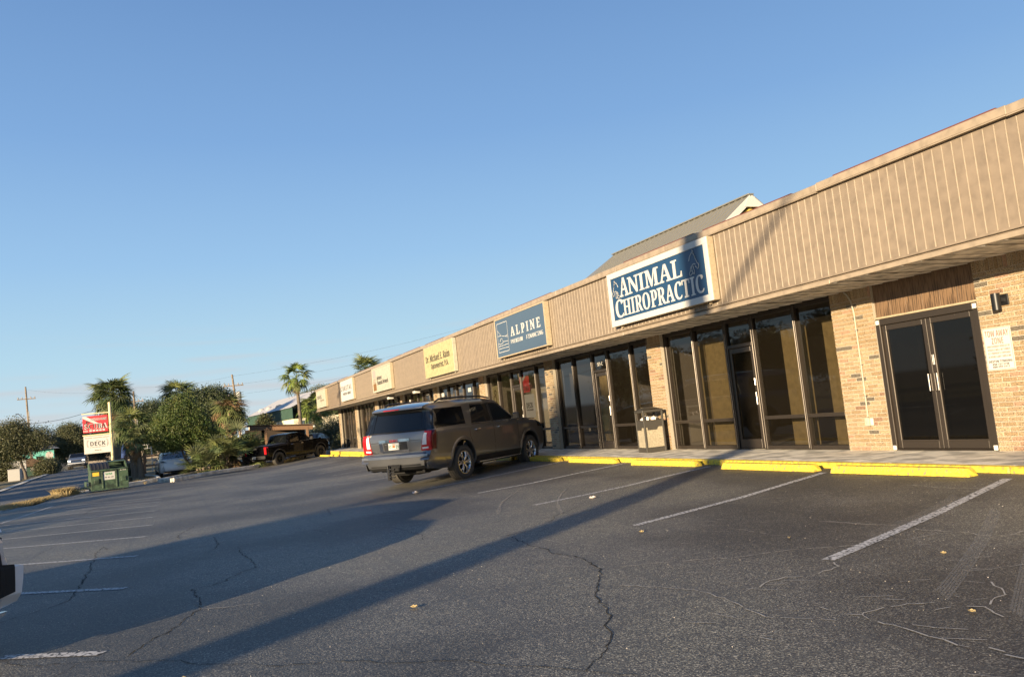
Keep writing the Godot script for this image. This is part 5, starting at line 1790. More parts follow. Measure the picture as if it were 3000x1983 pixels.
func build_pickup(called: String, label: String, paint: Material, at: Vector3, heading: float, pitch: float, k: float, detail: bool) -> Node3D:
	var t := thing(called, label, "pickup truck")
	var b := Body.new()
	b.L = 5.85
	b.W = 1.01
	b.belt = 1.24
	b.tumble = 0.24
	b.sill = 0.55
	b.rnd = 0.09
	b.plan = 0.06
	b.crown = 0.03
	b.crown_rear = 0.03
	b.line = PackedVector2Array([Vector2(0.18, 0.50), Vector2(0.04, 0.54), Vector2(0.02, 0.74), Vector2(0.10, 0.76), Vector2(0.11, 0.80), Vector2(0.10, 1.30), Vector2(0.14, 1.335), Vector2(1.0, 1.345), Vector2(1.90, 1.35), Vector2(1.93, 1.37),
		Vector2(2.12, 1.86), Vector2(2.20, 1.91), Vector2(2.7, 1.945), Vector2(3.3, 1.935), Vector2(3.55, 1.90), Vector2(4.22, 1.42), Vector2(4.30, 1.38), Vector2(4.9, 1.35), Vector2(5.45, 1.27), Vector2(5.68, 1.18), Vector2(5.80, 1.0), Vector2(5.85, 0.70), Vector2(5.80, 0.50), Vector2(5.6, 0.42)])
	var kinds := []
	for i in b.line.size(): kinds.append("p")
	kinds[9] = "g"
	kinds[14] = "g"
	for i in [0, 1]: kinds[i] = "b"
	kinds[7] = "b"
	kinds[6] = "b"
	var arches := [[1.15, 0.46, 0.52], [4.90, 0.46, 0.52]]
	car_shell(t, b, arches, 0.46, paint, kinds, M.car_glass)
	for u in [1.15, 4.90]:
		for s in [1.0, -1.0]: wheel(t, Vector3(s * 0.87, 0.425, -u), 0.425, 0.29, 0.24, s, M.alloy_black, 6)
	for s in [1.0, -1.0]:
		obj("door_window", plate_on(b, [Vector2(2.20, 1.375), Vector2(2.98, 1.375), Vector2(2.95, 1.79), Vector2(2.36, 1.79)], "side", s, 0.004), M.car_glass, t)
		obj("door_window", plate_on(b, [Vector2(3.08, 1.375), Vector2(4.02, 1.375), Vector2(3.97, 1.42), Vector2(3.48, 1.77), Vector2(3.05, 1.79)], "side", s, 0.004), M.car_glass, t)
		obj("window_trim", strip_on(b, [Vector2(3.08, 1.355), Vector2(4.12, 1.355), Vector2(3.52, 1.80)], "side", s, 0.02, 0.008), M.chrome, t)
		for seam in [[Vector2(1.92, 1.34), Vector2(1.92, 0.55)], [Vector2(2.12, 1.34), Vector2(2.14, 0.58)], [Vector2(3.03, 1.36), Vector2(3.04, 0.58)], [Vector2(4.14, 1.36), Vector2(4.16, 0.58)]]:
			obj("door_seam", strip_on(b, seam, "side", s, 0.012, 0.002), M.car_dark, t)
		obj("rocker", plate_on(b, [Vector2(1.75, 0.46), Vector2(4.3, 0.46), Vector2(4.3, 0.58), Vector2(1.75, 0.58)], "side", s, 0.012), M.car_plastic, t)
		for hu in [2.22, 3.12]:
			var hb := MB.new()
			hb.bevel(b.side(Vector2(hu + 0.08, 1.22), s, 0.03), Vector3(0.03, 0.03, 0.19), 0.01)
			obj("door_handle", hb, M.chrome, t)
		var mm := MB.new()
		mm.bevel(Vector3(s * 1.14, 1.45, -4.0), Vector3(0.22, 0.22, 0.10), 0.03)
		mm.box(Vector3(s * 1.0, 1.40, -4.02), Vector3(0.14, 0.04, 0.06))
		obj("wing_mirror", mm, M.car_plastic, t)
		obj("arch_moulding", arch_rim(b, arches[0], s), M.car_plastic, t)
		obj("arch_moulding", arch_rim(b, arches[1], s), M.car_plastic, t)
		obj("tail_lamp", plate_on(b, [Vector2(s * 0.80, 0.82), Vector2(s * 0.975, 0.82), Vector2(s * 0.985, 1.27), Vector2(s * 0.80, 1.27)], "tail", s, 0.014, 0.2), M.lamp_red, t)
		obj("tail_lamp", plate_on(b, [Vector2(0.10, 0.84), Vector2(0.24, 0.84), Vector2(0.27, 1.27), Vector2(0.11, 1.27)], "side", s, 0.006, 0.2), M.lamp_red, t)
		var rb := MB.new()
		rb.tube([Vector3(s * 0.98, 0.40, -1.95), Vector3(s * 1.0, 0.36, -2.1), Vector3(s * 1.0, 0.36, -4.0), Vector3(s * 0.98, 0.40, -4.15)], [0.04], 8)
		obj("running_board", rb, M.car_plastic, t)
		obj("bumper", plate_on(b, [Vector2(s * 0.30, 0.56), Vector2(s * 0.97, 0.58), Vector2(s * 0.97, 0.74), Vector2(s * 0.30, 0.74)], "tail", s, 0.05, 0.3), M.car_plastic, t)
		# front lamps
		var hl: StandardMaterial3D = mat("head_lamp_lit_%s" % called, Color(0.9, 0.9, 0.88), 0.1) if not M.has("head_lamp_lit_" + called) else M["head_lamp_lit_" + called]
		if called == "oncoming_pickup":
			hl.emission_enabled = true
			hl.emission = Color(1.0, 0.97, 0.9)
			hl.emission_energy_multiplier = 1.2
		obj("head_lamp", plate_on(b, [Vector2(s * 0.62, 0.98), Vector2(s * 0.93, 1.0), Vector2(s * 0.92, 1.13), Vector2(s * 0.62, 1.10)], "nose", s, 0.02, 0.2), hl, t)
		obj("fog_lamp", plate_on(b, [Vector2(s * 0.62, 0.60), Vector2(s * 0.80, 0.60), Vector2(s * 0.80, 0.68), Vector2(s * 0.62, 0.68)], "nose", s, 0.02, 0.2), M.car_plastic, t)
	obj("grille", plate_on(b, [Vector2(-0.60, 0.80), Vector2(0.60, 0.80), Vector2(0.60, 1.10), Vector2(-0.60, 1.10)], "nose", 1.0, 0.02, 0.2), M.car_dark, t)
	for y in [0.88, 0.95, 1.02]:
		obj("grille_bar", strip_on(b, [Vector2(-0.58, y), Vector2(0.58, y)], "nose", 1.0, 0.02, 0.03), M.car_plastic if not called == "oncoming_pickup" else M.chrome, t)
	obj("air_intake", plate_on(b, [Vector2(-0.55, 0.52), Vector2(0.55, 0.52), Vector2(0.55, 0.66), Vector2(-0.55, 0.66)], "nose", 1.0, 0.02, 0.2), M.car_dark, t)
	obj("front_bumper", plate_on(b, [Vector2(-0.95, 0.69), Vector2(0.95, 0.69), Vector2(0.95, 0.79), Vector2(-0.95, 0.79)], "nose", 1.0, 0.03, 0.2), paint if called != "oncoming_pickup" else M.silver_car_paint, t)
	var lp := MB.new()
	lp.bevel(b.tail(Vector2(0.0, 0.66), 0.065), Vector3(0.32, 0.16, 0.008), 0.002)
	obj("number_plate", lp, M.plate, t)
	obj("tailgate_handle", plate_on(b, [Vector2(-0.16, 1.17), Vector2(0.16, 1.17), Vector2(0.14, 1.24), Vector2(-0.14, 1.24)], "tail", 1.0, 0.010, 0.2), M.car_plastic, t)
	obj("tailgate_seam", strip_on(b, [Vector2(-0.78, 0.82), Vector2(-0.78, 1.30)], "tail", 1.0, 0.012, 0.004), M.car_dark, t)
	obj("tailgate_seam", strip_on(b, [Vector2(0.78, 0.82), Vector2(0.78, 1.30)], "tail", 1.0, 0.012, 0.004), M.car_dark, t)
	var hi := MB.new()
	hi.bevel(Vector3(0.0, 0.50, 0.05), Vector3(0.22, 0.12, 0.22), 0.02)
	hi.tube([Vector3(-0.5, 0.42, -0.4), Vector3(-0.5, 0.42, -1.1)], [0.05], 8)
	obj("tow_hitch", hi, M.car_plastic, t)
	stand(t, at, heading, pitch, 1.15, k)
	return t

func build_sedan(called: String, label: String, paint: Material, at: Vector3, heading: float, high: float, crossover: bool) -> void:
	var t := thing(called, label, "car")
	var b := Body.new()
	var f := high / 1.45
	b.L = 4.70
	b.W = 0.925
	b.belt = 0.96 * f
	b.tumble = 0.34
	b.sill = 0.42
	b.rnd = 0.13
	b.plan = 0.13
	b.crown = 0.03
	b.crown_rear = 0.10
	var pts := [Vector2(0.22, 0.26), Vector2(0.06, 0.34), Vector2(0.02, 0.55), Vector2(0.10, 0.80), Vector2(0.14, 0.98), Vector2(0.20, 1.02), Vector2(0.42, 1.04), Vector2(1.15, 1.33), Vector2(1.7, 1.435), Vector2(2.2, 1.445), Vector2(2.75, 1.38), Vector2(3.55, 0.98), Vector2(3.70, 0.93), Vector2(4.3, 0.80), Vector2(4.55, 0.68), Vector2(4.68, 0.52), Vector2(4.70, 0.34), Vector2(4.55, 0.22)]
	if crossover:
		pts = [Vector2(0.22, 0.30), Vector2(0.06, 0.36), Vector2(0.02, 0.60), Vector2(0.10, 0.74), Vector2(0.12, 0.98), Vector2(0.20, 1.04), Vector2(0.52, 1.38), Vector2(0.60, 1.42), Vector2(1.3, 1.45), Vector2(2.0, 1.45), Vector2(2.6, 1.40), Vector2(3.40, 1.02), Vector2(3.52, 0.98), Vector2(4.2, 0.92), Vector2(4.48, 0.84), Vector2(4.62, 0.70), Vector2(4.69, 0.52), Vector2(4.70, 0.36), Vector2(4.58, 0.20)]
	for i in pts.size(): b.line.append(Vector2(pts[i].x, pts[i].y * f))
	var kinds := []
	for i in pts.size(): kinds.append("p")
	kinds[5 if crossover else 6] = "g"
	kinds[10] = "g"
	kinds[0] = "b"
	var arches := [[0.92, 0.35, 0.39], [3.80, 0.35, 0.39]]
	car_shell(t, b, arches, 0.24, paint, kinds, M.car_glass)
	for u in [0.92, 3.80]:
		for s in [1.0, -1.0]: wheel(t, Vector3(s * 0.81, 0.34, -u), 0.34, 0.225, 0.235, s, M.alloy, 5)
	for s in [1.0, -1.0]:
		obj("door_window", plate_on(b, [Vector2(1.05, 1.02 * f), Vector2(2.05, 1.0 * f), Vector2(2.05, 1.34 * f), Vector2(1.55, 1.32 * f)], "side", s, 0.004), M.car_glass, t)
		obj("door_window", plate_on(b, [Vector2(2.12, 1.0 * f), Vector2(3.22, 0.985 * f), Vector2(3.0, 1.10 * f), Vector2(2.62, 1.30 * f), Vector2(2.12, 1.34 * f)], "side", s, 0.004), M.car_glass, t)
		for seam in [[Vector2(1.25, 0.95 * f), Vector2(1.35, 0.45)], [Vector2(2.08, 0.97 * f), Vector2(2.12, 0.36)], [Vector2(3.30, 0.96 * f), Vector2(3.36, 0.40)]]:
			obj("door_seam", strip_on(b, seam, "side", s, 0.010, 0.002), M.car_dark, t)
		var mm := MB.new()
		mm.bevel(Vector3(s * 1.0, 1.02 * f, -3.02), Vector3(0.20, 0.13, 0.10), 0.03)
		obj("wing_mirror", mm, paint, t)
		obj("tail_lamp", plate_on(b, [Vector2(s * 0.50, 0.84 * f), Vector2(s * 0.86, 0.86 * f), Vector2(s * 0.87, 0.93 * f), Vector2(s * 0.70, 0.94 * f)], "tail", s, 0.012, 0.1), M.lamp_red if crossover else M.car_glass, t)
		obj("head_lamp", plate_on(b, [Vector2(s * 0.52, 0.72 * f), Vector2(s * 0.80, 0.76 * f), Vector2(s * 0.82, 0.84 * f), Vector2(s * 0.60, 0.80 * f)], "nose", s, 0.012, 0.1), M.lamp_clear, t)
		obj("head_lamp", plate_on(b, [Vector2(4.10, 0.78 * f), Vector2(4.48, 0.70 * f), Vector2(4.44, 0.78 * f), Vector2(4.16, 0.86 * f)], "side", s, 0.010, 0.1), M.car_glass, t)
		obj("lamp_strip", strip_on(b, [Vector2(4.14, 0.79 * f), Vector2(4.50, 0.70 * f)], "side", s, 0.02, 0.014), M.chrome, t)
		if crossover:
			obj("bumper_blade", plate_on(b, [Vector2(s * 0.55, 0.30), Vector2(s * 0.80, 0.34), Vector2(s * 0.84, 0.60), Vector2(s * 0.76, 0.62)], "nose", s, 0.03, 0.1), paint, t)
			obj("fog_vent", plate_on(b, [Vector2(s * 0.58, 0.40), Vector2(s * 0.74, 0.42), Vector2(s * 0.76, 0.62), Vector2(s * 0.62, 0.64)], "nose", s, 0.034, 0.1), M.car_dark, t)
	if crossover:
		obj("grille", plate_on(b, [Vector2(-0.62, 0.34), Vector2(0.62, 0.34), Vector2(0.70, 0.80), Vector2(-0.70, 0.80)], "nose", 1.0, 0.02, 0.1), M.car_dark, t)
		obj("grille_trim", strip_on(b, [Vector2(-0.60, 0.77), Vector2(-0.52, 0.42), Vector2(0.52, 0.42), Vector2(0.60, 0.77)], "nose", 1.0, 0.03, 0.03), M.chrome, t)
		obj("bumper_lip", plate_on(b, [Vector2(-0.72, 0.24), Vector2(0.72, 0.24), Vector2(0.74, 0.28), Vector2(-0.74, 0.28)], "nose", 1.0, 0.04, 0.1), M.silver_car_paint, t)
	else:
		obj("lower_valance", plate_on(b, [Vector2(-0.70, 0.27), Vector2(0.70, 0.27), Vector2(0.66, 0.40), Vector2(-0.66, 0.40)], "tail", 1.0, 0.008, 0.2), M.car_plastic, t)
		var lp := MB.new()
		lp.bevel(b.tail(Vector2(0.0, 0.76), 0.02), Vector3(0.31, 0.15, 0.006), 0.002)
		obj("number_plate", lp, M.plate, t)
	stand(t, at, heading, 0.0, 0.92)

func build_vehicles() -> void:
	build_suv()
	build_pickup("black_pickup", "black crew cab pickup parked by the kerb in front of palmettos", M.black_car_paint, Vector3(-50.61, ground_y(-50.6, -5.1) - 0.02, -5.10), deg_to_rad(37.0), deg_to_rad(1.6), 0.93, true)
	var q := build_pickup("oncoming_pickup", "dark grey pickup with lit headlamps coming along the street", M.grey_truck_paint, Vector3(-117.5, 0.0, 11.6), deg_to_rad(-88.0), 0.0, 1.0, false)
	build_sedan("white_sedan", "white sedan seen from behind between tree and palm trunks", M.white_car_paint, on_ground(-52.8, 0.12, 0.0), deg_to_rad(95.0), 1.44, false)
	build_sedan("white_crossover", "white crossover with black grille of which only the nose shows", M.white_car_paint, Vector3(-8.82, 0.0, 4.70), deg_to_rad(-36.0), 1.66, true)
	build_sedan("dark_sedan", "dark sedan parked behind the far end of the shops", M.black_car_paint, on_ground(-66.5, -10.6, 0.0), deg_to_rad(-120.0), 1.42, false)

# ---------------------------------------------------------------- lot furniture
func build_street_furniture() -> void:
	dumpster()
	pole_sign()
	# kerbed beds at the end of the lot
	bed("kerb_bed", "curving concrete kerb and mulch bed under the palmettos", [Vector2(-43.41, 0.26), Vector2(-45.89, -0.75), Vector2(-47.67, -2.08), Vector2(-49.43, -4.04), Vector2(-51.2, -5.6), Vector2(-53.2, -7.4), Vector2(-57.0, -9.6), Vector2(-62.0, -8.5), Vector2(-60.0, -2.0), Vector2(-50.0, -0.9), Vector2(-45.0, 0.9)])
	bed("palm_bed", "small kerbed mulch bed at the foot of the palm trunks", [Vector2(-44.6, 2.55), Vector2(-45.28, 1.63), Vector2(-47.55, 0.95), Vector2(-51.6, 1.15), Vector2(-56, 1.9), Vector2(-56, 3.4), Vector2(-50, 3.2)])
	# utility poles
	utility_pole("utility_pole", "timber utility pole carrying a grey transformer can behind the palmettos", Vector3(-84.9, 0.0, -6.1), 8.05, Vector2(0.035, 0.0), true)
	utility_pole("utility_pole", "tall timber utility pole with lamp arm above street trees", Vector3(-108.9, 0.0, 15.6), 10.3, Vector2(0.0, 0.012), false)
	utility_pole("utility_pole", "thin timber pole half hidden behind the tall palm", Vector3(-96.0, 0.0, 3.75), 7.9, Vector2(0.0, 0.0), false)
	# wires
	var runs := [
		[Vector3(-108.9, 9.9, 15.6), Vector3(-96.0, 8.3, 3.6), 0.5], [Vector3(-96.0, 8.3, 3.6), Vector3(-84.7, 7.9, -5.7), 0.3], [Vector3(-84.7, 7.9, -5.7), Vector3(-60, 10.2, -30), 0.6],
		[Vector3(-84.7, 7.0, -5.9), Vector3(-60, 9.3, -30), 0.6], [Vector3(-84.7, 6.0, -5.9), Vector3(-60, 8.2, -30), 0.6], [Vector3(-96.0, 7.3, 3.6), Vector3(-84.7, 7.0, -5.9), 0.3], [Vector3(-59.8, 4.31, 5.2), Vector3(-59.0, 4.5, 12.0), 0.55], [Vector3(-59.8, 4.31, 5.2), Vector3(-63.8, 4.9, 4.0), 0.05],
		[Vector3(-84.8, 5.9, -5.9), Vector3(-104.0, 4.3, -8.6), 0.5]]
	var wt := ["overhead wire between the lamp pole and the thin pole", "overhead wire from thin pole to transformer pole", "topmost wire leaving the transformer pole over the shops", "middle wire leaving the transformer pole over the shops", "lowest wire leaving the transformer pole over the shops", "lower wire from thin pole to transformer pole", "sagging service wire beside the red scuba sign", "short wire end tied into the tall palm", "drop wire from transformer pole to green building"]
	for k in runs.size():
		var r: Array = runs[k]
		var pts := []
		for j in 13:
			var f := j / 12.0
			pts.append((r[0] as Vector3).lerp(r[1], f) - Vector3(0, r[2] * 4 * f * (1 - f), 0))
		var mb := MB.new()
		mb.tube(pts, [0.013 if k in [6, 7] else 0.006], 5)
		tag(obj("overhead_wire", mb, M.wire), wt[k], "wire", "overhead wires")
	# timber rail fence behind the beds
	var t := thing("rail_fence", "orange cedar rail fence with posts behind the palm trunks", "fence", Vector3(-62, -0.24, 0))
	for k in 7:
		var z := 4.4 - k * 1.15
		var mb := MB.new()
		mb.bevel(Vector3(0, 0.72, z), Vector3(0.16, 1.44, 0.16), 0.01)
		obj("post", mb, M.cedar, t)
		if k < 6:
			for y in [0.55, 1.22]:
				mb = MB.new()
				mb.bevel(Vector3(0.04, y, z - 0.575), Vector3(0.05, 0.12, 1.0), 0.006)
				obj("rail", mb, M.cedar, t)
	# planter pots and cable spool along it
	for q in [[-61.0, 0.35, 0.30, "round terracotta pot standing at the cedar fence"], [-61.2, 0.95, 0.22, "smaller terracotta pot standing at the cedar fence"]]:
		var mb := MB.new()
		mb.lathe([Vector2(0.0, 0.0), Vector2(q[2] * 0.65, 0.0), Vector2(q[2], 0.55), Vector2(q[2] * 1.08, 0.56), Vector2(q[2] * 1.08, 0.64), Vector2(q[2] * 0.9, 0.64), Vector2(q[2] * 0.85, 0.5), Vector2(0.0, 0.5)], Transform3D.IDENTITY, 18)
		var o := obj("flower_pot", mb, M.cedar)
		o.position = on_ground(q[0], q[1], -0.02)
		tag(o, q[3], "pot")
	# folded blue umbrella by the fence and white sandwich board frame
	t = thing("patio_umbrella", "folded dark blue patio umbrella standing behind the dumpster", "umbrella", on_ground(-65.9, 3.55, 0.0))
	var mb := MB.new()
	mb.tube([Vector3(0, 0, 0), Vector3(0, 2.5, 0)], [0.03], 8)
	obj("pole", mb, M.sign_white, t)
	mb = MB.new()
	mb.lathe([Vector2(0.05, 0.55), Vector2(0.24, 0.7), Vector2(0.20, 1.5), Vector2(0.10, 2.2), Vector2(0.0, 2.42)], Transform3D.IDENTITY, 9)
	obj("canopy", mb, M.blue_cloth, t)
	t = thing("white_rack", "white tubular rack frame between palm trunk and round tree", "rack", Vector3(-65.9, -0.19, 2.25), 1.5)
	for q in [[Vector3(-0.55, 1.72, 0), Vector3(0.55, 1.72, 0)], [Vector3(-0.55, 2.0, 0), Vector3(0.55, 2.0, 0)], [Vector3(-0.55, 0, 0), Vector3(-0.55, 2.0, 0)], [Vector3(0.55, 0, 0), Vector3(0.55, 2.0, 0)], [Vector3(0.30, 1.72, 0), Vector3(0.30, 2.0, 0)]]:
		mb = MB.new()
		mb.tube(q, [0.035], 8)
		obj("bar", mb, M.sign_white, t)
	# dry grass along the strip
	var tuft := MB.new()
	for k in 9:
		var a := TAU * k / 9.0
		var d := Vector3(cos(a), 0, sin(a))
		var s := Vector3(-d.z, 0, d.x) * 0.012
		tuft.quad(d * 0.03 - s, d * 0.03 + s, d * 0.12 + Vector3(0, 0.16, 0) + s * 0.7, d * 0.12 + Vector3(0, 0.16, 0) - s * 0.7)
		tuft.tri(d * 0.12 + Vector3(0, 0.16, 0) - s * 0.7, d * 0.12 + Vector3(0, 0.16, 0) + s * 0.7, d * 0.26 + Vector3(0, 0.25, 0))
	var spots := []
	for k in 620:
		var f := rng.randf()
		var c := Vector2(-34.0, 6.0).lerp(Vector2(-43.6, 4.5), f)
		spots.append([c + Vector2(rng.randfn(0, 0.25), rng.randfn(0, 0.16)), rng.randf_range(0.35, 0.9)])
	for k in 160: spots.append([Vector2(-42.2, 4.85) + Vector2(rng.randfn(0, 0.4), rng.randfn(0, 0.16)), rng.randf_range(0.8, 1.7)])
	for k in 160: spots.append([Vector2(rng.randf_range(-56, -45), rng.randf_range(1.3, 2.6)), rng.randf_range(0.4, 0.9)])
	scatter("dry_grass", "dry straw coloured grass along the edge of the lot", tuft.mesh(), M.straw, spots)
	# street furniture over the road
	t = thing("stop_sign", "back of an octagonal stop sign on a thin post", "sign", Vector3(-99.2, 0, 12.55), 1.4)
	mb = MB.new()
	mb.tube([Vector3(0, 0, 0), Vector3(0, 2.3, 0)], [0.03], 8)
	obj("post", mb, M.steel, t)
	mb = MB.new()
	var oc := PackedVector2Array()
	for k in 8: oc.append(Vector2(cos(TAU * (k + 0.5) / 8), sin(TAU * (k + 0.5) / 8)) * 0.40 + Vector2(0, 2.0))
	mb.prism(oc, Transform3D(Basis.IDENTITY, Vector3(0, 0, 0.03)), 0.006)
	obj("plate", mb, M.print_grey, t)
	for q in [[-80.5, 11.95, "pale green utility cabinet beside the street tree trunk"], [-92.0, 13.9, "pale utility cabinet near the brown roofed hut"]]:
		mb = MB.new()
		mb.bevel(Vector3(0, 0.5, 0), Vector3(0.8, 1.0, 0.9), 0.03)
		mb.bevel(Vector3(0, 1.0, 0), Vector3(0.86, 0.06, 0.96), 0.02)
		var o := obj("utility_cabinet", mb, M.block_white)
		o.position = Vector3(q[0], -0.05, q[1] + 0.9)
		tag(o, q[2], "cabinet", "utility cabinets by the street")

func scatter(called: String, label: String, m: Mesh, material: Material, spots: Array) -> void:
	var mm := MultiMesh.new()
	mm.transform_format = MultiMesh.TRANSFORM_3D
	mm.mesh = m
	mm.instance_count = spots.size()
	for k in spots.size():
		var s: float = spots[k][1]
		mm.set_instance_transform(k, Transform3D(Basis(Vector3.UP, rng.randf() * TAU) * s, on_ground(spots[k][0].x, spots[k][0].y, -0.02)))
	var o := MultiMeshInstance3D.new()
	o.multimesh = mm
	o.material_override = material
	o.name = numbered(called)
	add_child(o)
	o.set_meta("kind", "stuff")
	tag(o, label, "grass")

func bed(called: String, label: String, ring: Array) -> void:
	var t := thing(called, label, "planting bed")
	var mb := MB.new()
	var poly := PackedVector2Array(ring)
	var ix := Geometry2D.triangulate_polygon(poly)
	for k in range(0, ix.size(), 3):
		var p := []
		for j in 3: p.append(on_ground(poly[ix[k + j]].x, poly[ix[k + j]].y, 0.09))
		if (p[1] - p[0]).cross(p[2] - p[0]).y > 0: mb.tri(p[0], p[1], p[2])
		else: mb.tri(p[0], p[2], p[1])
	obj("mulch", mb, M.mulch, t)
	for k in ring.size():
		var a: Vector2 = ring[k]
		var b: Vector2 = ring[(k + 1) % ring.size()]
		var n := maxi(1, int(a.distance_to(b) / 1.5))
		for j in n:
			var p := on_ground(a.lerp(b, float(j) / n).x, a.lerp(b, float(j) / n).y)
			var q := on_ground(a.lerp(b, float(j + 1) / n).x, a.lerp(b, float(j + 1) / n).y)
			var d := (q - p).normalized()
			var s := MB.new()
			s.bevel((p + q) * 0.5 + Vector3(0, 0.02, 0), Vector3(p.distance_to(q) - 0.01, 0.34, 0.17), 0.03, Basis(d, Vector3.UP, d.cross(Vector3.UP)))
			obj("kerb_stone", s, M.concrete, t)

func dumpster() -> void:
	var t := thing("dumpster", "green front loading dumpster with ribbed black lid half open", "dumpster", on_ground(-42.05, 2.93, 0.0), deg_to_rad(100.0))
	t.scale = Vector3.ONE * 0.95
	# local: x to the right, z towards the viewer, front face at z = 0
	var w := 0.80
	var d := -1.35
	var fh := 1.02
	var bh := 1.38
	var mb := MB.new()
	var side := PackedVector2Array([Vector2(0, 0.06), Vector2(0, fh), Vector2(d * 0.45, bh), Vector2(d, bh), Vector2(d, 0.06)])
	for s in [-1.0, 1.0]:
		# profile lies in the z,y plane
		mb.prism(side, Transform3D(Basis(Vector3(0, 0, 1), Vector3(0, 1, 0), Vector3(-1, 0, 0)), Vector3(s * w + (0.02 if s > 0 else 0.02), 0, 0)), 0.04)
	mb.bevel(Vector3(0, 0.54, -0.02), Vector3(w * 2 + 0.06, 0.96, 0.05), 0.008)
	mb.box(Vector3(0, 0.72, d + 0.02), Vector3(w * 2, 1.32, 0.04))
	mb.box(Vector3(0, 0.09, d * 0.5), Vector3(w * 2, 0.06, -d))
	obj("body", mb, M.dumpster_green, t)
	for x in [-0.32, 0.30]:
		mb = MB.new()
		mb.bevel(Vector3(x, 0.56, 0.02), Vector3(0.06, 0.82, 0.05), 0.008)
		obj("rib", mb, M.dumpster_green, t)
	mb = MB.new()
	mb.bevel(Vector3(0, fh, 0.015), Vector3(w * 2 + 0.10, 0.08, 0.09), 0.015)
	obj("top_rail", mb, M.dumpster_green, t)
	for s in [-1.0, 1.0]:
		mb = MB.new()
		for y in [0.30, 0.52]: mb.bevel(Vector3(s * (w + 0.12), y, -0.62), Vector3(0.20, 0.03, 1.05), 0.006)
		mb.bevel(Vector3(s * (w + 0.21), 0.41, -0.62), Vector3(0.03, 0.24, 1.05), 0.006)
		obj("fork_pocket", mb, M.dumpster_green, t)
	for q in [[-0.58, 0.30], [0.60, 0.30]]:
		mb = MB.new()
		mb.bevel(Vector3(q[0], 0.52, 0.03), Vector3(0.22, 0.22, 0.05), 0.01)
		obj("bump_plate", mb, M.dumpster_green, t)
	# shut lid on one side: hinged at the back, ribbed, sagging
	mb = MB.new()
	var g := []
	for i in 10:
		var row := []
		for j in 41:
			var f := i / 9.0
			var x := lerpf(-w - 0.01, 0.02, j / 40.0)
			var z := lerpf(d * 0.62, 0.03, f)
			var y := lerpf(bh + 0.03, fh + 0.05, pow(f, 1.5)) + 0.045 * sin(f * PI)
			row.append(Vector3(x, y + 0.020 * maxf(0.0, sin(j / 40.0 * TAU * 5.0)), z))
		g.append(row)
	mb.grid(g)
	obj("lid", mb, M.lid_black, t)
	# the other lid thrown back
	mb = MB.new()
	mb.bevel(Vector3(0.42, bh + 0.02, d * 0.75), Vector3(0.80, 0.05, 0.55), 0.01, Basis(Vector3.RIGHT, 0.1))
	obj("lid", mb, M.dumpster_green, t)
	mb = MB.new()
	mb.span(Vector3(0.03, 0.5, d + 0.05), Vector3(w - 0.03, 0.72, -0.06))
	obj("rubbish", mb, M.paper, t)
	# labels
	mb = MB.new()
	mb.box(Vector3(-0.02, 0.73, 0.008), Vector3(0.50, 0.38, 0.008))
	obj("label_sheet", mb, M.sign_white, t)
	lettering(t, "WM", Vector3(-0.04, 0.82, 0.013), 0.10, 0.30, M.print_green, "sans", true, 0, 0.003, true)
	lettering(t, "800 - 866 - 4460", Vector3(-0.02, 0.66, 0.013), 0.05, 0.38, M.print_black, "sans", true, 0, 0.003)
	mb = MB.new()
	mb.box(Vector3(-0.60, 0.86, 0.008), Vector3(0.28, 0.17, 0.008))
	obj("warning_label", mb, M.label_yellow, t)
	small_print(t, -0.60, 0.865, 0.22, 0.09, M.print_brown)
	lettering(t, "8745", Vector3(0.60, 0.955, 0.012), 0.075, 0.26, M.sign_white, "sans", true, 0, 0.003)

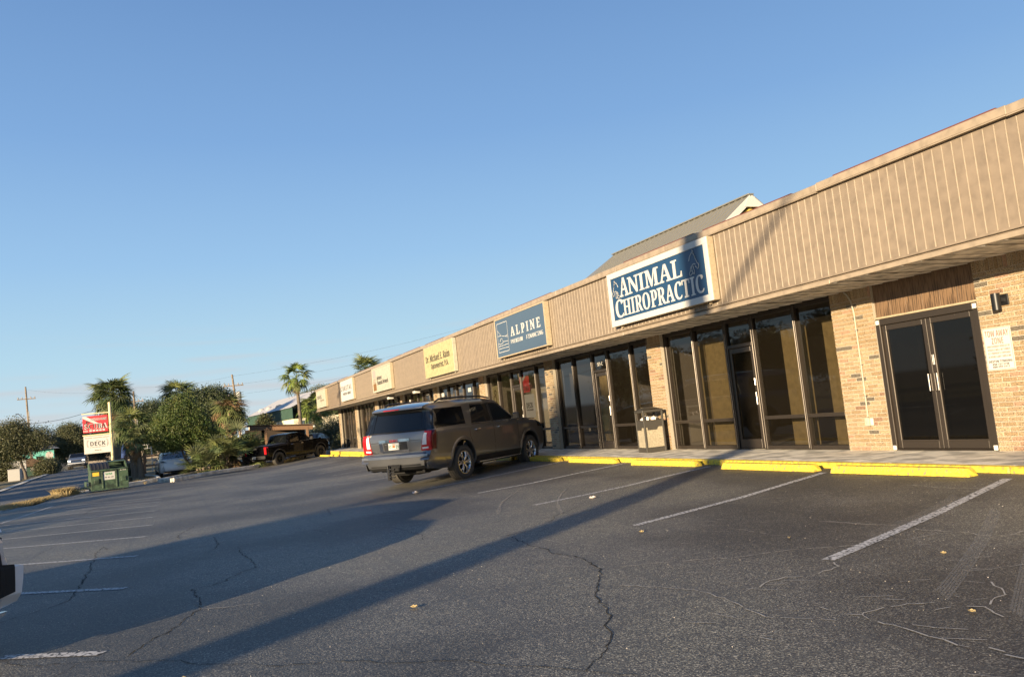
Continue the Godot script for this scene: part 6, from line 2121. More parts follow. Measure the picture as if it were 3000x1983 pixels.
func pole_sign() -> void:
	var t := thing("pole_sign", "cream pole carrying a red scuba sign above a white deck sign", "sign", Vector3(-57.85, -0.27, 3.80), deg_to_rad(85.5))
	# local x to the right, z towards the lot; the pole at x = 0
	var mb := MB.new()
	mb.tube([Vector3(0.02, 0, 0), Vector3(0.0, 4.95, 0)], [0.10, 0.085], 14)
	mb.lathe([Vector2(0.0, 4.95), Vector2(0.10, 4.95), Vector2(0.09, 5.0), Vector2(0.0, 5.02)], Transform3D.IDENTITY, 12)
	obj("pole", mb, M.pole_cream, t)
	for y in [4.36, 2.99]:
		mb = MB.new()
		mb.bevel(Vector3(-0.83, y, 0), Vector3(1.62, 0.06, 0.10), 0.008)
		obj("arm", mb, M.pole_cream, t)
	var r := group_node("scuba_panel", t)
	r.position = Vector3(-0.86, 3.68, 0.02)
	mb = MB.new()
	mb.bevel(Vector3(0, 0, 0), Vector3(1.46, 1.06, 0.14), 0.02)
	obj("cabinet", mb, M.print_red, r)
	mb = MB.new()
	mb.prism(PackedVector2Array([Vector2(-0.72, 0.52), Vector2(-0.52, 0.52), Vector2(0.20, 0.02), Vector2(-0.05, 0.02), Vector2(-0.72, 0.40)]), Transform3D(Basis.IDENTITY, Vector3(0, 0, 0.071)), 0.003)
	obj("white_stripe", mb, M.sign_white, r)
	mb = MB.new()
	stroke(mb, [Vector2(-0.52, 0.22), Vector2(-0.50, 0.10), Vector2(-0.42, 0.24), Vector2(-0.36, 0.12), Vector2(-0.30, 0.20)], 0.05, 0.073)
	stroke(mb, [Vector2(-0.64, 0.06), Vector2(-0.40, 0.06)], 0.05, 0.073)
	obj("diver_drawing", mb, M.print_black, r)
	lettering(r, "EMERALD COAST", Vector3(0.20, 0.30, 0.074), 0.17, 0.98, M.print_black, "serif", true, 0, 0.004)
	lettering(r, "EMERALD COAST", Vector3(0.19, 0.305, 0.078), 0.145, 0.94, M.sign_white, "serif", true, 0, 0.004)
	lettering(r, "SCUBA", Vector3(0.03, -0.14, 0.076), 0.34, 1.34, M.sign_white, "serif", true, 0, 0.004)
	lettering(r, "SCUBA", Vector3(0.0, -0.14, 0.080), 0.30, 1.18, M.print_black, "serif", true, 0, 0.004)
	for k in 5:
		mb = MB.new()
		mb.box(Vector3(-0.30 + k * 0.19, -0.41, 0.073), Vector3(0.14, 0.09, 0.004))
		obj("white_block", mb, M.sign_white, r)
	lettering(r, "PADI", Vector3(-0.58, -0.42, 0.074), 0.10, 0.26, M.sign_white, "sans", true, 0, 0.004)
	r = group_node("deck_panel", t)
	r.position = Vector3(-0.80, 2.37, 0.02)
	mb = MB.new()
	mb.bevel(Vector3(0, 0, 0), Vector3(1.58, 1.14, 0.14), 0.02)
	obj("cabinet", mb, M.sign_pale, r)
	mb = MB.new()
	mb.box(Vector3(0, 0, 0.072), Vector3(1.54, 1.10, 0.004))
	obj("face", mb, M.sign_white, r)
	lettering(r, "Restaurant / Artisan Pizzas / and more", Vector3(0, 0.44, 0.076), 0.085, 1.40, M.print_brown, "serif", true, 0, 0.003)
	lettering(r, "DECK", Vector3(0.02, 0.06, 0.076), 0.27, 0.88, M.print_black, "sans", true, 0, 0.003)
	lettering(r, "THE", Vector3(0.0, 0.25, 0.076), 0.05, 0.16, M.print_black, "sans", false, 0, 0.003)
	lettering(r, "AT DESTIN BREWERY", Vector3(0.0, -0.16, 0.076), 0.065, 0.95, M.print_black, "sans", false, 0, 0.003)
	lettering(r, "790 Harbor Blvd", Vector3(0.0, -0.36, 0.076), 0.055, 0.40, M.print_black, "sans", true, 0, 0.003)
	small_print_at(r, 0.0, -0.46, 0.66, 0.04)
	for s in [-1.0, 1.0]:
		mb = MB.new()
		for k in 9:
			var a := lerpf(-0.7, 0.8, k / 8.0)
			var c := Vector2(s * (0.42 + 0.16 * cos(a)), 0.04 + 0.30 * sin(a))
			stroke(mb, [c, c + Vector2(s * 0.06, 0.06)], 0.022, 0.076)
			stroke(mb, [c, c + Vector2(-s * 0.01, 0.08)], 0.018, 0.076)
		obj("wheat_drawing", mb, M.print_grey, r)
	for x in [-0.5, 0.35]:
		mb = MB.new()
		mb.box(Vector3(-0.80 + x, 2.96, 0.02), Vector3(0.05, 0.06, 0.05))
		obj("hanger", mb, M.steel, t)

func small_print_at(s: Node, x: float, y: float, w: float, h: float) -> void:
	var hold := group_node("small_lettering", s)
	hold.position = Vector3(0, 0, 0.071)
	small_print(hold, x, y, w, h, M.print_grey)

func utility_pole(called: String, label: String, at: Vector3, h: float, lean: Vector2, can: bool) -> void:
	var t := thing(called, label, "utility pole", at, 0.0, "utility poles")
	var top := Vector3(lean.x * h, h, lean.y * h + (0.5 if can else 0.15))
	var mb := MB.new()
	mb.tube([Vector3.ZERO, top * 0.5, top], [0.13, 0.115, 0.09], 12)
	obj("pole", mb, M.pole_wood, t)
	mb = MB.new()
	var a := top * 0.86
	mb.box(a, Vector3(0.10, 0.10, 1.9))
	obj("cross_arm", mb, M.pole_wood, t)
	for z in [-0.85, -0.45, 0.45, 0.85]:
		mb = MB.new()
		mb.lathe([Vector2(0.0, 0.05), Vector2(0.06, 0.06), Vector2(0.04, 0.14), Vector2(0.07, 0.18), Vector2(0.03, 0.26), Vector2(0.0, 0.27)], Transform3D(Basis.IDENTITY, a + Vector3(0, 0, z)), 8)
		obj("insulator", mb, M.print_grey, t)
	if can:
		for q in [[-0.36, 0.72, M.block_white], [0.50, 0.70, M.black_paint]]:
			mb = MB.new()
			mb.lathe([Vector2(0.0, -0.48), Vector2(0.24, -0.46), Vector2(0.26, 0.42), Vector2(0.18, 0.50), Vector2(0.0, 0.52)], Transform3D(Basis.IDENTITY, top * q[1] + Vector3(0.1, 0, q[0])), 14)
			obj("transformer", mb, q[2], t)
	else:
		mb = MB.new()
		mb.tube([top * 0.55, top * 0.62 + Vector3(0.1, 0.3, 0.55), top * 0.68 + Vector3(0.1, 0.2, 0.95)], [0.05], 8)
		mb.bevel(top * 0.68 + Vector3(0.1, 0.16, 1.05), Vector3(0.22, 0.12, 0.35), 0.03)
		obj("lamp_arm", mb, M.steel, t)
	mb = MB.new()
	mb.tube([Vector3(0.15, 0.1, -0.14), top * 0.72 + Vector3(0.12, 0, -0.14)], [0.04], 8)
	obj("riser_pipe", mb, M.block_white, t)

# ---------------------------------------------------------------- far buildings
func build_far_buildings() -> void:
	# two-storey house behind the shops: only its roof and gable show
	var t := thing("gabled_house", "grey ribbed metal roof with yellow gable rising behind the shops", "house")
	var z0 := -22.0
	var hr := 9.1
	var he := 5.6
	var xe := -25.15
	var xw := -36.2
	var hd := 4.6
	var mb := MB.new()
	mb.span(Vector3(xw + 0.5, 0, z0 - hd + 0.4), Vector3(xe - 0.46, he, z0 + hd - 0.4))
	obj("wall", mb, M.yellow_wall, t)
	mb = MB.new()
	mb.prism(PackedVector2Array([Vector2(-hd + 0.4, he), Vector2(hd - 0.4, he), Vector2(0, hr - 0.45)]), Transform3D(Basis(Vector3(0, 0, -1), Vector3.UP, Vector3.RIGHT), Vector3(xe - 0.30, 0, z0)), 0.15)
	obj("gable_wall", mb, M.yellow_wall, t)
	var sl := Vector3(0, he - hr, hd).normalized()
	var n := 27
	for side in [1.0, -1.0]:
		var dwn := Vector3(0, he - hr, hd * side)
		var nor := Vector3(0, hd, (hr - he) * side).normalized()
		for k in n:
			var x := lerpf(xe, xw, (k + 0.5) / n)
			mb = MB.new()
			var b := Basis(Vector3.RIGHT, nor, Vector3.RIGHT.cross(nor))
			mb.bevel(Vector3(x, hr, z0) + dwn * 0.52, Vector3((xe - xw) / n - 0.006, 0.04, dwn.length() * 1.05), 0.006, b)
			mb.box(Vector3(x + (xe - xw) / n * 0.5 - 0.02, hr, z0) + dwn * 0.52 + nor * 0.035, Vector3(0.035, 0.05, dwn.length() * 1.05), b)
			obj("roof_sheet", mb, M.metal_roof, t)
		mb = MB.new()
		mb.bevel(Vector3(xe - 0.02, hr - 0.13, z0) + dwn * 0.52, Vector3(0.06, 0.26, dwn.length() * 1.05), 0.01, Basis(Vector3.RIGHT, nor, Vector3.RIGHT.cross(nor)))
		obj("rake_board", mb, M.sign_white, t)
	mb = MB.new()
	mb.bevel(Vector3((xe + xw) * 0.5, hr + 0.03, z0), Vector3(xe - xw + 0.05, 0.06, 0.30), 0.015)
	obj("ridge_cap", mb, M.metal_roof, t)
	mb = MB.new()
	mb.prism(PackedVector2Array([Vector2(-0.42, hr - 0.50), Vector2(0.42, hr - 0.50), Vector2(0.15, hr - 0.08), Vector2(-0.15, hr - 0.08)]), Transform3D(Basis(Vector3(0, 0, -1), Vector3.UP, Vector3.RIGHT), Vector3(xe - 0.06, 0, z0)), 0.085)
	obj("apex_block", mb, M.sign_white, t)
	# hipped far end
	mb = MB.new()
	mb.tri(Vector3(xw, hr, z0), Vector3(xw - 2.8, he, z0 - hd), Vector3(xw - 2.8, he, z0 + hd))
	mb.tri(Vector3(xw, hr, z0), Vector3(xw - 2.8, he, z0 + hd), Vector3(xw + 0.1, he, z0 + hd))
	mb.tri(Vector3(xw, hr, z0), Vector3(xw + 0.1, he, z0 - hd), Vector3(xw - 2.8, he, z0 - hd))
	obj("hip_end", mb, M.metal_roof, t)
	# green and cream metal building
	t = thing("metal_building", "long building with green ribbed metal band over cream wall and pale roof", "building")
	var a := Vector3(-104.7, 0, -8.4)
	var e := Vector3(-83.0, 0, -11.05)
	var d := (e - a).normalized()
	var inn := Vector3(d.z, 0, -d.x)
	if inn.z > 0: inn = -inn
	var L := a.distance_to(e)
	mb = MB.new()
	mb.box((a + e) * 0.5 + inn * 4.0 + Vector3(0, 1.5, 0), Vector3(L, 3.0, 8.0), Basis(d, Vector3.UP, -inn))
	obj("wall", mb, M.cream_wall, t)
	var np := 44
	for k in np:
		mb = MB.new()
		var c := a + d * (L * (k + 0.5) / np) + Vector3(0, 3.58, 0) - inn * 0.05
		mb.bevel(c, Vector3(L / np - 0.02, 1.14, 0.06), 0.01, Basis(d, Vector3.UP, -inn))
		mb.box(c + d * (L / np * 0.5 - 0.03) - inn * 0.04, Vector3(0.07, 1.12, 0.05), Basis(d, Vector3.UP, -inn))
		obj("green_panel", mb, M.green_wall, t)
	mb = MB.new()
	mb.face(a + Vector3(0, 4.16, 0) - inn * 0.25 - d * 0.5, e + Vector3(0, 4.16, 0) - inn * 0.25, e + Vector3(0, 6.0, 0) + inn * 4.0, a + Vector3(0, 6.0, 0) + inn * 4.0 - d * 0.5, Vector3.UP)
	mb.face(a + Vector3(0, 4.16, 0) + inn * 8.2 - d * 0.5, e + Vector3(0, 4.16, 0) + inn * 8.2, e + Vector3(0, 6.0, 0) + inn * 4.0, a + Vector3(0, 6.0, 0) + inn * 4.0 - d * 0.5, Vector3.UP)
	obj("roof", mb, M.metal_roof_pale, t)
	mb = MB.new()
	mb.face(a + Vector3(0, 3.0, 0), a + Vector3(0, 4.15, 0), a + Vector3(0, 5.98, 0) + inn * 4.0, a + Vector3(0, 3.0, 0) + inn * 8.0, -d)
	obj("gable_end", mb, M.green_wall, t)
	for f in [0.12, 0.30, 0.52]:
		mb = MB.new()
		var c: Vector3 = a + d * (L * f) + Vector3(0, 4.62, 0) + inn * 1.2
		mb.lathe([Vector2(0.45, -0.3), Vector2(0.42, 0.1), Vector2(0.25, 0.32), Vector2(0.0, 0.38)], Transform3D(Basis.IDENTITY, c), 12)
		obj("roof_vent", mb, M.block_white, t)
	for f in [0.42, 0.60]:
		mb = MB.new()
		mb.bevel(a + d * (L * f) + Vector3(0, 2.4, 0) - inn * 0.02, Vector3(1.3, 0.6, 0.08), 0.01, Basis(d, Vector3.UP, -inn))
		obj("window", mb, M.car_glass, t)
	# open timber shelter
	t = thing("timber_shelter", "open timber shelter with heavy fascia beam behind the black pickup", "shelter", Vector3(-63.5, -0.15, -7.5))
	mb = MB.new()
	mb.bevel(Vector3(0, 2.16, 0.0), Vector3(0.14, 0.30, 4.7), 0.01, Basis(Vector3.RIGHT, -0.08))
	obj("beam", mb, M.cedar, t)
	mb = MB.new()
	mb.bevel(Vector3(-2.2, 2.40, 0.0), Vector3(4.6, 0.06, 4.9), 0.01, Basis(Vector3.RIGHT, -0.08))
	obj("roof", mb, M.shingle_brown, t)
	for z in [1.2, -1.9]:
		mb = MB.new()
		mb.bevel(Vector3(0, 1.02, z), Vector3(0.18, 2.04, 0.18), 0.01)
		obj("post", mb, M.cedar, t)
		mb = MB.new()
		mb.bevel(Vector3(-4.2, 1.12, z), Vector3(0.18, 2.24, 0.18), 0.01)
		obj("post", mb, M.shaded_wood, t)
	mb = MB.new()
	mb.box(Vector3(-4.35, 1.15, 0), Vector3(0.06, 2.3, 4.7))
	obj("back_wall", mb, M.shaded_wood, t)  # back wall and rear posts: inner shade is put into the colour
	mb = MB.new()
	mb.bevel(Vector3(0.12, 2.05, -2.42), Vector3(0.16, 0.14, 0.14), 0.03)
	obj("floodlight", mb, M.sign_white, t)
	# houses over the street on the far side
	t = thing("teal_house", "teal walled house with dark blue roof behind street trees", "house", Vector3(-124.0, 0, 18.3), 0.1)
	mb = MB.new()
	mb.span(Vector3(-4, 0, -3.2), Vector3(4, 3.0, 3.2))
	obj("wall", mb, M.teal_wall, t)
	mb = MB.new()
	mb.prism(PackedVector2Array([Vector2(-3.9, 2.9), Vector2(3.9, 2.9), Vector2(0, 5.2)]), Transform3D(Basis(Vector3(0, 0, -1), Vector3.UP, Vector3.RIGHT), Vector3(-4.5, 0, 0)), 9.0)
	obj("roof", mb, M.shingle_blue, t)
	for z in [-1.6, 0.2, 1.8]:
		mb = MB.new()
		mb.bevel(Vector3(4.02, 1.5, z), Vector3(0.06, 1.2, 0.8), 0.01)
		obj("window", mb, M.car_glass, t)
	t = thing("garden_hut", "low hut with brown shingle roof and small white notice", "hut", Vector3(-99.5, 0, 14.6), 0.15)
	mb = MB.new()
	mb.span(Vector3(-1.6, 0, -1.4), Vector3(1.6, 1.1, 1.4))
	obj("wall", mb, M.green_wall, t)
	mb = MB.new()
	mb.prism(PackedVector2Array([Vector2(-1.8, 1.0), Vector2(1.8, 1.0), Vector2(0.3, 1.95)]), Transform3D(Basis(Vector3(0, 0, -1), Vector3.UP, Vector3.RIGHT), Vector3(-1.9, 0, 0)), 3.8)
	obj("roof", mb, M.shingle_brown, t)
	mb = MB.new()
	mb.box(Vector3(1.63, 0.7, -0.4), Vector3(0.03, 0.36, 0.5))
	obj("notice", mb, M.sign_white, t)
	t = thing("block_wall", "pale block wall and gate behind the street tree", "wall", Vector3(-92, 0, 16.2), 0.05)
	for k in 9:
		mb = MB.new()
		mb.bevel(Vector3(0.02 * (k % 2), 0.85, -2.2 + k * 0.62), Vector3(0.18, 1.7, 0.60), 0.01)
		obj("panel", mb, M.block_white, t)
	# low shop across the far end of the street
	t = thing("far_shop", "low dark shop front at the far end of the street", "building", Vector3(-158.0, 0, 6.5))
	mb = MB.new()
	mb.span(Vector3(-4, 0, -9), Vector3(4, 3.6, 9))
	obj("wall", mb, M.dark_room, t)
	mb = MB.new()
	mb.bevel(Vector3(0, 3.7, 0), Vector3(8.6, 0.3, 18.6), 0.02)
	obj("roof", mb, M.shingle_brown, t)
	for z in [-6.0, -2.0, 2.0, 6.0]:
		mb = MB.new()
		mb.bevel(Vector3(4.02, 1.4, z), Vector3(0.06, 1.6, 2.6), 0.01)
		obj("window", mb, M.car_glass, t)

# ---------------------------------------------------------------- plants
func frond_mesh(p: float, R: float, nb: int, spread: float, droop: float, w: float, ragged: float) -> ArrayMesh:
	# a fan leaf: stalk along +x, then blades spread in the xz plane, tips sagging
	var mb := MB.new()
	mb.tube([Vector3.ZERO, Vector3(p * 0.5, 0.02, 0), Vector3(p, 0, 0)], [0.02, 0.014, 0.010], 4, false)
	for k in nb:
		var a := lerpf(-spread, spread, (k + 0.5) / nb)
		var len := R * (0.78 + 0.22 * cos(a * 0.8)) * rng.randf_range(1.0 - ragged, 1.0)
		var d := Vector3(cos(a), 0, sin(a))
		var s := Vector3(-d.z, 0, d.x)
		var dr := droop * rng.randf_range(0.7, 1.3)
		var o := Vector3(p, 0, 0)
		var q := []
		for f in [[0.06, 0.25], [0.35, 1.0], [0.72, 0.75], [1.0, 0.05]]:
			var y: float = -dr * len * f[0] * f[0] * (1.0 + 0.4 * f[0]) + 0.05 * f[0] * cos(k * 2.1)
			var c: Vector3 = o + d * len * f[0] * (1.0 - 0.22 * dr * f[0]) + Vector3(0, y, 0)
			var hw: float = w * f[1] * 0.5
			q.append([c - s * hw, c + s * hw])
		for j in 3:
			# folded along the middle
			var m0: Vector3 = (q[j][0] + q[j][1]) * 0.5 - Vector3(0, w * 0.22, 0)
			var m1: Vector3 = (q[j + 1][0] + q[j + 1][1]) * 0.5 - Vector3(0, w * 0.16 * (2 - j) / 2.0, 0)
			mb.quad(q[j][0], m0, m1, q[j + 1][0])
			mb.quad(m0, q[j][1], q[j + 1][1], m1)
	return mb.mesh()

func put_frond(t: Node, m: Mesh, material: Material, at: Vector3, az: float, el: float, k: float) -> void:
	var o := obj("frond", m, material, t)
	var b := Basis(Vector3.UP, az) * Basis(Vector3.BACK, el) * Basis(Vector3.RIGHT, rng.randf_range(-0.35, 0.35))
	o.transform = Transform3D(b * k, at)

var FROND := {}
func frond(kind: String) -> Mesh:
	if not FROND.has(kind):
		match kind:
			"sabal": FROND[kind] = frond_mesh(0.75, 0.98, 19, 1.9, 0.30, 0.075, 0.25)
			"sabal2": FROND[kind] = frond_mesh(0.65, 0.92, 17, 2.0, 0.55, 0.070, 0.35)
			"dead": FROND[kind] = frond_mesh(0.55, 0.75, 18, 1.3, 0.9, 0.045, 0.5)
			"stiff": FROND[kind] = frond_mesh(0.60, 0.68, 17, 1.8, 0.14, 0.055, 0.15)
			"wash": FROND[kind] = frond_mesh(0.85, 0.95, 20, 1.8, 0.50, 0.09, 0.25)
	return FROND[kind]

func palm(called: String, label: String, base: Vector3, h: float, r: float, lean: Vector2, n: int, k: float, kinds: Array, mats: Array, dead: int, boots: int, rough := true) -> Node3D:
	var t := thing(called, label, "palm", base, 0.0, "palms round the lot")
	var pts := []
	var rad := []
	for j in 13:
		var f := j / 12.0
		pts.append(Vector3(lean.x * f * f * h, h * f, lean.y * f * f * h))
		rad.append(r * (1.12 - 0.25 * f + (0.10 * rng.randf_range(-1, 1) if rough else 0.0)))
	var mb := MB.new()
	mb.tube(pts, rad, 14)
	obj("trunk", mb, M.palm_bark, t)
	var top: Vector3 = pts[-1]
	if boots:
		var bm := MB.new()
		for j in boots:
			var f := 1.0 - 0.5 * j / boots
			var az := j * 2.399
			var c := Vector3(lean.x * f * f * h, h * f, lean.y * f * f * h)
			var d := Vector3(cos(az), 0, sin(az))
			bm.bevel(c + d * (r + 0.03), Vector3(0.16, 0.28, 0.10), 0.02, Basis(Vector3.UP, -az) * Basis(Vector3.BACK, -0.45))
		obj("leaf_bases", bm, M.boot, t)
	for j in n:
		var f := (j + 0.5) / n
		var el := lerpf(1.35, -0.75, pow(f, 0.85))
		put_frond(t, frond(kinds[rng.randi() % kinds.size()]), mats[rng.randi() % mats.size()], top + Vector3(0, 0.08 + 0.18 * (1 - f), 0), j * 2.399 + rng.randf_range(-0.2, 0.2), el + rng.randf_range(-0.12, 0.12), k * rng.randf_range(0.85, 1.1))
	for j in dead:
		put_frond(t, frond("dead"), M.frond_dead, top - Vector3(0, 0.05 + 0.25 * rng.randf(), 0), j * 2.399 + 0.6, rng.randf_range(-1.45, -0.75), k * rng.randf_range(0.8, 1.15))
	return t

func leaf_clump(leaf: float, spread: float, n: int) -> ArrayMesh:
	var mb := MB.new()
	mb.with_c = true
	for k in n:
		var c := Vector3(rng.randfn(0, 1), rng.randfn(0, 0.8), rng.randfn(0, 1)) * spread * 0.5
		var d := Vector3(rng.randfn(0, 1), rng.randfn(0.1, 0.6), rng.randfn(0, 1)).normalized()
		var s := d.cross(Vector3(rng.randfn(0, 1), rng.randfn(0, 1), rng.randfn(0, 1))).normalized()
		var u := d.cross(s) * leaf * 0.12
		var tone := rng.randf_range(0.75, 1.2)
		mb.col = Color(tone, tone, tone)
		var L := leaf * rng.randf_range(0.7, 1.2)
		mb.tri(c, c + d * L * 0.5 + s * L * 0.26 - u, c + d * L)
		mb.tri(c, c + d * L, c + d * L * 0.5 - s * L * 0.26 - u)
	return mb.mesh()

func crown(t: Node, lobes: Array, n: int, clump: Mesh, cols: Array, called := "crown") -> void:
	var mm := MultiMesh.new()
	mm.transform_format = MultiMesh.TRANSFORM_3D
	mm.use_colors = true
	mm.mesh = clump
	mm.instance_count = n
	var total := 0.0
	for l in lobes: total += pow(l[3] * l[4] * l[5], 0.667)
	for k in n:
		var pick := rng.randf() * total
		var l: Array = lobes[0]
		for q in lobes:
			l = q
			pick -= pow(q[3] * q[4] * q[5], 0.667)
			if pick <= 0: break
		var d := Vector3(rng.randfn(0, 1), rng.randfn(0, 1), rng.randfn(0, 1)).normalized()
		var rr := pow(rng.randf(), 0.42) * rng.randf_range(0.92, 1.10)
		var p := Vector3(l[0], l[1], l[2]) + Vector3(d.x * l[3], d.y * l[4], d.z * l[5]) * rr
		var s := rng.randf_range(0.7, 1.35)
		mm.set_instance_transform(k, Transform3D(Basis(Vector3(rng.randfn(0, 1), rng.randfn(0, 1), rng.randfn(0, 1)).normalized(), rng.randf() * TAU) * s, p))
		var c: Color = cols[rng.randi() % cols.size()]
		mm.set_instance_color(k, c)
	var o := MultiMeshInstance3D.new()
	o.multimesh = mm
	o.material_override = M.leaf
	o.name = called
	t.add_child(o, true)
	o.set_meta("kind", "stuff")

func limbs(t: Node, starts: Array, lobes: Array, r: float) -> void:
	var mb := MB.new()
	for s in starts:
		var a: Vector3 = s[0]
		var b: Vector3 = s[1]
		mb.tube([a, a.lerp(b, 0.35) + Vector3(0.06, 0, -0.05), a.lerp(b, 0.7) + Vector3(-0.05, 0, 0.04), b], [r * 1.25, r, r * 0.85, r * 0.75], 10)
		for l in lobes:
			var c := Vector3(l[0], l[1], l[2])
			if c.distance_to(b) < 6.5:
				var m := b.lerp(c, 0.5) + Vector3(rng.randf_range(-0.2, 0.2), -0.1, rng.randf_range(-0.2, 0.2))
				mb.tube([b, m, c, c + Vector3(rng.randf_range(-1, 1) * l[3], l[4], rng.randf_range(-1, 1) * l[5]) * 0.6], [r * 0.7, r * 0.45, r * 0.28, r * 0.1], 7)
				for k in 4:
					var e := c + Vector3(rng.randf_range(-1, 1) * l[3], rng.randf_range(-0.6, 0.9) * l[4], rng.randf_range(-1, 1) * l[5]) * 0.8
					mb.tube([m, (m + e) * 0.5 + Vector3(0, 0.1, 0), e], [r * 0.3, r * 0.2, r * 0.06], 5, false)
	obj("trunk", mb, M.bark, t)

func tree(called: String, label: String, base: Vector3, starts: Array, lobes: Array, n: int, clump: Mesh, cols: Array, r: float, group := "trees beyond the lot") -> void:
	var t := thing(called, label, "tree", base, 0.0, group)
	limbs(t, starts, lobes, r)
	crown(t, lobes, n, clump, cols)

func build_plants() -> void:
	var green := [Color(0.055, 0.095, 0.018), Color(0.075, 0.115, 0.022), Color(0.10, 0.135, 0.03), Color(0.13, 0.14, 0.035), Color(0.045, 0.075, 0.016)]
	var oak := [Color(0.040, 0.058, 0.020), Color(0.055, 0.070, 0.024), Color(0.07, 0.085, 0.03), Color(0.032, 0.046, 0.017)]
	var olive := [Color(0.075, 0.085, 0.032), Color(0.095, 0.10, 0.04), Color(0.06, 0.07, 0.027), Color(0.11, 0.105, 0.045)]
	var c_small := leaf_clump(0.085, 0.30, 26)
	var c_mid := leaf_clump(0.16, 0.55, 26)
	var c_fine := leaf_clump(0.11, 0.5, 30)
	var g := ["frond", "frond_light", "frond", "frond_dull"]
	var pm := [M.frond, M.frond_light, M.frond_dull, M.frond]
	# palms by the sign
	palm("sabal_palm", "tallest sabal palm with brown skirt rising behind the scuba sign", Vector3(-63.9, -0.22, 3.95), 5.5, 0.27, Vector2(0, 0.004), 60, 1.22, ["sabal", "sabal2"], pm, 40, 26)
	palm("sabal_palm", "short sabal palm with drooping green head beside the scuba sign", Vector3(-53.0, -0.30, 2.15), 3.0, 0.24, Vector2(0, 0.08), 34, 0.98, ["sabal", "sabal2"], pm, 10, 12)
	palm("sabal_palm", "leaning bare sabal trunk with small low head by the bed kerb", Vector3(-52.0, -0.30, 1.95), 2.1, 0.15, Vector2(0, 0.09), 12, 0.7, ["sabal2"], pm, 8, 0)
	palm("sabal_palm", "stout dark sabal trunk behind the leaning one with brown hanging leaves", Vector3(-54.6, -0.30, 2.35), 2.5, 0.26, Vector2(0, 0.05), 14, 0.8, ["sabal2"], pm, 12, 10)
	palm("sabal_palm", "sabal palm head showing above the round leafy tree", Vector3(-66.0, -0.18, -0.4), 5.2, 0.24, Vector2.ZERO, 40, 1.05, ["sabal", "sabal2"], [M.frond_light, M.frond, M.frond_dull], 8, 16)
	palm("sabal_palm", "sabal palm with yellowing leaves below the transformer pole", Vector3(-62.2, -0.25, -3.7), 3.6, 0.24, Vector2.ZERO, 40, 1.1, ["sabal", "sabal2"], [M.frond_light, M.frond_dull, M.frond_light, M.frond_dead], 14, 14)
	palm("sabal_palm", "sabal palm head peeping over the roof edge of the shops", Vector3(-73.2, -0.03, -16.6), 6.5, 0.25, Vector2.ZERO, 44, 1.15, ["sabal", "stiff"], [M.frond_light, M.frond, M.frond_dull], 10, 10)
	palm("fan_palm", "slender tall fan palm with open crown beside the timber shelter", Vector3(-71.3, -0.05, -10.05), 6.15, 0.15, Vector2(0, 0.010), 22, 1.0, ["wash"], [M.frond_bright, M.frond, M.frond_light], 2, 0, false)
	palm("fan_palm", "stubby fan palm with bright leaves and shaggy trunk by shop corner", Vector3(-77.0, -0.01, -12.4), 3.4, 0.30, Vector2(0, 0.01), 22, 1.2, ["wash"], [M.frond_bright, M.frond_light], 2, 44)
	# palmetto thicket on the bed: stiff fan leaves from the ground
	for q in [[-49.9, -2.35, 1.25, 62, "big palmetto clump with stiff grey green fan leaves by the kerb"], [-49.0, -1.35, 0.5, 30, "low palmetto clump with straw coloured leaves beside the round tree"], [-51.4, -4.0, 1.0, 40, "palmetto clump half hidden behind the black pickup"], [-51.5, -3.0, 1.9, 34, "tall palmetto head at the back of the bed"]]:
		var t := thing("palmetto", q[4], "palmetto", on_ground(q[0], q[1], 0.05))
		var tm := MB.new()
		for k in 5:
			var a := k * 1.3
			tm.tube([Vector3(cos(a) * 0.25, 0, sin(a) * 0.25), Vector3(cos(a) * 0.35, q[2] * 0.7, sin(a) * 0.35)], [0.10, 0.08], 8)
		obj("trunk", tm, M.palm_bark, t)
		for j in int(q[3]):
			var f := (j + 0.5) / float(q[3])
			var lo: bool = f > 0.80
			var c := Vector3(rng.randf_range(-0.5, 0.5), q[2] * rng.randf_range(0.35, 1.0) * (0.35 if lo else 1.0), rng.randf_range(-0.5, 0.5))
			put_frond(t, frond("stiff" if not lo else "sabal2"), [M.frond_dull, M.frond, M.frond_light][rng.randi() % 3] if not lo else ([M.frond_dead, M.straw, M.frond_light][rng.randi() % 3]), c, j * 2.399, lerpf(1.25, -0.35, f) + rng.randf_range(-0.2, 0.2), rng.randf_range(1.0, 1.35))
	# the dense round tree in the bed
	tree("round_tree", "dense glossy green round tree on twin trunks beside white sedan", Vector3(-52.0, -0.28, -0.65), [[Vector3(0, 0, -0.15), Vector3(0.1, 1.5, 0.35)], [Vector3(0, 0, 0.10), Vector3(-0.1, 1.4, 0.10)]],
		[[0, 2.75, 0.55, 1.45, 1.30, 1.55], [0, 3.45, 0.35, 1.2, 1.25, 1.2], [0.2, 2.25, 1.15, 0.95, 0.85, 0.95], [0, 2.6, -0.55, 1.2, 1.05, 1.0], [0.1, 3.1, -0.35, 1.1, 1.1, 0.95], [-0.1, 4.15, 0.2, 0.6, 0.6, 0.65]], 3800, c_small, green, 0.075)
	# dark oaks behind
	tree("oak_tree", "broad dark oak crown behind the palms", Vector3(-86.0, 0, -2.9), [[Vector3.ZERO, Vector3(0, 2.6, 0)]], [[0, 4.3, 0, 3.0, 2.6, 2.9], [0, 5.2, 1.3, 2.2, 1.8, 1.8], [0, 5.4, -1.0, 2.0, 1.7, 1.8], [0, 3.6, -2.0, 2.0, 1.8, 1.8], [0, 3.2, 2.2, 2.2, 2.0, 1.8]], 3400, c_mid, oak, 0.28)
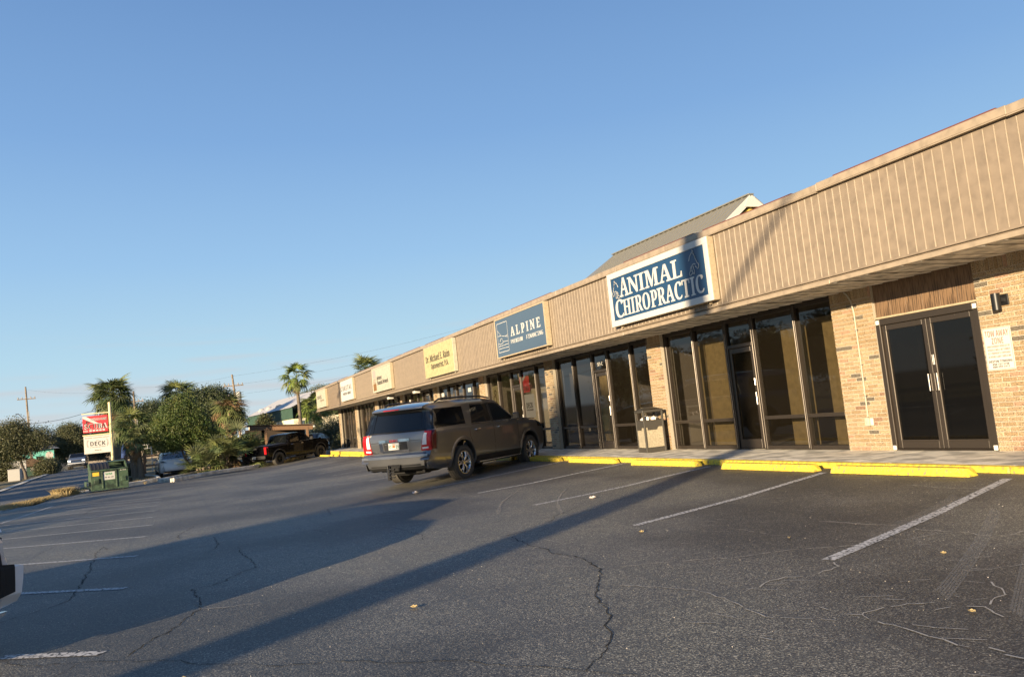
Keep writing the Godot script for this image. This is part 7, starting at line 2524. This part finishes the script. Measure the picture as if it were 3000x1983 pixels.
	tree("oak_tree", "dark oak between the tall palm and the round tree", Vector3(-104.0, 0, 3.6), [[Vector3.ZERO, Vector3(0, 2.6, 0)]], [[0, 4.6, 0, 3.2, 2.5, 3.4], [0, 5.6, -1.6, 2.2, 1.6, 2.0], [0, 4.2, 2.4, 2.4, 2.0, 2.2], [0, 3.0, -2.6, 2.2, 2.0, 2.0]], 3000, c_mid, oak, 0.28)
	tree("oak_tree", "dark tree mass behind the white deck sign", Vector3(-128.0, 0, 7.2), [[Vector3.ZERO, Vector3(0, 2.4, 0)]], [[0, 4.4, 0, 3.4, 2.6, 3.4], [0, 3.2, -3.0, 2.4, 2.2, 2.6], [0, 3.0, 2.6, 2.4, 2.2, 2.2]], 2200, c_mid, oak, 0.26)
	tree("oak_tree", "grey green oak behind the slender fan palm", Vector3(-108.5, 0, -17.0), [[Vector3.ZERO, Vector3(0, 2.4, 0)]], [[0, 4.6, 0, 2.8, 2.4, 2.6], [0, 3.4, 2.4, 2.4, 1.9, 2.4], [0, 6.0, -1.6, 2.0, 1.6, 2.0], [0, 3.4, -2.6, 2.4, 2.4, 2.4]], 2800, c_mid, olive, 0.26)
	tree("oak_tree", "dark leafy tree filling the gap at the end of the shops", Vector3(-88.0, 0, -15.6), [[Vector3.ZERO, Vector3(0, 1.6, 0)]], [[0, 2.9, 0, 2.2, 1.8, 2.2], [0, 2.2, 2.2, 1.8, 1.5, 1.8], [0, 2.2, -2.2, 2.0, 1.6, 2.0]], 2400, c_mid, oak, 0.2)
	tree("magnolia_bush", "rounded dark bush in front of the green building", Vector3(-79.8, 0, -7.85), [[Vector3.ZERO, Vector3(0, 1.4, 0)]], [[0, 2.3, 0, 0.9, 0.9, 0.9], [0, 1.8, 0.5, 0.7, 0.7, 0.6], [0, 1.9, -0.6, 0.7, 0.7, 0.6], [0, 3.0, -0.1, 0.55, 0.55, 0.5]], 900, leaf_clump(0.15, 0.45, 22), [Color(0.06, 0.07, 0.022), Color(0.09, 0.08, 0.03), Color(0.045, 0.055, 0.018)], 0.1)
	# street trees
	tree("street_tree", "wide fine leaved street tree leaning over the verge before the lamp pole", Vector3(-83.1, 0, 12.4), [[Vector3.ZERO, Vector3(0.0, 1.7, 0.35)]], [[0, 3.0, 1.0, 1.9, 1.35, 1.9], [0, 3.9, 1.2, 1.5, 1.0, 1.5], [0, 3.3, -0.9, 1.5, 1.0, 1.5], [0, 2.5, 2.3, 1.5, 1.1, 1.4], [0, 3.3, 2.9, 1.6, 1.2, 1.6], [0, 4.4, 0.6, 0.9, 0.7, 0.9]], 3000, c_fine, olive, 0.13)
	tree("street_tree", "second fine leaved street tree behind the oncoming pickup", Vector3(-124.5, 0, 13.2), [[Vector3.ZERO, Vector3(0.0, 2.0, 0.0)]], [[0, 3.7, 0, 2.4, 1.8, 2.2], [0, 4.9, 0.0, 1.8, 1.2, 1.7], [0, 2.8, 1.0, 2.0, 1.4, 1.6], [0, 3.2, -1.5, 1.8, 1.5, 1.4], [0, 2.2, 0.2, 2.2, 1.4, 2.0]], 3200, leaf_clump(0.15, 0.6, 30), olive, 0.16)
	# hedges and shrubs on the verges
	for q in [[-98.0, 12.9, 0.9, 0.8, "scruffy dark shrub beside the stop sign"], [-103.0, 13.2, 1.1, 0.9, "scruffy dark shrub behind the stop sign"], [-86.5, 14.8, 1.0, 0.8, "low shrub beside the pale utility cabinet"], [-57.5, -11.8, 1.6, 0.9, "grey weedy shrub at the end wall of the shops"], [-70.0, -12.6, 2.4, 1.5, "large grey green shrub beyond the end wall"], [-57.8, -0.6, 1.3, 0.6, "low shrub at the back of the kerbed bed"], [-56.5, 3.4, 1.2, 0.6, "low shrub at the foot of the cream sign pole"]]:
		var t := thing("shrub", q[4], "shrub", on_ground(q[0], q[1], 0.0), 0.0, "shrubs round the lot")
		var mb := MB.new()
		for k in 5: mb.tube([Vector3(0, 0, 0), Vector3(rng.randf_range(-0.5, 0.5) * q[2], q[3] * 0.8, rng.randf_range(-0.5, 0.5) * q[2])], [0.03, 0.012], 5)
		obj("stem", mb, M.bark, t)
		crown(t, [[0, q[3] * 0.75, 0, q[2], q[3] * 0.8, q[2]]], 650, c_small if q[0] > -60 else c_fine, olive, "foliage")

# ---------------------------------------------------------------- across the street, behind the viewer: what the glass mirrors and what shades the lot
func build_across_street() -> void:
	var pm := [M.frond, M.frond_light, M.frond_dull]
	palm("street_palm", "tall palm across the street whose trunk shadow crosses the lot", Vector3(4.8, 0.0, 14.7), 11.2, 0.27, Vector2.ZERO, 40, 1.2, ["sabal", "sabal2"], pm, 0, 0)
	var sp := get_child(get_child_count() - 1)
	var sb := MB.new()
	sb.tube([Vector3(0, 7.0, 0), Vector3(0.45, 8.1, -0.32), Vector3(1.0, 8.65, -0.72), Vector3(1.95, 9.5, -1.40), Vector3(2.4, 10.0, -1.7)], [0.10, 0.06, 0.055, 0.05, 0.03], 10)  # bare stem added out of view, shaped to cast the diagonal fascia shadow
	obj("added_shadow_stem", sb, M.palm_bark, sp)
	palm("street_palm", "tall palm across the street further along", Vector3(44.0, 0.0, 34.0), 14.5, 0.25, Vector2.ZERO, 36, 1.2, ["sabal"], pm, 6, 8)
	palm("street_palm", "tall palm across the street beside the white shop", Vector3(24.0, 0.0, 52.0), 14.0, 0.25, Vector2.ZERO, 36, 1.3, ["sabal"], pm, 6, 8)
	var c := leaf_clump(0.26, 1.0, 26)
	var oak := [Color(0.040, 0.058, 0.020), Color(0.055, 0.070, 0.024), Color(0.07, 0.085, 0.03)]
	var k := 0
	for q in [[-40.0, 62.0, 7.0], [-24.0, 70.0, 8.0], [-8.0, 66.0, 7.0], [10.0, 72.0, 8.0], [28.0, 64.0, 7.0], [44.0, 60.0, 6.5]]:
		var s: float = q[2] / 7.0
		tree("backdrop_oak", "%s oak of the row behind the white shop across the street" % ["first", "second", "third", "fourth", "fifth", "sixth"][k], Vector3(q[0], 0, q[1]), [[Vector3.ZERO, Vector3(0, 2.4, 0)]], [[0, 4.2 * s, 0, 5.0 * s, 2.6 * s, 4.0], [3.5, 3.4 * s, 0, 3.5, 2.2 * s, 3.0], [-3.5, 3.6 * s, 1, 3.5, 2.2 * s, 3.0]], 900, c, oak, 0.3, "oaks across the street")
		k += 1
	var t := thing("white_shop", "long low white shop across the street", "building", Vector3(2.0, 0, 44.0))
	var mb := MB.new()
	mb.span(Vector3(-26, 0, -4), Vector3(22, 3.4, 4))
	obj("wall", mb, M.block_white, t)
	mb = MB.new()
	mb.bevel(Vector3(-2, 3.55, 0), Vector3(49, 0.3, 9), 0.03)
	obj("roof", mb, M.metal_roof_pale, t)
	for j in 8:
		mb = MB.new()
		mb.bevel(Vector3(-22.5 + j * 5.6, 1.4, -4.03), Vector3(2.6, 1.7, 0.08), 0.01)
		obj("window", mb, M.car_glass, t)
	# low trees along the far verge that shade the street
	var nv := 0
	for q in [[-45.0, 17.5, 1.9], [-39.5, 18.3, 1.95], [-25.0, 17.2, 0.82], [-19.0, 17.6, 0.80], [-13.0, 17.2, 0.78], [-52.0, 18.4, 1.9], [-60.0, 19.0, 1.9], [-70.0, 20.0, 1.9]]:
		var t2 := thing("verge_tree", "low bushy tree, %s of those on the far verge shading the street" % ["third", "fourth", "fifth", "sixth", "last", "second", "first", "outermost"][nv], "tree", Vector3(q[0], 0, q[1]), 0.0, "low trees on the far verge")
		nv += 1
		var sv: float = q[2]
		limbs(t2, [[Vector3.ZERO, Vector3(0, 1.0 * sv, 0)]], [[0, 1.9 * sv, 0, 1.4, 1.1 * sv, 1.4]], 0.1)
		crown(t2, [[0, 1.9 * sv, 0, 1.7, 1.0 * sv, 1.5], [1.1, 1.6 * sv, 0.3, 1.4, 0.9 * sv, 1.2], [-1.1, 1.7 * sv, -0.2, 1.4, 0.9 * sv, 1.2]], 520, c, oak)
	for k2 in 2:
		utility_pole("utility_pole", ["timber utility pole across the street beyond the palm", "timber utility pole across the street beside the low trees"][k2], Vector3([18.0, -30.5][k2], 0, [24.0, 15.9][k2]), [9.0, 10.6][k2], Vector2.ZERO, false)
	for h in [8.9, 8.2, 7.0]:
		mb = MB.new()
		var pts := []
		for j in 15: pts.append(Vector3(lerpf(60, -60, j / 14.0), h - 0.5 * absf(sin(j * 0.9)), 24.1))
		mb.tube(pts, [0.009], 5)
		tag(obj("overhead_wire", mb, M.wire), {8.9: "topmost", 8.2: "middle", 7.0: "lowest"}[h] + " overhead wire along the far side of the street", "wire", "overhead wires")

func build_litter() -> void:
	# fallen leaves and grit on the lot
	for q in [[-7.25, -4.35, 0.05, "pale curled leaf lying near the middle of the lot"], [-5.95, -1.55, 0.05, "small pebble lying by the palm trunk shadow"], [-5.3, 0.05, 0.05, "curled dry leaf near the long front crack"], [-4.35, -5.15, 0.045, "orange dry leaf among the tyre marks"], [-3.25, -4.0, 0.04, "orange dry leaf by the forked crack"], [-5.75, -4.95, 0.04, "rust coloured leaf near the stall line"], [-10.6, -5.6, 0.10, "white scrap of paper beside the stall line"], [-15.9, -4.4, 0.16, "white paper strip behind the grey car"]]:
		var mb := MB.new()
		var g := []
		for i in 4:
			var row := []
			for j in 5:
				var u := i / 3.0 * 2 - 1
				var v := j / 4.0 * 2 - 1
				row.append(Vector3(u * q[2] * 0.6 * (1 - 0.6 * v * v), 0.008 + q[2] * (0.22 * v * v + 0.12 * u * u) , v * q[2] * 0.35))
			g.append(row)
		mb.grid(g, true)
		var o := obj("fallen_leaf", mb, M.straw if q[2] < 0.09 else M.paper)
		o.position = on_ground(q[0], q[1], 0.0)
		o.rotation.y = rng.randf() * TAU
		tag(o, q[3], "leaf", "leaves and scraps on the lot")
	var chip := MB.new()
	chip.bevel(Vector3.ZERO, Vector3(1, 0.6, 0.8), 0.2)
	var spots := []
	for k in 1800:
		var x := -pow(rng.randf(), 1.6) * 40.0 - 1.5
		spots.append([Vector2(x, rng.randf_range(-8.4, 2.5)), rng.randf_range(0.002, 0.006)])
	var mm := MultiMesh.new()
	mm.transform_format = MultiMesh.TRANSFORM_3D
	mm.mesh = chip.mesh()
	mm.instance_count = spots.size()
	for k in spots.size():
		mm.set_instance_transform(k, Transform3D(Basis(Vector3.UP, rng.randf() * TAU) * spots[k][1], on_ground(spots[k][0].x, spots[k][0].y, spots[k][1] * 0.3)))
	var o2 := MultiMeshInstance3D.new()
	o2.multimesh = mm
	o2.material_override = M.paper
	o2.name = "grit"
	add_child(o2)
	o2.set_meta("kind", "stuff")
	tag(o2, "pale grit and shell chips scattered over the lot", "grit")
